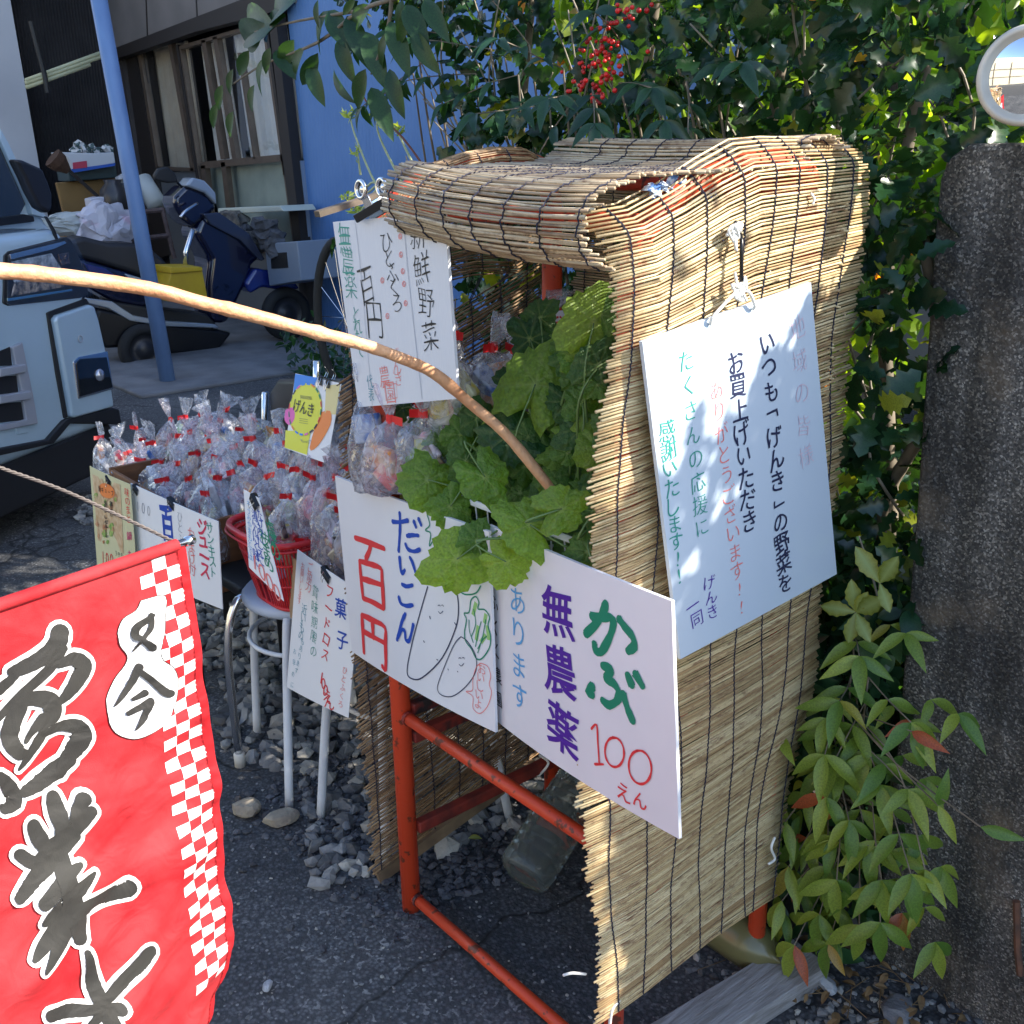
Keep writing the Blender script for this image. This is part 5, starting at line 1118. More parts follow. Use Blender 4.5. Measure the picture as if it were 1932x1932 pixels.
# overhanging branch with big leaves, top left
ov = thing('overhanging_branch', 'branch of large smooth oval leaves hanging into view at the top left', 'branch'); X = []
YO = .30
def bigleaf(a, b, s=None, y=YO): 
    A = at(a, 1, y); Bp = at(b, 1, y - .02); X.append(xf_leaf(A, Bp - A, (.5 + r_.normal(0, .3), -.8, .3 + r_.normal(0, .3)), np.linalg.norm(Bp - A) * .95, r_.uniform(.72, .95)))
for a, b in (((620, 20), (575, 95)), ((620, 20), (650, 80)), ((600, 100), (560, 175)), ((640, 70), (655, 150)), ((575, 90), (535, 150)), ((700, 10), (640, 60)), ((735, 40), (765, 125)), ((690, 60), (720, 150)), ((735, 60), (700, 130)), ((690, 130), (660, 210)), ((700, 165), (735, 245)), ((735, 130), (750, 215)), ((655, 30), (690, 110)),
             ((560, 0), (470, 20)), ((540, 30), (465, 60)), ((520, 50), (405, 45)), ((500, 45), (425, 95)), ((470, 95), (440, 150)), ((500, 110), (470, 180)), ((520, 95), (545, 130)), ((555, 75), (515, 140)), ((585, 120), (600, 190)), ((630, 130), (645, 200)), ((765, 10), (800, 80)), ((775, 20), (740, 90)), ((800, 0), (835, 60)), ((670, 0), (640, 30)), ((780, 60), (810, 130)), ((760, 0), (745, 50)), ((600, 0), (590, 50))):
    bigleaf(a, b)
for a, b in (((560, 115), (510, 90)), ((510, 90), (440, 130)), ((475, 140), (420, 160)), ((450, 150), (410, 195)), ((480, 150), (440, 210)), ((520, 120), (480, 160))): bigleaf(b, (b[0] - 18, b[1] + 50))
scatter('leaf', T_OVAL, X, L_BIG, ov, 300, 10)
limb([at((820, -60), 1, YO), at((760, -10), 1, YO), at((680, 20), 1, YO), at((600, 80), 1, YO), at((500, 120), 1, YO), at((430, 165), 1, YO)], .006, .0018, ov)
limb([at((680, 20), 1, YO), at((560, 40), 1, YO), at((480, 60), 1, YO)], .004, .0015, ov); limb([at((740, -10), 1, YO), at((730, 60), 1, YO), at((700, 140), 1, YO)], .005, .002, ov)
limb([at((640, 90), 1, .6), at((690, 190), 1, .62), at((760, 260), 1, .66), at((810, 330), 1, .7)], .0022, .003, ov, mat('red_twig', (.20, .08, .07), .6), name='thin_twig')
# pale succulent-like stems by the blue wall
sp = thing('pale_stemmed_plant', 'pale green branching plant with tufted tips behind the silver clip', 'plant'); X = []
r_ = np.random.default_rng(23); PALE = mat('pale_stem', (.40, .46, .28), .6); L_PALE = leafmat('pale_leaf', (.16, .24, .09), (.42, .52, .20), trans=.5)
for pts in ([(740, 400), (700, 330), (668, 250), (660, 215)], [(780, 380), (735, 300), (712, 245), (715, 215)], [(790, 330), (760, 270), (750, 245)], [(770, 345), (720, 345), (690, 365), (655, 372)], [(720, 345), (690, 385), (680, 400)], [(760, 350), (700, 345), (668, 395)], [(740, 260), (722, 240), (724, 235)], [(680, 330), (675, 290)]):
    P = [at(p, 1, .75) for p in pts]; limb(P, .0042, .0022, sp, PALE, name='stem')
    e = P[-1]
    for i in range(16): X.append(xf_leaf(e + rv(r_) * .012, rv(r_) + np.array([0, 0, .5]), rv(r_), r_.uniform(.014, .028), 1.3))
scatter('leaf', T_LANCE, X, L_PALE, sp, 300, 12)
# weeds by the foot of the house pole and by the screen
wd = thing('weed_clump', 'clump of low dark weeds at the edge of the carport behind the boxes', 'weeds'); X = []
for i in range(500): 
    x = r_.uniform(-5.3, -3.9); X.append(xf_leaf((x, 2.55 + (-4.4 - x) * .35 + r_.uniform(-.3, .6), .05 + .3 * r_.uniform() ** 2), rv(r_) + np.array([0, 0, .5]), rv(r_) + np.array([0, 0, .5]), r_.uniform(.04, .09)))
scatter('leaf', T_OVAL, X, L_NAND, wd, 60, 13)
sl = thing('seedling', 'single green seedling leaf growing through the asphalt under the stall', 'seedling')
scatter('leaf', T_OVAL, [xf_leaf(at((885, 1580), 2, .02), (.6, .3, .3), (0, -.3, 1), .03)], L_YEL, sl, 5)
MB().tube([at((880, 1590), 2, 0), at((885, 1580), 2, .02)], .0008, 5).build('stem', PALE, sl)
# fallen leaves, dry stems
DRY = mat('dry_leaf', (.20, .12, .05), .8, var=.4)
V, Fc, _ = T_OVAL; dme = bpy.data.meshes.new('dry_leaf'); dme.from_pydata(V.tolist(), [], Fc); dme.materials.append(DRY)
V_ = []; F_ = []
for i in range(160):
    x = r_.uniform(.45, 1.1); y = r_.uniform(.38, .62) - (x - .6) * .15; a = r_.uniform(0, 6.3); s = r_.uniform(.015, .035); M_, p = xf_leaf((x, y, .012 + r_.uniform(0, .012)), (math.cos(a), math.sin(a), r_.normal(0, .2)), (r_.normal(0, .3), r_.normal(0, .3), 1), s); o = len(V_); V_.extend((V @ M_.T + p).tolist()); F_.extend([tuple(i_ + o for i_ in f) for f in Fc])
for i in range(60):
    x = r_.uniform(.5, 1.1); y = r_.uniform(.36, .6); a = r_.uniform(0, 6.3); l = r_.uniform(.03, .09); t_ = MB().tube([(x, y, .01), (x + l * math.cos(a), y + l * math.sin(a), .012)], .0009, 4); o = len(V_); V_.extend(t_.v); F_.extend([tuple(i_ + o for i_ in f) for f in t_.f])
tag(MB().add(V_, F_).build('leaf_litter', DRY), 'dry brown leaves and stalks littering the soil at the foot of the pillar', 'leaf litter', kind='stuff')
stones('soil_pebbles', 500, lambda r: (r.uniform(.45, 1.15), r.uniform(.3, .64), 0), lambda r: r.uniform(.003, .011), STONE, 'small stones mixed in the soil by the plank', 'pebbles', 15)

# ============================================================ radish tops in the basket
def radish_leaf(seed):
    r = np.random.default_rng(seed); n = 38; rings = 6
    V = [(0, .42, 0)]; VN = [1.0]; ph = r.uniform(0, 6)
    rim = []
    for j in range(n):
        a = -math.pi / 2 + 2 * math.pi * j / n
        rr_ = .47 + .055 * math.sin(a * 3 + ph) + .05 * math.sin(5 * a + ph * 2) + .024 * (1 if j % 2 else -1) * r.uniform(.2, 1.6) + r.normal(0, .010)
        notch = math.exp(-((a + math.pi / 2) % (2 * math.pi) if (a + math.pi / 2) % (2 * math.pi) < math.pi else 2 * math.pi - (a + math.pi / 2) % (2 * math.pi)) ** 2 / .08)
        rr_ *= 1 - .45 * notch; rim.append((rr_ * math.cos(a) * .86, rr_ * math.sin(a) * 1.02))
    for k in range(1, rings + 1):
        f = k / rings
        for j in range(n):
            x, y = rim[j][0] * f, rim[j][1] * f
            vein = 1.0 if (j % 5 == 0) else 0.0
            z = -.16 * f * f + .045 * math.sin(j * 2 * math.pi / n * 5 + ph) * f ** 2 + .015 * math.sin(j * 2 * math.pi / n * 13 + ph) * f ** 3 + (.0 if vein else .022 * f) + .03 * math.sin(j * 2 * math.pi / n * 2 + ph * 2) * f + r.normal(0, .006) + .05 * f * abs(x) * 2
            V.append((x, .42 + y, z)); VN.append(vein * .38 * (1 - .6 * f))
    F = [(0, 1 + j, 1 + (j + 1) % n) for j in range(n)]
    for k in range(rings - 1):
        a = 1 + k * n; b = a + n; F += [(a + j, b + j, b + (j + 1) % n, a + (j + 1) % n) for j in range(n)]
    # side lobes and stalk
    for s in ():
        for yy, w in ((-.16, .20), (-.36, .13)):
            o = len(V); c = [(0.01 * s, yy), (w * .5 * s, yy - .07), (w * s, yy - .05), (w * 1.15 * s, yy + .03), (w * .9 * s, yy + .10), (w * .4 * s, yy + .08)]
            V += [(x, y, r.normal(0, .015) - .02) for x, y in c]; VN += [.5, 0, 0, 0, 0, 0]; F.append((o, o + 1, o + 2, o + 3)); F.append((o, o + 3, o + 4, o + 5))
    return np.array(V), F, np.array(VN)
L_RAD = leafmat('radish_leaf', (.024, .090, .024), (.13, .26, .035), trans=.36, rough=.42, vein=1, thr=.97, bump=.4)
L_RADY = leafmat('radish_leaf_yellow', (.13, .26, .03), (.21, .33, .045), trans=.42, rough=.42, vein=1, thr=.97, bump=.4)
TP = [radish_leaf(s) for s in range(5)]
RM = []
for li, lm in enumerate((L_RAD, L_RADY)):
    for V, Fc, VN in TP:
        me = bpy.data.meshes.new('leaf'); me.from_pydata(V.tolist(), [], Fc); me.materials.append(lm); a = me.attributes.new('vein', 'FLOAT', 'POINT'); a.data.foreach_set('value', VN.astype(np.float32))
        for p in me.polygons: p.use_smooth = True
        RM.append(me)
STALK = mat('radish_stalk', (.12, .20, .06), .45)
r_ = np.random.default_rng(77)
B1 = thing('radish_bunch', 'bunch of leafy white radish tops, leaves standing highest against the right screen', 'radish bunch', 'radish bunches in the basket')
B2 = thing('radish_bunch', 'bunch of radish tops whose big leaves droop over the front of the boards', 'radish bunch', 'radish bunches in the basket')
B3 = thing('radish_bunch', 'bunch of radish tops leaning left over the plastic bags', 'radish bunch', 'radish bunches in the basket')
def radleaf(bunch, px, y, size, ang, tilt=(0, 0), yel=False, base=None, stalk=True):
    """px: leaf centre; ang: where the leaf tip points on screen (degrees, 0 right, 90 up)"""
    c = at(px, 1, y); a = rad(ang); d = AX_R * math.cos(a) + AX_U * math.sin(a)
    n = -AX_F + AX_R * tilt[0] + AX_U * tilt[1]; M_, _ = xf_leaf(c, d, n, size); d2 = M_[:, 1] / size
    o = bpy.data.objects.new('leaf', RM[r_.integers(0, 5) + (5 if yel else 0)]); COL.objects.link(o); o.parent = bunch
    m4 = Matrix(M_.tolist()).to_4x4(); org = c - d2 * size * .42; m4.translation = Vector(org.tolist()); o.matrix_basis = m4
    if not stalk: return
    b = np.array(base if base is not None else (.40 + r_.normal(0, .05), .10, .90)); s0 = org + d2 * size * .42
    MB().tube(smooth_path([b, (b + org) / 2 + np.array([0, -.01, .03]), org - d2 * size * .2, s0], 4), [.003 - .0018 * i / 12 for i in range(13)], 6).build('stalk', STALK, bunch, smooth=True)
# prominent leaves, front to back
for b, px, y, s, a, t, yl in ((B2, (862, 1055), -.10, .125, 215, (.1, .2), True), (B2, (955, 1060), -.09, .085, -35, (.2, .1), True), (B2, (900, 1020), -.07, .07, 120, (-.1, .3), False), (B2, (1000, 990), -.07, .11, 150, (.2, .2), True), (B2, (1060, 960), -.06, .085, 20, (.3, .1), True),
        (B3, (808, 905), -.05, .115, 165, (-.1, .3), True), (B3, (850, 955), -.05, .085, 230, (0, .2), True), (B3, (915, 900), -.04, .10, -60, (.2, .2), False), (B2, (1110, 1040), -.03, .08, 200, (-.3, .1), False), (B2, (1120, 965), -.02, .07, 60, (.3, .2), False), (B2, (1130, 1090), -.04, .07, -70, (.3, .0), True),
        (B1, (1010, 725), .06, .15, 70, (-.1, .35), True), (B1, (1000, 640), .12, .09, 110, (-.3, .4), False), (B1, (1020, 600), .14, .075, 95, (-.3, .2), False), (B1, (1120, 610), .07, .12, 80, (.3, .3), True), (B1, (1140, 580), .10, .08, 60, (.4, .1), False), (B1, (1130, 690), .06, .09, 60, (.3, .3), False),
        (B1, (1050, 680), .10, .10, 40, (.0, .5), True), (B1, (965, 820), .03, .13, 200, (-.2, .4), False), (B1, (1100, 760), .06, .07, 90, (.2, .6), False), (B1, (945, 830), .04, .09, 190, (0, .5), False),
        (B3, (790, 795), .02, .06, 225, (-.2, .5), False), (B3, (830, 830), .0, .065, 250, (.2, .3), False), (B3, (760, 770), .03, .045, 170, (-.2, .9), False), (B3, (870, 820), .01, .075, 265, (.3, .3), False), (B3, (750, 780), .04, .04, 190, (0, .4), False), (B3, (880, 870), .0, .08, 240, (.4, .4), False), (B3, (900, 790), .03, .07, 100, (0, .6), False)):
    radleaf(b, px, y, s, a, t, yl, base=(.30, .10, .90) if b is B3 else None)
for i in range(190):
    px = (r_.uniform(850, 1150), r_.uniform(640, 1040)) if i < 62 else ((r_.uniform(1065, 1150), r_.uniform(575, 760)) if i < 82 else (r_.uniform(780, 1140), r_.uniform(800, 1000)));
    if px[1] < 715 and px[0] < 1062 or (px[0] < 950 and px[1] < 765) or (px[0] < 860 and px[1] < 880): continue
    y = .05 + .10 * r_.uniform() - .0001 * (px[1] - 700); radleaf((B1 if px[1] < 820 else B2) if px[0] > 930 else B3, px, y, r_.uniform(.050, .090), r_.uniform(-40, 220), (r_.normal(0, .4), r_.normal(.3, .4)), r_.uniform() < .2, stalk=i % 9 == 0)
for b, x in ((B1, .44), (B2, .36), (B3, .25)):
    MB().lathe((x, .1, .845), [(.004, 0), (.03, .01), (.036, .04), (.03, .075), (.012, .09)], 14).build('radish_root', mat('radish_root', (.75, .75, .68), .5), b, smooth=True)

# ============================================================ concrete pillar / wall, mirror
def pillar_mat():
    M, nt, B, L = newmat('exposed_aggregate'); N = nt.nodes; tc = N.new('ShaderNodeTexCoord')
    v = N.new('ShaderNodeTexVoronoi'); v.inputs['Scale'].default_value = 330; L.new(tc.outputs['Object'], v.inputs['Vector'])
    cr = N.new('ShaderNodeValToRGB'); e = cr.color_ramp.elements; e.new(.5); e.new(.85)
    for q, (p, c) in zip(e, [(0, (.05, .05, .052)), (.45, (.10, .099, .097)), (.78, (.165, .16, .155)), (1, (.42, .41, .39))]): q.position = p; q.color = rgb(c)
    sx = N.new('ShaderNodeSeparateXYZ'); L.new(v.outputs['Color'], sx.inputs[0]); L.new(sx.outputs[0], cr.inputs[0])
    nz = N.new('ShaderNodeTexNoise'); nz.inputs['Scale'].default_value = 5; nz.inputs['Detail'].default_value = 7; L.new(tc.outputs['Object'], nz.inputs['Vector'])
    c2 = N.new('ShaderNodeValToRGB'); c2.color_ramp.elements[0].position = .35; c2.color_ramp.elements[0].color = (.30, .30, .30, 1); c2.color_ramp.elements[1].position = .7; c2.color_ramp.elements[1].color = (1.2, 1.15, 1.05, 1); L.new(nz.outputs[0], c2.inputs[0])
    mx = N.new('ShaderNodeMix'); mx.data_type = 'RGBA'; mx.blend_type = 'MULTIPLY'; mx.inputs['Factor'].default_value = .9; L.new(cr.outputs[0], mx.inputs['A']); L.new(c2.outputs[0], mx.inputs['B'])
    mp = N.new('ShaderNodeMapping'); mp.inputs['Scale'].default_value = (14, 14, 1.1); L.new(tc.outputs['Object'], mp.inputs[0]); n3 = N.new('ShaderNodeTexNoise'); n3.inputs['Scale'].default_value = 1.2; n3.inputs['Detail'].default_value = 8; L.new(mp.outputs[0], n3.inputs['Vector'])
    c3 = N.new('ShaderNodeValToRGB'); c3.color_ramp.elements[0].position = .38; c3.color_ramp.elements[0].color = (.38, .36, .33, 1); c3.color_ramp.elements[1].position = .62; c3.color_ramp.elements[1].color = (1.15, 1.15, 1.18, 1); L.new(n3.outputs[0], c3.inputs[0])
    m5 = N.new('ShaderNodeMix'); m5.data_type = 'RGBA'; m5.blend_type = 'MULTIPLY'; m5.inputs['Factor'].default_value = .85; L.new(mx.outputs['Result'], m5.inputs['A']); L.new(c3.outputs[0], m5.inputs['B']); mx = m5
    n4 = N.new('ShaderNodeTexNoise'); n4.inputs['Scale'].default_value = 7; n4.inputs['Detail'].default_value = 9; L.new(tc.outputs['Object'], n4.inputs['Vector']); c4 = N.new('ShaderNodeValToRGB'); c4.color_ramp.elements[0].position = .57; c4.color_ramp.elements[0].color = (0, 0, 0, 1); c4.color_ramp.elements[1].position = .70; c4.color_ramp.elements[1].color = (.55, .55, .55, 1); L.new(n4.outputs[0], c4.inputs[0])
    m6 = N.new('ShaderNodeMix'); m6.data_type = 'RGBA'; L.new(c4.outputs[0], m6.inputs['Factor']); L.new(mx.outputs['Result'], m6.inputs['A']); m6.inputs['B'].default_value = (.17, .13, .09, 1); mx = m6
    L.new(mx.outputs['Result'], B.inputs['Base Color']); B.inputs['Roughness'].default_value = .9
    bp = N.new('ShaderNodeBump'); bp.inputs['Strength'].default_value = 1; bp.inputs['Distance'].default_value = .006; n2 = N.new('ShaderNodeTexNoise'); n2.inputs['Scale'].default_value = 120; n2.inputs['Detail'].default_value = 5; L.new(tc.outputs['Object'], n2.inputs['Vector'])
    L.new(n2.outputs[0], bp.inputs['Height']); L.new(bp.outputs[0], B.inputs['Normal']); return M
wall = thing('concrete_wall', 'dark pitted concrete gate wall with rounded top corner at the right edge', 'wall')
x0, x1, zt, yF = .655, 1.44, 1.495, .60
pts = [(x0 + .045, yF, -.05), (x0 + .045, yF, .45), (x0 + .030, yF, .9), (x0 + .006, yF, 1.35), (x0 + .004, yF, zt - .05), (x0 + .016, yF, zt - .018), (x0 + .045, yF, zt), (x1, yF, zt + .0), (x1, yF, -.05)]
o = MB().prism(pts, (0, .16, 0)).build('wall_body', pillar_mat(), wall, bevel=.012, seg=3)
MB().tube([at((1918, 1700), 1, .595), at((1920, 1790), 1, .595), at((1925, 1840), 1, .595)], .006, 6).build('rusty_bar', mat('rust', (.16, .07, .04), .9, col2=(.07, .04, .03), scale=30), wall)
shade_wall = thing('concrete_wall', 'lower concrete wall added out of view beyond the gap to shade the asphalt', 'wall')  # unseen wall added to block low sun, gap leaves a lit strip
MB().box((2.60, .68, .70), (1.62, .16, 1.46)).build('wall_body', _mc.get('dark_concrete'), shade_wall, bevel=.01)
mir = thing('round_mirror', 'round garage mirror with thick off-white rim above the concrete pillar', 'mirror')
mc = at((1940, 142), 1, .56); mn_ = np.array([.30, -.90, -.02]); mn_ /= np.linalg.norm(mn_); mx_ = np.cross([0, 0, 1.0], mn_); mx_ /= np.linalg.norm(mx_); mz_ = np.cross(mn_, mx_); Rm_ = np.stack([mx_, mz_, mn_], 1)
RR = .066
MB().lathe(mc, [(RR * .83, .004), (RR * .86, .012), (RR * .95, .012), (RR, .004), (RR, -.012), (RR * .9, -.018), (.0001, -.02)], 48, R=Rm_).build('rim', mat('aged_white_plastic', (.62, .60, .55), .45, col2=(.50, .46, .40), scale=18), mir, smooth=True)
MB().lathe(mc, [(.0001, .013)] + [(RR * .84 * s, .013 - .011 * s * s) for s in (.2, .4, .6, .8, .95, 1)], 48, R=Rm_).build('mirror_glass', mat('mirror_surface', (.85, .86, .87), .02, 1), mir, smooth=True)
MB().tube([mc - mn_ * .02, mc - mn_ * .05, (mc[0] + .02, .66, 1.50)], .008, 8).build('bracket', mat('old_steel', (.3, .3, .3), .5, .8), mir)
# ============================================================ stools, boxes, basket
def stool(label, c, zs, R_, feet, group='white round stools'):
    t = thing('stool', label, 'stool', group)
    MB().lathe((c[0], c[1], zs), [(.0001, -.004), (R_ - .006, -.004), (R_, .004), (R_, .016), (R_ - .010, .024), (R_ * .6, .021), (.0001, .019)], 40).build('seat', mat('stool_seat', (.50, .56, .64), .35, col2=(.44, .50, .60), scale=5), t, smooth=True)
    for f in feet:
        d = np.array([f[0] - c[0], f[1] - c[1], 0]); d /= np.linalg.norm(d)
        MB().tube(smooth_path([(c[0], c[1], zs - .014), (c[0] + d[0] * R_ * .8, c[1] + d[1] * R_ * .8, zs - .014), (c[0] + d[0] * (R_ + .008), c[1] + d[1] * (R_ + .008), zs - .045), (f[0], f[1], .0)], 5), .0105, 12).build('leg', WHITEP, t, smooth=True)
    MB().tube([(c[0] + R_ * .95 * math.cos(a), c[1] + R_ * .95 * math.sin(a), zs - .10) for a in np.linspace(0, 2 * math.pi, 30)], .006, 8, False).build('ring', WHITEP, t, smooth=True)
    return t
stool('white stool holding the red basket, pale blue-grey seat edge in view', (-.655, .165), .455, .158, ((-.835, .075), (-.485, -.02), (-.50, .33), (-.80, .36)))
stool('white stool under the cardboard box next to the left reed screen', (-.27, .19), .44, .158, ((-.397, .015), (-.10, .351), (-.14, .03), (-.42, .36)))
ch = thing('folding_chair', 'chrome tube chair with black backrest behind the red basket', 'chair')
for x in (-.735, -1.12):
    MB().tube(smooth_path([(x, -.024, .03), (x - .01, -.02, .30), (x - .012, .01, .43), (x - .012, .08, .455), (x - .012, .40, .455), (x - .012, .46, .50), (x + .005, .50, .93)], 5), .0105, 12).build('side_tube', CHROME, ch, smooth=True)
    MB().tube([(x - .012, .38, .45), (x + .0, .50, .02)], .0105, 12).build('rear_leg', CHROME, ch, smooth=True)
    MB().lathe((x, -.024, 0), [(.0145, 0), (.0145, .034), (.012, .038), (.0001, .038)], 14).build('rubber_foot', mat('off_white_rubber', (.62, .58, .50), .6), ch, smooth=True)
MB().box((-.93, .22, .46), (.37, .38, .03)).build('seat', BLACKP, ch, bevel=.012)
a = at((510, 716), 1, .5); MB().prism([at((522, 716), 1, .50), at((640, 715), 1, .50), at((672, 760), 1, .50), at((668, 880), 1, .5), at((515, 880), 1, .5), at((506, 740), 1, .5)], (0, .03, 0)).build('backrest', mat('black_vinyl', (.012, .011, .012), .38), ch, bevel=.014, seg=4)
MB().tube([at((500, 740), 1, .49), at((498, 830), 1, .49), at((500, 900), 1, .49)], .010, 12).build('back_tube', CHROME, ch, smooth=True)

wbx = thing('wooden_box', 'brown knotty wooden box packed with bagged snacks', 'box')
bx0, bx1, by0, by1, bz0, bz1 = -1.60, -.93, .035, .36, .395, .60
MB().box(((bx1 - .007), (by0 + by1) / 2, (bz0 + bz1) / 2), (.014, by1 - by0, bz1 - bz0)).build('side_board', WOOD, wbx, bevel=.002)
MB().box(((bx0 + .007), (by0 + by1) / 2, (bz0 + bz1) / 2), (.014, by1 - by0, bz1 - bz0)).build('side_board', WOOD, wbx, bevel=.002)
MB().box(((bx0 + bx1) / 2, by0 + .006, (bz0 + bz1) / 2 - .004), (bx1 - bx0 - .03, .012, bz1 - bz0)).build('front_board', WOOD, wbx, bevel=.002)
MB().box(((bx0 + bx1) / 2, by1 - .006, (bz0 + bz1) / 2), (bx1 - bx0 - .03, .012, bz1 - bz0)).build('back_board', WOOD, wbx, bevel=.002)
MB().box(((bx0 + bx1) / 2, (by0 + by1) / 2, bz0 + .006), (bx1 - bx0 - .03, by1 - by0 - .026, .012)).build('bottom_board', WOOD, wbx)
MB().lathe((bx1 + .0005, .25, .45), [(.0001, .001), (.012, .0008), (.014, 0)], 14, R=np.array([[0, 0, 1.0], [1.0, 0, 0], [0, 1.0, 0]])).build('knot', mat('dark_knot', (.04, .018, .008), .6), wbx)
st = thing('side_table', 'dark low table under the wooden box', 'table')
MB().box((-1.27, .20, .375), (.66, .34, .03)).build('table_top', BLACKP, st, bevel=.004)
for x in (-1.56, -1.17): 
    for y in (.07, .34): MB().tube([(x, y, .36), (x, y, 0)], .012, 10).build('leg', BLACKM, st)
cbx = thing('cardboard_box', 'small open cardboard box with bagged sweets on the nearest stool', 'box')
q = (-.535, -.15, .055, .32, .464, .625)
for nm, c, d in (('front_wall', ((q[0] + q[1]) / 2, q[2], (q[4] + q[5]) / 2), (q[1] - q[0], .004, q[5] - q[4])), ('back_wall', ((q[0] + q[1]) / 2, q[3], (q[4] + q[5]) / 2), (q[1] - q[0], .004, q[5] - q[4])), ('side_wall', (q[0], (q[2] + q[3]) / 2, (q[4] + q[5]) / 2), (.004, q[3] - q[2] - .006, q[5] - q[4])), ('side_wall', (q[1], (q[2] + q[3]) / 2, (q[4] + q[5]) / 2), (.004, q[3] - q[2] - .006, q[5] - q[4])), ('base', ((q[0] + q[1]) / 2, (q[2] + q[3]) / 2, q[4] + .003), (q[1] - q[0] - .01, q[3] - q[2] - .01, .004))):
    MB().box(c, d).build(nm, CARD, cbx)
# red plastic basket with slots
rb = thing('red_basket', 'red slotted plastic basket full of bagged sweets on the white stool', 'basket'); RPL = mat('red_plastic', (.62, .025, .03), .32, spec=.5)
bc = (-.615, .135); A0, A1, B0, B1_ = .095, .135, .095, .135; z0, z1 = .482, .66
def sq(a, A, B): 
    c, s = math.cos(a), math.sin(a); e = .55; return (abs(c) ** e * math.copysign(1, c) * A, abs(s) ** e * math.copysign(1, s) * B)
def ring(A, B, z, n=48): return [(bc[0] + sq(t, A, B)[0], bc[1] + sq(t, A, B)[1], z) for t in np.linspace(0, 2 * math.pi, n)]
lerp = lambda f: (A0 + (A1 - A0) * f, B0 + (B1_ - B0) * f, z0 + (z1 - z0) * f)
MB().tube(ring(A1 + .006, B1_ + .006, z1), .008, 8, False).build('rim', RPL, rb, smooth=True)
MB().tube(ring(A1 + .014, B1_ + .014, z1 - .012), .003, 6, False).build('rim_lip', RPL, rb, smooth=True)
for f, r in ((.0, .005), (.36, .0035), (.68, .0035), (.9, .0055)): MB().tube(ring(*lerp(f)), r, 6, False).build('band', RPL, rb, smooth=True)
for i in range(72):
    a = 2 * math.pi * i / 72; P = []
    for f in (0, .3, .6, .95):
        A_, B_, z = lerp(f); x, y = sq(a, A_, B_); P.append((bc[0] + x, bc[1] + y, z))
    MB().tube(P, .0022, 5).build('slat', RPL, rb)
MB().add([(bc[0] + sq(t, A0, B0)[0], bc[1] + sq(t, A0, B0)[1], z0) for t in np.linspace(0, 2 * math.pi, 36, endpoint=False)], [tuple(range(36))]).build('base', RPL, rb, solid=.004)

# ------------------------------------------------------------ plastic bags with red tape
from mathutils import noise as mno
FILM = [filmmat('clear_film', (.98, .98, 1), .34), filmmat('pinkish_film', (1, .90, .93), .40), filmmat('smoky_film', (.96, .97, 1), .26)]
TAPE = mat('red_tape', (.70, .015, .02), .35)
PC = {'red': ((.55, .05, .06), (.7, .5, .4)), 'yellow': ((.60, .50, .06), (.65, .62, .4)), 'brown': ((.22, .10, .05), (.45, .3, .18)), 'blue': ((.05, .14, .42), (.5, .55, .65)), 'green': ((.10, .30, .08), (.5, .6, .3)), 'pink': ((.68, .30, .36), (.80, .62, .66)), 'white': ((.55, .55, .56), (.7, .7, .72)), 'orange': ((.62, .22, .04), (.7, .55, .35)), 'dark': ((.03, .025, .03), (.16, .12, .12))}
PM = {k: mat('packet_' + k, a, .3, col2=b, scale=38, contrast=(.45, .55), detail=1, coat=.4) for k, (a, b) in PC.items()}
SEEN = {}
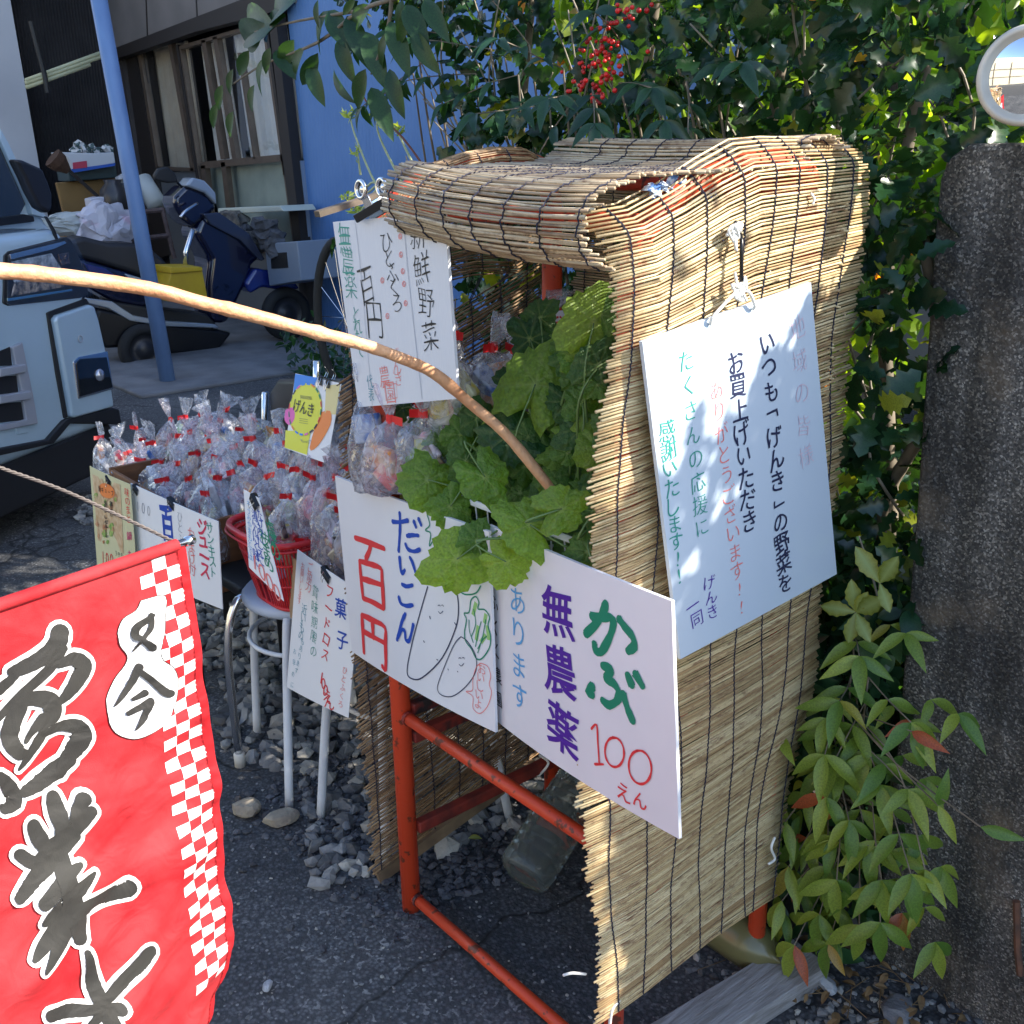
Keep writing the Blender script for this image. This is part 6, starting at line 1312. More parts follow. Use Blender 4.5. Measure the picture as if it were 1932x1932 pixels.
def bag(px, y, h, w, lean, col, where, seed, film=0, tail=.055, group='clear snack bags tied with red tape'):
    R = random.Random(seed); nk = at(px, 1, y); up = np.array([lean[0], lean[1], 1.0]); up /= np.linalg.norm(up)
    side = np.array([math.cos(seed * 1.7), math.sin(seed * 1.7), 0]); side -= up * (side @ up); side /= np.linalg.norm(side); fr = np.cross(up, side)
    lab = 'clear %s snack bag with red tape, %s' % (col, where)
    while lab in SEEN: col = R.choice(list(PC)); lab = 'clear %s snack bag with red tape, %s' % (col, where)
    SEEN[lab] = 1
    t = thing('snack_bag', lab, 'bag', group)
    n = 26; V = []; prof = [(-1, .30, .55), (-.96, .92, 1), (-.75, 1.0, 1.0), (-.5, .98, 1), (-.32, .86, .95), (-.2, .66, .9), (-.11, .42, .9), (-.05, .22, 1), (0, .085, 1.0)]
    tl = [(.25, .17, .9), (.6, .34, .5), (1, .46, .25)]
    for s, r, fl in prof:
        for j in range(n):
            a = 2 * math.pi * j / n; rp = 1 + (.22 * math.sin(j * 2 * math.pi / n * 7 + seed) + .15 * math.sin(j * 2 * math.pi / n * 11 + seed * 2)) * max(0, 1 - abs(s + .15) * 2.0)
            p = nk + up * s * h + (side * math.cos(a) * w + fr * math.sin(a) * w * .62 * fl) * r * rp
            nv = Vector((p * 34).tolist()) + Vector((seed * 3.1, 0, 0)); p = p + np.array(mno.noise_vector(nv)[:]) * w * .17 * min(1, r * 1.6)
            V.append(p)
    dv = up + np.array([R.gauss(0, .35), R.gauss(0, .25), 0]); dv /= np.linalg.norm(dv)
    for s, r, fl in tl:
        for j in range(n):
            a = 2 * math.pi * j / n; p = nk + dv * s * tail + (side * math.cos(a) + fr * math.sin(a) * fl) * w * r * (1 + .25 * math.sin(5 * a + seed)); p = p + np.array(mno.noise_vector(Vector((p * 60).tolist()))[:]) * w * .10 * s; V.append(p)
    k = len(prof) + len(tl); F = [(i * n + j, i * n + (j + 1) % n, (i + 1) * n + (j + 1) % n, (i + 1) * n + j) for i in range(k - 1) for j in range(n)]
    F.append(tuple(range(n - 1, -1, -1)))
    MB().add(V, F).build('film', FILM[film], t, smooth=True)
    # tape: collar with a little flag end
    mb = MB(); ring_ = [nk + up * z + (side * math.cos(a) + fr * math.sin(a)) * w * .13 for z in (-.0075, .0075) for a in np.linspace(0, 2 * math.pi, 12, endpoint=False)]
    mb.add(ring_, [(j, (j + 1) % 12, 12 + (j + 1) % 12, 12 + j) for j in range(12)])
    e = AX_R * R.choice((-1, 1)) + up * R.uniform(-.5, .5) - AX_F * .3; e /= np.linalg.norm(e); L_ = R.uniform(.016, .034)
    mb.grid(lambda u, v: nk - AX_F * w * .12 + e * (u * L_ - .004) + up * (v - .5) * .014 + AX_F * .003 * math.sin(u * 4), 4, 1); mb.build('tape', TAPE, t)
    # what is inside
    for i in range(R.choice((2, 3))):
        c = nk - up * h * R.uniform(.34, .7) + side * R.uniform(-.3, .3) * w + fr * R.uniform(-.15, .15) * w
        Rm = np.array(Matrix.Rotation(R.uniform(-.6, .6), 3, 'Z') @ Matrix.Rotation(R.uniform(-.5, .5), 3, 'X') @ Matrix.Rotation(R.uniform(0, 3), 3, 'Y')) 
        cc = col if i == 0 else R.choice(list(PC))
        MB().box(c, (w * R.uniform(.7, 1.15), w * R.uniform(.25, .5), w * R.uniform(.9, 1.5)), Rm).build('packet', PM[cc if cc in PM else 'red'], t, bevel=.004)
    return t
k5b = lambda x, y: k5(x, y)
cols = list(PC); R = random.Random(12)
boxbags = [(130, 440), (250, 475), (395, 370), (455, 450), (340, 560), (585, 620), (520, 480), (650, 305), (770, 285), (885, 265), (960, 300), (1030, 310), (1075, 230), (700, 430), (800, 400), (935, 410), (1005, 460), (1200, 385), (1260, 290), (1280, 450), (860, 560), (1020, 605), (1180, 640), (1300, 640), (1130, 705), (1020, 745), (930, 870), (700, 640), (780, 760), (1120, 520), (450, 620), (620, 760)]
for i, (x, y) in enumerate(boxbags):
    p = k5(x, y); yy = min(.34, max(.05, .05 + (940 - p[1]) / 175 * .29 + (p[0] - 300) * .0001)); 
    row = 'front' if yy < .14 else ('middle' if yy < .24 else 'back'); cl = 'left end' if p[0] < 230 else ('left half' if p[0] < 310 else ('centre' if p[0] < 380 else ('right half' if p[0] < 440 else 'right end')))
    cc = R.choice(cols); bag(p, yy, .17 + R.uniform(-.04, .04), .050 + R.uniform(-.012, .028), (R.gauss(0, .34) - (.25 if i < 2 else 0), R.gauss(0, .25)), R.choice((cc, 'pink', 'white', 'orange', 'red')), '%s row, %s of the wooden box' % (row, cl), 20 + i, R.choice((0, 0, 1)), .045 + R.uniform(0, .03))
bask = [(1455, 390, 'back left'), (1520, 490, 'left middle'), (1660, 495, 'back centre'), (1735, 490, 'back right'), (1560, 890, 'front centre'), (1880, 320, 'rear, highest'), (1380, 740, 'left rim'), (1620, 680, 'centre'), (1800, 640, 'right middle'), (1480, 650, 'left centre')]
for i, (x, y, w_) in enumerate(bask):
    p = k5(x, y); yy = .07 + (960 - p[1]) / 170 * .17; bag(p, max(.05, min(.26, yy)), .17, .038 + R.uniform(0, .008), (R.gauss(0, .12), R.gauss(0, .1)), R.choice(('yellow', 'green', 'red', 'blue', 'pink')), '%s of the red basket' % w_, 80 + i, 0, .055)
for i, (a_, b_, y_, w_) in enumerate(((604, 862, .16, 'behind the basket, left'), (632, 900, .13, 'between basket and left screen, low'), (648, 846, .18, 'between basket and left screen, high'), (612, 930, .11, 'right rim of the red basket'), (655, 880, .14, 'touching the left screen'), (590, 900, .13, 'right half of the red basket'), (640, 940, .10, 'above the cardboard box, left'), (655, 965, .09, 'above the cardboard box, right'))):
    bag((a_, b_), y_, .17 + R.uniform(-.03, .03), .048 + R.uniform(0, .012), (R.gauss(0, .2), R.gauss(0, .15)), R.choice(('pink', 'white', 'yellow', 'green', 'red', 'orange')), w_, 170 + i, i % 2, .06)
for i, (x, y, w_) in enumerate(((1690, 1225, 'front left'), (1850, 1190, 'front right'), (1800, 1010, 'middle'), (1900, 1080, 'right side'), (1780, 900, 'back left'), (1880, 850, 'back right'))):
    p = k5(x, y); bag(p, .09 + (1230 - y) * .0004, .13, .040, (R.gauss(0, .1), R.gauss(0, .1)), ('brown', 'dark', 'yellow', 'green', 'orange', 'blue')[i], '%s of the cardboard box' % w_, 110 + i, 2, .04)
for i, (px, y, h, w, c, w_, fl) in enumerate((((684, 746), -.04, .17, .050, 'blue', 'leftmost in the stall', 2), ((735, 790), -.045, .13, .048, 'red', 'just right of the leftmost stall bag', 1), ((856, 632), .05, .20, .062, 'red', 'tall in the middle of the stall', 0), ((1042, 590), .30, .20, .055, 'white', 'back of the stall by the card', 0), ((790, 760), .12, .12, .065, 'pink', 'low behind the radish leaves in the stall', 1), ((800, 780), -.01, .13, .05, 'yellow', 'between sign corner and radish leaves', 2), ((930, 655), .12, .17, .065, 'blue', 'behind the tall stall bag', 2), ((760, 830), .05, .12, .055, 'red', 'just above the blue and red price board', 2), ((970, 660), .3, .16, .06, 'dark', 'back centre of the stall', 0))):
    bag(px, y, h, w, (R.gauss(0, .1), R.gauss(0, .1)), c, w_, 140 + i, fl, .06)
# big wrapped packet low left of stall
pk = thing('noodle_packet', 'packet with yellow strip and blue wave pattern wrapped in film in the stall', 'packet')
MB().prism([at((735, 890), 1, .0), at((790, 845), 1, .03), at((812, 880), 1, .03), at((765, 925), 1, .0)], (0.01, .03, 0)).build('pack', PM['blue'], pk, bevel=.004)
MB().prism([at((733, 888), 1, -.003), at((786, 843), 1, .027), at((791, 851), 1, .027), at((738, 897), 1, -.003)], (0, .002, 0)).build('strip', PM['yellow'], pk)

# two-litre-plus water bottle lying in the frame
bt = thing('plastic_bottle', 'large ribbed plastic bottle of cloudy water leaning inside the stall frame', 'bottle')
M, nt, B, L = newmat('cloudy_bottle'); B.inputs['Base Color'].default_value = (.50, .54, .50, 1); B.inputs['Roughness'].default_value = .08; B.inputs['Transmission Weight'].default_value = .88; B.inputs['IOR'].default_value = 1.2; B.inputs['Coat Weight'].default_value = .3
b0 = at((985, 1655), 2, .055); b1_ = at((1085, 1500), 2, .15); ax = (b1_ - b0) / np.linalg.norm(b1_ - b0); b1_ = b0 + ax * .30
xx = np.cross(ax, [0, 0, 1.0]); xx /= np.linalg.norm(xx); yy_ = np.cross(ax, xx); prof_ = [(.0001, .008), (.030, .004), (.044, 0), (.052, .008)]
for i in range(8): z = .03 + i * .024; prof_ += [(.054, z), (.054, z + .016), (.0525, z + .019), (.0525, z + .021)]
prof_ += [(.054, .235), (.048, .26), (.03, .285), (.015, .30), (.015, .32), (.0001, .32)]
V = []; n = 36
for r, z in prof_:
    for j in range(n):
        a = 2 * math.pi * j / n; c_, s_ = math.cos(a), math.sin(a); e = .62; V.append(b0 + ax * z + xx * abs(c_) ** e * math.copysign(1, c_) * r + yy_ * abs(s_) ** e * math.copysign(1, s_) * r)
k = len(prof_); MB().add(V, [(i * n + j, i * n + (j + 1) % n, (i + 1) * n + (j + 1) % n, (i + 1) * n + j) for i in range(k - 1) for j in range(n)]).build('bottle_body', M, bt, smooth=True)
MB().lathe(b0 + ax * .305, [(.017, 0), (.017, .018), (.0001, .018)], 20, R=np.stack([xx, yy_, ax], 1)).build('cap', WHITEP, bt)
# water jug glimpsed under the right screen
bt2 = thing('plastic_jug', 'yellowish plastic bottle lying under the rear of the right screen', 'bottle')
c_ = at((1390, 1745), 2, .05); MB().lathe(c_ + np.array([.0, -.02, 0]), [(.0001, -.11), (.045, -.10), (.05, -.09), (.05, .05), (.03, .09), (.014, .10), (.0001, .12)], 20, R=np.array([[0, 0, 1.0], [1.0, 0, 0], [0, 1.0, 0]])).build('bottle_body', mat('yellowed_plastic', (.13, .12, .05), .3, coat=.3), bt2, smooth=True)

# ============================================================ house and carport
YW = 3.5
house = thing('house', 'house with dark sliding doors and blue painted wall behind the carport', 'house')
def wallmat(name, c, c2, ribs, ang=0, rough=.6, strength=.4):
    M, nt, B, L = newmat(name); N = nt.nodes; tc = N.new('ShaderNodeTexCoord'); nz = N.new('ShaderNodeTexNoise'); nz.inputs['Scale'].default_value = 1.6; nz.inputs['Detail'].default_value = 8; L.new(tc.outputs['Object'], nz.inputs['Vector'])
    cr = N.new('ShaderNodeValToRGB'); cr.color_ramp.elements[0].position = .35; cr.color_ramp.elements[1].position = .65; cr.color_ramp.elements[0].color = rgb(c); cr.color_ramp.elements[1].color = rgb(c2); L.new(nz.outputs[0], cr.inputs[0]); L.new(cr.outputs[0], B.inputs['Base Color']); B.inputs['Roughness'].default_value = rough
    w = N.new('ShaderNodeTexWave'); w.inputs['Scale'].default_value = ribs; w.bands_direction = 'X'; w.inputs['Distortion'].default_value = .3; L.new(tc.outputs['Object'], w.inputs['Vector']); bp = N.new('ShaderNodeBump'); bp.inputs['Strength'].default_value = strength; bp.inputs['Distance'].default_value = .01; L.new(w.outputs[0], bp.inputs['Height']); L.new(bp.outputs[0], B.inputs['Normal']); return M
BLUEW = wallmat('blue_wall_paint', (.085, .20, .44), (.115, .24, .50), 7, strength=.2)
xl = at((577, 345), 1, YW)[0]
P_ = [at((537, -20), 1, YW), at((605, 589), 1, YW), at((611, 650), 1, YW)]
MB().prism([P_[0] + [0, 0, 3.5], P_[0], P_[1], (P_[2][0], YW, -.1), (-1.9, YW, -.1), (-1.9, YW, 6.0)], (0, .2, 0)).build('blue_wall', BLUEW, house)
DARKB = mat('dark_brown_sheet', (.050, .042, .040), .7, col2=(.035, .03, .03), scale=4)
GREYS = mat('grey_brown_panel', (.17, .155, .15), .6, col2=(.135, .125, .12), scale=3)
BRONZE = mat('bronze_aluminium', (.16, .12, .09), .4, .4, col2=(.12, .09, .07), scale=9); BLKF = mat('dark_frame', (.018, .014, .013), .6)
def hx(name, pts, off, th, mt, parent=house, bevel=0): return ex(name, pts, (1, YW), th, mt, parent, bevel, off)
hx('fascia', [(188, -700), (600, -700), (575, -140), (560, 6), (500, -2), (397, 36), (228, 99)], -.12, .25, GREYS)
for x in (300, 395): hx('fascia_joint', [(x - 1 - 5, -140), (x + 1 - 5, -140), (x + 3, 70 - (x - 228) * .36 + 26), (x + 1, 70 - (x - 228) * .36 + 26)], -.125, .004, BLKF)
hx('lintel', [(228, 99), (397, 36), (500, -2), (560, -4), (552, 24), (400, 62), (232, 118)], -.16, .1, BLKF)
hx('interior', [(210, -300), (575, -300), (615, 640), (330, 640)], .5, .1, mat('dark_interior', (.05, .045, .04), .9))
CURT = mat('beige_curtain', (.62, .56, .45), .8, col2=(.54, .48, .38), scale=6); CURW = mat('lace_curtain', (.80, .79, .74), .8, col2=(.70, .69, .64), scale=6)
def curtain(p, mt, off, folds, lab):
    A, Bq, Cq, D = [at(x, 1, YW) + np.array([0, off, 0]) for x in p]
    return MB().grid(lambda u, v: (A * (1 - u) + Bq * u) * (1 - v) + (D * (1 - u) + Cq * u) * v + np.array([0, .025 * math.sin(u * folds * 6.28) + .012 * math.sin(u * folds * 15), 0]), 90, 6).build('curtain', mt, house, smooth=True)
curtain([(270, 92), (336, 76), (372, 330), (304, 320)], CURT, .10, 5, '')
curtain([(352, 86), (395, 70), (430, 300), (385, 320)], CURW, .14, 1, ''); curtain([(420, 60), (520, 30), (562, 300), (455, 306)], CURW, .10, 7, ''); curtain([(380, 318), (565, 300), (592, 470), (420, 480)], mat('frosted_panel', (.26, .30, .26), .5, col2=(.20, .24, .21), scale=5), .06, 0, '')
M, nt, B, L = newmat('window_glass'); N = nt.nodes; N.remove(B); tr_ = N.new('ShaderNodeBsdfTransparent'); gl_ = N.new('ShaderNodeBsdfGlossy'); gl_.inputs['Roughness'].default_value = .02; ms_ = N.new('ShaderNodeMixShader'); L.new(facing(N, L, None, .26, .7, 4, True), ms_.inputs[0]); L.new(tr_.outputs[0], ms_.inputs[1]); L.new(gl_.outputs[0], ms_.inputs[2]); L.new(ms_.outputs[0], N['Material Output'].inputs[0]); GLASS = M
hx('pane', [(274, 96), (330, 82), (368, 318), (308, 312)], -.02, .004, GLASS); hx('pane', [(352, 88), (392, 76), (430, 306), (388, 312)], 0, .004, GLASS); hx('pane', [(400, 72), (508, 40), (548, 297), (440, 304)], -.02, .004, GLASS)
def bar(a, b, w, off=-.05, th=.05, mt=BRONZE, name='sash_bar'):
    dx, dy = b[0] - a[0], b[1] - a[1]; l = math.hypot(dx, dy); nx, ny = -dy / l * w / 2, dx / l * w / 2
    return hx(name, [(a[0] + nx, a[1] + ny), (a[0] - nx, a[1] - ny), (b[0] - nx, b[1] - ny), (b[0] + nx, b[1] + ny)], off, th, mt)
for a, b, w in (((270, 96), (306, 320), 5), ((329, 80), (372, 322), 6), ((268, 96), (332, 81), 5), ((305, 317), (374, 320), 7), ((346, 88), (392, 400), 8), ((393, 76), (430, 300), 8), ((415, 70), (452, 300), 8), ((509, 50), (548, 330), 8), ((350, 90), (515, 42), 7), ((388, 312), (558, 296), 13), ((430, 306), (450, 480), 8), ((392, 312), (410, 480), 8), ((545, 300), (572, 500), 8), ((525, 40), (562, 320), 6), ((395, 478), (575, 470), 8), ((460, 100), (490, 300), 4)):
    bar(a, b, w)
bar((345, 85), (392, 395), 4, -.06, .05, BLKF); bar((515, 40), (590, 600), 5, -.07, .06, BLKF); bar((533, 20), (601, 630), 14, -.10, .09, BLKF, 'door_frame')
hx('frame_post', [(216, 96), (262, 84), (330, 480), (290, 490)], -.05, .2, BLKF); bar((240, 96), (285, 420), 9, -.09, .05, DARKB)
hx('frame_post', [(255, 92), (273, 88), (318, 420), (300, 425)], -.02, .1, DARKB)
hx('bottom_panel', [(300, 325), (372, 322), (415, 640), (345, 640)], -.02, .06, mat('grey_door_panel', (.10, .11, .12), .5)); hx('bottom_panel', [(395, 480), (592, 472), (605, 645), (405, 645)], .0, .06, mat('grey_door_panel', (.10, .11, .12), .5))
hx('right_panel', [(562, 305), (574, 303), (604, 620), (588, 622)], -.03, .05, mat('blue_grey_strip', (.20, .26, .36), .5))
# roof block over everything, kept above the view
MB().box((-6.3, 5.2, 6.1), (10.2, 3.4, .25)).build('roof', DARKB, house)
MB().box((-6.0, 6.6, 2.9), (8.4, .2, 6.1)).build('rear_wall', BLUEW, house)
# corrugated wall of the shed on the left, real ribs
shed = thing('shed', 'dark corrugated metal shed wall left of the sliding doors', 'shed')
XS = -9.9
c0_ = at((228, 200), 0, XS); c1_ = at((14, 200), 0, XS); Y0, Y1 = c0_[1], c1_[1]
mb = MB(); nrib = 46; N_ = nrib * 4
mb.add([(XS + .022 * math.sin(2 * math.pi * i / 4 + .4), Y0 + .25 + (Y1 - Y0 - .25) * i / N_ + lean * .0, z) for z, lean in ((-.1, 0), (4.6, 1)) for i in range(N_ + 1)], [(i, i + 1, N_ + 2 + i, N_ + 1 + i) for i in range(N_)])
mb.build('corrugated_sheet', mat('corrugated_dark', (.075, .07, .072), .55, .2, col2=(.05, .047, .05), scale=3), shed)
MB().box((XS - .08, Y0 - .3, 2.2), (.1, 3.2, 4.6)).build('backing', DARKB, shed)
wl_ = thing('plaster_wall', 'pale plaster wall at the far left edge behind the van', 'wall')
a = at((14, 5), 0, -9.6); b = at((88, 360), 0, -9.6); MB().prism([(-9.6, a[1] - .02, 5), (-9.6, b[1], -.1), (-9.6, b[1] - 3.5, -.1), (-9.6, b[1] - 3.5, 5)], (-.2, 0, 0)).build('wall_body', mat('pale_plaster', (.46, .47, .50), .8, col2=(.40, .41, .44), scale=1.5), wl_)
pole = thing('carport_pole', 'blue painted steel pole standing in front of the scooter', 'pole')
pb = at((318, 727), 1, 1.77); ptp = at((176, -60), 1, 1.77); MB().tube([pb, (pb + ptp) / 2, ptp], .052, 20).build('pole_shaft', mat('blue_pole_paint', (.15, .25, .44), .5, col2=(.12, .20, .37), scale=12, stretch=(1, 1, .3)), pole, smooth=True)
pr_ = thing('bamboo_poles', 'three pale laundry poles hung level beside the corrugated wall', 'poles')
for i, (a, b) in enumerate((((48, 152), (212, 92)), ((48, 157), (215, 99)), ((49, 165), (170, 122)))): MB().tube([at(a, 0, -8.6), at(b, 0, -8.6)], .018, 10).build('laundry_pole', mat('pale_pole', (.42, .42, .26), .5), pr_, smooth=True)
MB().tube([at((58, 40), 0, -8.55), at((68, 80), 0, -8.55), at((84, 140), 0, -8.55), at((90, 175), 0, -8.55)], .022, 8).build('hanging_strap', BLACKP, pr_)
# things stored by the shed wall
XC = -8.7
def cl(name, label, cat, pts, x, th, mt, bevel=.01, part='body', axis=0): 
    t = thing(name, label, cat); ex(part, pts, (axis, x), th, mt, t, bevel); return t
z1_ = lambda x, y: (x / 5.04, 223.6 + y / 5.04)
cl('wood_panel', 'ochre wooden panel leaning by the shed wall behind the van mirror', 'panel', [z1_(535, 610), z1_(1150, 565), z1_(1215, 760), z1_(1230, 1010), z1_(640, 1040)], XC, .05, mat('ochre_board', (.24, .14, .045), .7, col2=(.19, .11, .035), scale=3))
t = cl('storage_tub', 'dark green tub under the white and blue box', 'tub', [z1_(640, 480), z1_(1100, 440), z1_(1120, 560), z1_(660, 600)], XC + .1, .3, mat('dark_green_plastic', (.025, .05, .055), .5))
t = thing('carton', 'white carton with blue base and red label heaped with scraps', 'carton')
ex('carton_body', [z1_(600, 320), z1_(670, 410), z1_(690, 500), z1_(1100, 425), z1_(1085, 320), z1_(900, 330)], (0, XC + .2), .35, mat('dull_white_card', (.50, .52, .55), .6), t, .01)
ex('blue_base', [z1_(680, 480), z1_(1100, 425), z1_(1090, 450), z1_(700, 515)], (0, XC + .205), .36, mat('carton_blue', (.02, .09, .40), .5), t); ex('red_label', [z1_(695, 420), z1_(825, 402), z1_(830, 465), z1_(700, 480)], (0, XC + .21), .01, mat('label_red', (.45, .04, .08), .5), t)
MB_ = MB(); Rr_ = random.Random(3)
for i in range(22):
    c = at(z1_(Rr_.uniform(640, 1050), Rr_.uniform(265, 340)), 0, XC + .2 - Rr_.uniform(0, .25)); MB_.box(c, (Rr_.uniform(.03, .1), Rr_.uniform(.04, .12), Rr_.uniform(.02, .06)), np.array(Matrix.Rotation(Rr_.uniform(0, 3), 3, 'X') @ Matrix.Rotation(Rr_.uniform(0, 3), 3, 'Z')))
tag(MB_.build('paper_scraps', mat('scrap_mix', (.5, .5, .5), .6, col2=(.06, .10, .10), scale=14, contrast=(.5, .52)), t), kind='stuff')
br = thing('broom', 'old broom with brown bristles leaning against the stored goods', 'broom'); MB().tube([at(z1_(640, 480), 0, XC + .5), at(z1_(930, 740), 0, XC + .5)], .016, 8).build('handle', BLKF, br)
MB().tube([at(z1_(500, 370), 0, XC + .5), at(z1_(560, 420), 0, XC + .5), at(z1_(650, 500), 0, XC + .5)], [.09, .085, .03], 12).build('bristles', mat('bristle', (.07, .035, .02), .95, bump=.8, bscale=40), br)
cl('salt_carton', 'small white printed carton beside the dark vases', 'carton', [z1_(855, 765), z1_(935, 745), z1_(1025, 745), z1_(1030, 930), z1_(890, 960)], XC + .55, .15, mat('white_print_card', (.55, .54, .60), .6, col2=(.50, .45, .60), scale=18, contrast=(.6, .62)))
for i, (x, y, s) in enumerate(((1090, 690, 1.0), (1190, 720, .9), (1010, 840, .7))):
    t = thing('jar', ('dark round jar, rearmost on the pipe rack', 'dark jar beside the blue pole on the rack', 'grey-brown jar at the front of the rack')[i], 'jar'); c = at(z1_(x, y + 60), 0, XC + .5); MB().lathe(c + np.array([0, 0, -.18]), [(.0001, 0), (.09 * s, .0), (.13 * s, .12), (.12 * s, .24), (.07 * s, .30), (.08 * s, .33)], 20).build('jar_body', mat('jar_glaze%d' % i, ((.03, .027, .03), (.02, .018, .02), (.10, .085, .075))[i], .3), t, smooth=True)
rk = thing('pipe_rack', 'rusty pipe rack holding jars behind the scooter seat', 'rack')
for a, b in (((960, 925), (1540, 870)), ((1090, 1175), (1610, 1110)), ((1540, 850), (1660, 1330)), ((960, 925), (1010, 1330)), ((1100, 920), (1160, 1330))): MB().tube([at(z1_(*a), 0, XC + .7), at(z1_(*b), 0, XC + .7)], .022, 8).build('pipe', mat('dull_pipe', (.13, .09, .085), .6, col2=(.08, .05, .045), scale=20), rk)
t = thing('rolled_sheet', 'white rolled tube leaning behind the blue pole', 'tube'); MB().tube([at(z1_(1350, 590), 0, XC + .4), at(z1_(1500, 830), 0, XC + .6)], .09, 16).build('roll', mat('roll_white', (.42, .44, .42), .6), t, smooth=True)
cl('cardboard_carton', 'torn brown carton under plastic bags by the scooter seat', 'carton', [z1_(600, 1060), z1_(760, 1040), z1_(775, 1135), z1_(640, 1145)], XC + .9, .3, CARD)
def crumple(name, label, cat, c, r, mt, seed, sub=4):
    bm = bmesh.new(); bmesh.ops.create_icosphere(bm, subdivisions=sub, radius=1)
    for v in bm.verts:
        n1 = mno.noise_vector(v.co * 1.6 + Vector((seed, 0, 0))) * .45 + mno.noise_vector(v.co * 4 + Vector((seed, 3, 0))) * .18; v.co = Vector(((v.co + n1).x * r[0], (v.co + n1).y * r[1], (v.co + n1).z * r[2]))
    me = bpy.data.meshes.new(name); bm.to_mesh(me); bm.free(); me.materials.append(mt); o = bpy.data.objects.new(name, me); COL.objects.link(o); o.location = c; return tag(o, label, cat)
PB = mat('white_carrier_bag', (.52, .50, .56), .35, col2=(.60, .42, .50), scale=5, contrast=(.6, .7))
crumple('carrier_bag', 'crumpled whitish carrier bag with pink print above the scooter seat', 'bag', tuple(at(z1_(1010, 1060), 0, XC + 1.0)), (.12, .24, .20), PB, 1); crumple('carrier_bag', 'pale grey crumpled bag behind the van headlight corner', 'bag', tuple(at(z1_(740, 1010), 0, XC + .9)), (.12, .28, .10), mat('grey_bag', (.42, .45, .44), .5), 5)
crumple('rag_bundle', 'bundle of pale cloth against the leaning roll', 'cloth', tuple(at(z1_(1215, 640), 0, XC + .35)), (.08, .10, .10), mat('rag', (.45, .45, .46), .8), 9)
# goods right of the scooter
t = thing('shelf_board', 'white slatted shelf board laid on a heap of scrap by the door', 'shelf'); ex('board', [(410, 393), (528, 388), (535, 399), (412, 405)], (1, 3.15), .3, mat('cream_board', (.50, .52, .44), .6), t, .01)
for i, (x, y) in enumerate(((450, 440), (480, 455), (510, 450), (465, 470), (500, 430), (440, 415), (520, 465))): crumple('scrap_bundle', 'dusty bundle of scrap %s the white shelf board' % ('under', 'well under', 'right under', 'low under', 'beside', 'left under', 'far right under')[i], 'scrap', tuple(at((x, y), 1, 3.1)), (.14, .10, .09), mat('scrap_%d' % (i % 2), ((.10, .10, .11), (.17, .15, .12))[i % 2], .8, col2=(.05, .05, .055), scale=15), 20 + i, 3)
t = thing('appliance', 'pale grey metal appliance with dark square opening beside the door frame', 'appliance'); ex('casing', [(498, 460), (560, 455), (568, 530), (508, 540)], (1, 3.05), .35, mat('pale_enamel', (.22, .26, .32), .4), t, .01); ex('opening', [(510, 478), (540, 476), (543, 505), (512, 507)], (1, 3.045), .01, BLACKP, t)
# yellow crate
t = thing('yellow_crate', 'yellow plastic crate on the scooter footboard', 'crate'); YC = mat('yellow_plastic', (.52, .34, .01), .45, col2=(.45, .29, .01), scale=8)
ex('crate_body', [z1_(1600, 1560), z1_(1640, 1440), z1_(1925, 1440), z1_(1990, 1770), z1_(1590, 1740)], (0, -6.02), .28, YC, t, .008); ex('crate_rim', [z1_(1630, 1415), z1_(1925, 1412), z1_(1930, 1450), z1_(1625, 1475)], (0, -6.0), .33, YC, t, .006)
for i in range(3): ex('crate_slot', [z1_(1620 + i * 26, 1570), z1_(1634 + i * 26, 1545), z1_(1642 + i * 26, 1545), z1_(1628 + i * 26, 1572)], (0, -6.025), .01, BLACKP, t)

# ============================================================ scooter
sc = thing('scooter', 'dark blue scooter with black seat parked side-on behind the pole', 'scooter'); XM = -6.4
NAVY = mat('navy_scooter_paint', (.004, .006, .028), .15, coat=1); BLUP = mat('blue_scooter_paint', (.012, .025, .16), .2, coat=1); SEAT = mat('seat_vinyl', (.018, .018, .022), .5); SIL = mat('silver_trim', (.45, .50, .56), .3, .6)
z8 = lambda x, y: (x / 3.024, y / 3.024)
def sx(name, pts, off, th, mt, bevel=.02): return ex(name, [z8(*p) for p in pts], (0, XM + off), th, mt, sc, bevel, 0, 3)
sx('seat', [(395, 1375), (480, 1350), (620, 1385), (750, 1385), (880, 1430), (960, 1500), (975, 1600), (950, 1650), (880, 1620), (760, 1560), (560, 1500), (440, 1470)], 0, .28, SEAT, .05)
sx('rear_cowl', [(440, 1470), (560, 1500), (760, 1560), (930, 1640), (940, 1700), (820, 1760), (640, 1720), (500, 1640), (430, 1560)], .01, .26, NAVY, .05)
sx('blue_cowl', [(480, 1500), (600, 1530), (700, 1600), (640, 1620), (520, 1570)], .03, .03, BLUP, .01)
sx('silver_cowl', [(710, 1560), (820, 1590), (900, 1640), (850, 1680), (760, 1640)], .035, .03, SIL, .01)
sx('floorboard', [(640, 1720), (900, 1760), (1180, 1790), (1240, 1850), (1200, 1900), (900, 1890), (640, 1800)], .02, .3, BLACKP, .02)
sx('side_trim', [(490, 1700), (640, 1720), (760, 1800), (930, 1830), (1230, 1850), (1250, 1872), (930, 1862), (740, 1830), (620, 1760), (495, 1728)], .06, .04, SIL, .008)
sx('leg_shield', [(1150, 1240), (1230, 1230), (1380, 1320), (1510, 1470), (1450, 1500), (1400, 1640), (1300, 1850), (1200, 1840), (1180, 1640), (1200, 1480), (1110, 1330)], 0, .32, NAVY, .05)
sx('handlebar_cover', [(1000, 1120), (1070, 1050), (1200, 1110), (1245, 1190), (1150, 1260), (1100, 1300), (1040, 1250), (990, 1160)], .0, .26, NAVY, .04)
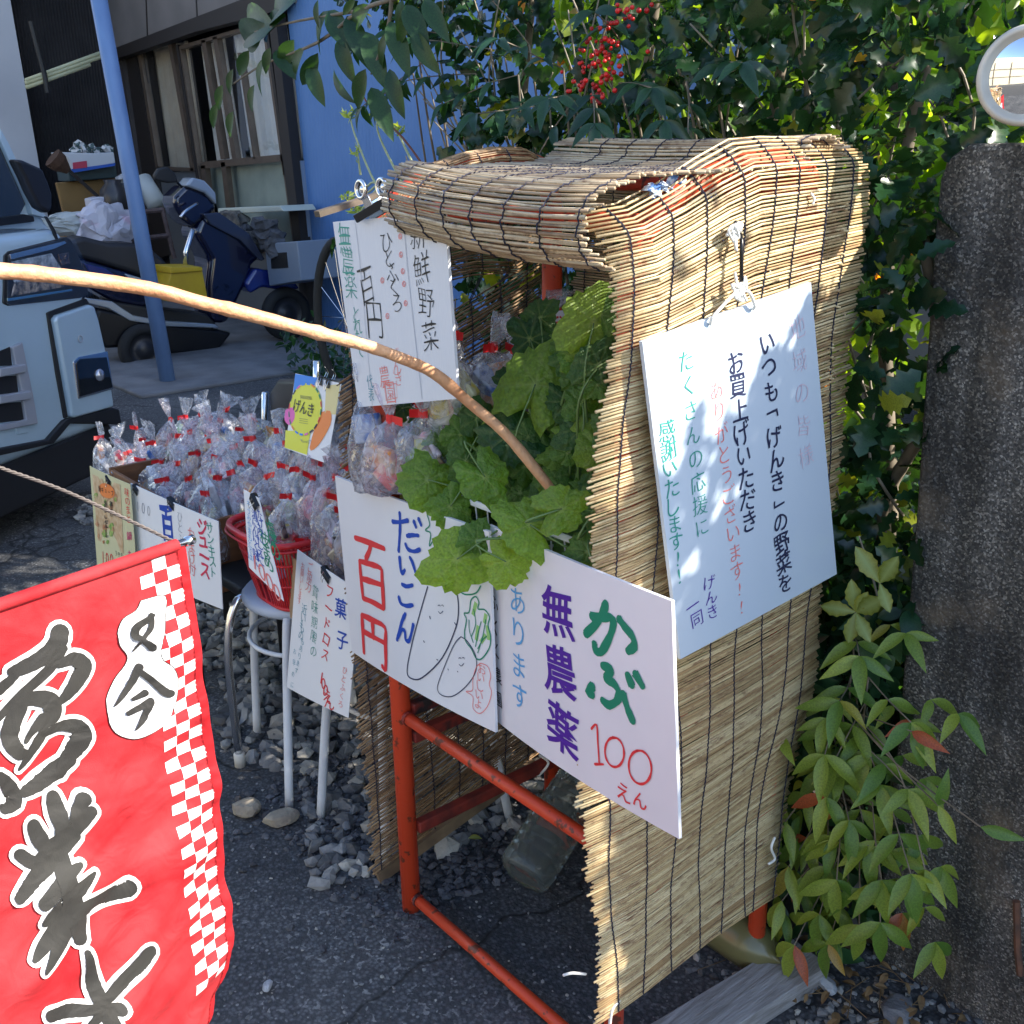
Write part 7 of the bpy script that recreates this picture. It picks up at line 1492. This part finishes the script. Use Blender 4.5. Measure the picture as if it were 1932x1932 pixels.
sx('meter_visor', [(1060, 1060), (1100, 1010), (1170, 1030), (1235, 1100), (1240, 1170), (1170, 1100)], .04, .18, mat('smoked_plastic', (.30, .34, .40), .15, coat=1), .02)
sx('front_panel', [(1160, 1220), (1250, 1210), (1420, 1330), (1515, 1480), (1490, 1490), (1370, 1370), (1200, 1280)], .04, .2, mat('glossy_dark', (.03, .035, .06), .08, coat=1), .01)
sx('front_fender', [(1400, 1620), (1460, 1530), (1560, 1540), (1680, 1600), (1720, 1650), (1620, 1660), (1500, 1640), (1430, 1680)], .03, .16, BLUP, .03)
MB().tube([at(z8(1100, 1310), 0, XM + .15), at(z8(1060, 1440), 0, XM + .15), at(z8(1058, 1520), 0, XM + .15)], .02, 8).build('chrome_rack', CHROME, sc, smooth=True)
MB().tube(smooth_path([at(z8(1125, 1160), 0, XM + .1), at(z8(1060, 1205), 0, XM + .15), at(z8(1030, 1240), 0, XM + .16)], 4), .012, 8).build('brake_lever', CHROME, sc, smooth=True)
sx('mirror', [(880, 1000), (905, 960), (960, 950), (1000, 985), (1022, 1040), (960, 1045), (890, 1030)], .12, .05, BLACKP, .015)
MB().tube([at(z8(1010, 1040), 0, XM + .1), at(z8(1040, 1070), 0, XM + .1)], .010, 6).build('mirror_stem', BLACKM, sc)
for px, rr_ in (((540, 592), .21), ((272, 660), .19)):
    c = at(px, 0, XM + .1); Rm = np.array([[0, 0, 1.0], [1.0, 0, 0], [0, 1.0, 0]])
    w = MB().lathe(c, [(rr_ * .62, -.03), (rr_ * .8, -.045), (rr_, -.03), (rr_ * 1.02, 0), (rr_, .03), (rr_ * .8, .045), (rr_ * .62, .03), (rr_ * .62, -.03)], 32, R=Rm).build('wheel', mat('tyre_rubber', (.015, .015, .015), .8), sc, smooth=True)
    MB().lathe(c, [(.0001, .02), (.05, .03), (.06, .01), (rr_ * .6, .012), (rr_ * .64, .03), (rr_ * .64, -.03), (.0001, -.03)], 24, R=Rm).build('rim', mat('dark_alloy', (.05, .05, .055), .4, .6), w, smooth=True)
sx('under_body', [(500, 1735), (760, 1830), (1240, 1880), (1330, 1900), (1240, 2010), (800, 2030), (600, 1950)], .03, .25, BLACKM, .03)
MB().tube([at((228, 640), 0, XM - .1), at((232, 690), 0, XM - .1), at((215, 694), 0, XM - .1)], .014, 6).build('centre_stand', BLACKM, sc)
sx('engine_case', [(560, 1760), (760, 1800), (860, 1880), (760, 1980), (600, 1990), (520, 1880)], .05, .2, BLACKM, .03)
# bicycle wheel edge behind the left screen
bw = thing('bicycle_wheel', 'dark bicycle wheel edge showing behind the left reed screen', 'wheel'); c = at((650, 600), 1, 1.2)
MB().tube([c + np.array([.30 * math.cos(a) * .4, .05 * math.cos(a), .30 * math.sin(a)]) for a in np.linspace(0, 2 * math.pi, 40)], .018, 8, False).build('tyre', mat('tyre_rubber', (.015, .015, .015), .8), bw, smooth=True)
for i in range(14): a = i * math.pi / 7; MB().tube([c, c + np.array([.28 * math.cos(a) * .4, .045 * math.cos(a), .28 * math.sin(a)])], .0012, 4).build('spoke', CHROME, bw)

# ============================================================ van
van = thing('kei_van', 'silver-blue boxy delivery van parked at the left edge', 'van')
VN_ = np.array([.819, .574, 0]); VW = np.array([.574, -.819, 0]); P0 = at((222, 880), 2, .12); P0[2] = 0
def VL(u, w, d=0): return P0 + VW * u + np.array([0, 0, w]) - VN_ * d
def uw(px, d=0): p = atp(px, P0 - VN_ * d, VN_) - P0; return p @ VW, p[2]
VPA = mat('van_paint', (.40, .53, .64), .28, .2, coat=1, col2=(.37, .49, .59), scale=3); VBL = mat('van_black', (.010, .010, .012), .5); VGL = mat('van_glass', (.02, .025, .03), .05, coat=1)
WDT = 1.475
def vprism(name, L_, d, th, mt, bevel=.0, parent=van, seg=3): return MB().prism([VL(u, w, d) for u, w in L_], -VN_ * th).build(name, mt, parent, bevel=bevel, seg=seg)
rsil = [uw(p) for p in ((213, 800), (203, 730), (188, 660), (168, 590), (160, 530), (140, 480), (118, 430))]
lo = [(WDT - u, w) for u, w in rsil]
vprism('body', rsil + lo[::-1], .0, 3.3, VPA, .05)
vprism('bumper', [uw((225, 880)), uw((228, 822)), uw((213, 795)), (WDT - uw((213, 795))[0], uw((213, 795))[1]), (WDT - uw((225, 880))[0], uw((225, 880))[1])], .02, 3.2, VBL, .02)
def vp(name, pts, d, th, mt, bevel=.004): return vprism(name, [uw(p, 0) for p in pts], d, th, mt, bevel)
zv = lambda x, y: (x / 5.04, 543 + y / 5.04)
# upper cabin set back behind a short bonnet
cab_r = [uw(p, .30) for p in ((122, 450), (95, 418), (62, 368), (14, 262), (-10, 190))]
top_w = 1.88
cab = [(cab_r[0][0], .95)] + cab_r + [(cab_r[-1][0] + .02, max(top_w, cab_r[-1][1]))]; 
cabm = cab + [(WDT - u, w) for u, w in cab[::-1]]
MB().prism([VL(u, w, .32) for u, w in cabm], -VN_ * 2.9).build('cabin', VPA, van, bevel=.03)
vprism('pillar_trim', [uw(p, .30) for p in ((-2, 240), (14, 268), (60, 366), (75, 395), (90, 412), (60, 405), (52, 380), (28, 328), (-2, 262))], .295, .03, VPA, .004)
vprism('windscreen', [uw(p, .30) for p in ((-300, 60), (-20, 170), (-2, 262), (30, 335), (52, 385), (40, 408), (-10, 420), (-300, 440))], .31, .012, VGL, .002)
vprism('dashboard_edge', [uw(p, .30) for p in ((-10, 412), (46, 404), (64, 408), (66, 418), (10, 425), (-10, 428))], .30, .05, VBL, .004)
# side mirror
mpts = [z1_(150, 385), z1_(230, 395), z1_(330, 440), (82, 318), (95, 350), z1_(505, 720), z1_(505, 860), z1_(470, 905), z1_(380, 850), z1_(300, 700), z1_(240, 560)]
mb = MB().prism([atp(p, P0 - VN_ * .1, VN_) for p in mpts], -VN_ * .05); mb.build('side_mirror', mat('mirror_shell', (.012, .012, .016), .4), van, bevel=.03, seg=4)
# headlamp
hl = [(6, 482), (14, 474), (124, 447), (132, 452), (150, 492), (163, 535), (165, 556), (150, 562), (14, 577), (4, 572)]
HL = vp('lamp_housing', hl, -.006, .10, VBL, .004)
_van0 = set(van.children)
vp('chrome_brow', [(14, 480), (118, 455), (122, 459), (98, 470), (16, 490)], -.012, .01, CHROME, .002); vp('chrome_sill', [z1_(45, 1710), z1_(660, 1620), z1_(672, 1640), z1_(50, 1740)], -.012, .01, mat('tinted_chrome', (.45, .70, .75), .2, 1), .002)
vp('reflector', [z1_(90, 1360), z1_(470, 1280), z1_(580, 1450), z1_(600, 1500), z1_(120, 1560), z1_(85, 1440)], -.012, .012, mat('lamp_reflector', (.62, .70, .78), .22, .45, col2=(.25, .28, .30), scale=25, bump=1, bscale=40), .003)
vp('reflector', [z1_(120, 1560), z1_(560, 1500), z1_(590, 1600), z1_(330, 1650), z1_(90, 1690)], -.012, .012, mat('lamp_reflector_low', (.45, .38, .32), .25, .4, col2=(.08, .08, .10), scale=30, bump=1, bscale=60), .003)
vp('amber_reflector', [z1_(530, 1290), z1_(630, 1270), z1_(650, 1380), z1_(570, 1400)], -.012, .012, mat('amber_reflector_tint', (.40, .26, .20), .2, 1, bump=1), .003)
M, nt, B, L = newmat('lamp_lens'); N = nt.nodes; N.remove(B); a_ = N.new('ShaderNodeBsdfTransparent'); b_2 = N.new('ShaderNodeBsdfGlossy'); b_2.inputs['Roughness'].default_value = .03; d_ = N.new('ShaderNodeMixShader'); L.new(facing(N, L, None, .08, .8, 4, True), d_.inputs[0]); L.new(a_.outputs[0], d_.inputs[1]); L.new(b_2.outputs[0], d_.inputs[2]); L.new(d_.outputs[0], N['Material Output'].inputs[0])
vp('lamp_lens', hl, -.026, .004, M, .0)
for o_ in [c_ for c_ in van.children if c_ not in _van0 and c_ != HL]: o_.parent = HL
# bonnet seam, grille, fog lamp pod
vp('bonnet_seam', [z1_(430, 930), z1_(445, 935), z1_(520, 1060), z1_(550, 1145), z1_(530, 1148), z1_(500, 1065)], -.003, .01, VBL, 0)
for nm, q_ in (('grille_opening', [(-60, 80), (90, 15), (110, 195), (-60, 200)]), ('grille_opening', [(-60, 300), (150, 290), (170, 455), (-60, 480)]), ('grille_opening', [(-60, 560), (195, 540), (220, 710), (-60, 745)])): vp(nm, [zv(x, y + 545) if False else zv(x, y + 545) for x, y in q_], -.004, .03, VBL, .002)
SILV = mat('grille_silver', (.34, .36, .42), .35, .3)
vp('grille_frame', [zv(88, 562), zv(185, 515), zv(235, 760), zv(285, 1000), zv(335, 1290), zv(-60, 1370), zv(-60, 1310), zv(222, 1250), zv(185, 1000), zv(140, 800)], -.016, .02, SILV, .005)
for y0_, y1__, x1__ in ((755, 720, 200), (1010, 975, 250)): vp('grille_bar', [zv(-60, y0_ + 10), zv(x1__ - 10, y1__ + 2), zv(x1__, y1__ + 60), zv(x1__ - 15, y1__ + 85), zv(-60, y0_ + 95)], -.03, .03, SILV, .006)
vp('fog_pod', [zv(470, 300), zv(500, 260), zv(800, 160), zv(850, 170), zv(890, 300), zv(960, 600), zv(1040, 1130), zv(670, 1235), zv(635, 1230), zv(560, 800)], -.03, .05, VPA, .014)
vp('fog_recess', [zv(435, 240), zv(460, 225), zv(810, 100), zv(840, 150), zv(500, 262), zv(472, 300), zv(560, 800), zv(635, 1230), zv(600, 1240), zv(520, 800)], -.008, .02, VBL, .004)
vp('fog_bezel', [zv(630, 700), zv(680, 655), zv(960, 600), zv(1015, 960), zv(680, 1055)], -.036, .02, CHROME, .004); vp('fog_mask', [zv(648, 715), zv(690, 672), zv(945, 655), zv(1002, 945), zv(688, 1035)], -.040, .02, mat('gloss_black', (.005, .005, .006), .06, coat=1), .004)
u_, w_ = uw(zv(870, 825)); c = VL(u_, w_, -.044); MB().lathe(c, [(.026, -.01), (.028, .0), (.022, .008), (.0001, .014)], 24, R=np.stack([VW, [0, 0, 1.0], VN_], 1)).build('fog_lamp', mat('fog_glass', (.40, .42, .50), .08, .6, coat=1), van, smooth=True)
u_, w_ = uw(zv(700, 483)); c = VL(u_, w_, -.034); MB().tube([c + VW * .014 * math.cos(a) + np.array([0, 0, .014]) * math.sin(a) for a in np.linspace(0, 6.28, 18)], .0022, 6, False).build('sensor_ring', SILV, van)
vp('lower_lip', [zv(-60, 1530), zv(420, 1440), zv(580, 1260), zv(620, 1240), zv(1040, 1140), zv(1100, 1150), zv(1130, 1300), zv(640, 1290), zv(480, 1480), zv(-60, 1600)], -.02, .06, VBL, .008)
vp('tow_cap', [zv(145, 1290), zv(255, 1280), zv(265, 1380), zv(155, 1395)], -.004, .006, VPA, .002)
for d in (.75, 2.7):
    for u in (.08, WDT - .08):
        w = MB().lathe(VL(u, .28, d), [(.0001, .07), (.15, .07), (.17, .05), (.2, .07), (.28, .06), (.285, 0), (.28, -.06), (.17, -.07), (.0001, -.07)], 32, R=np.stack([VN_, [0, 0, 1.0], VW], 1)).build('wheel', mat('tyre_rubber', (.015, .015, .015), .8), van, smooth=True)
# ============================================================ across the street: what mirror and glass reflect
st2 = tag(MB().add([(-14, -3.6, .004), (16, -3.6, .004), (16, -8, .004), (-14, -8, .004)], [(0, 1, 2, 3)]).build('road', mat('road_asphalt', (.06, .06, .062), .9, col2=(.045, .045, .045), scale=5)), kind='structure')
op = thing('opposite_house', 'cream rendered house across the street', 'house')
MB().box((-3, -11, 2.6), (16, 2, 5.4)).build('house_wall', mat('cream_render', (.60, .54, .40), .8), op)
op2 = thing('opposite_house', 'second cream house further along across the street', 'house')
MB().box((-23, -11, 3.2), (16, 2, 6.6)).build('house_wall', mat('cream_render', (.60, .54, .40), .8), op2)
for x in (-7.5, -4, -.5, 3): MB().box((x, -9.98, 2.2), (.14, .1, 4.2)).build('brown_post', BRONZE, op)
for z in (1.5, 3.0): MB().box((-3, -9.97, z), (15, .08, .07)).build('rail', BRONZE, op)
# ============================================================ lettering is laid down last
bake_glyphs()
for b_ in BOARDS: b_.flush()
draw_dai(); draw_sg(); draw_prints(); draw_flag()
settle()
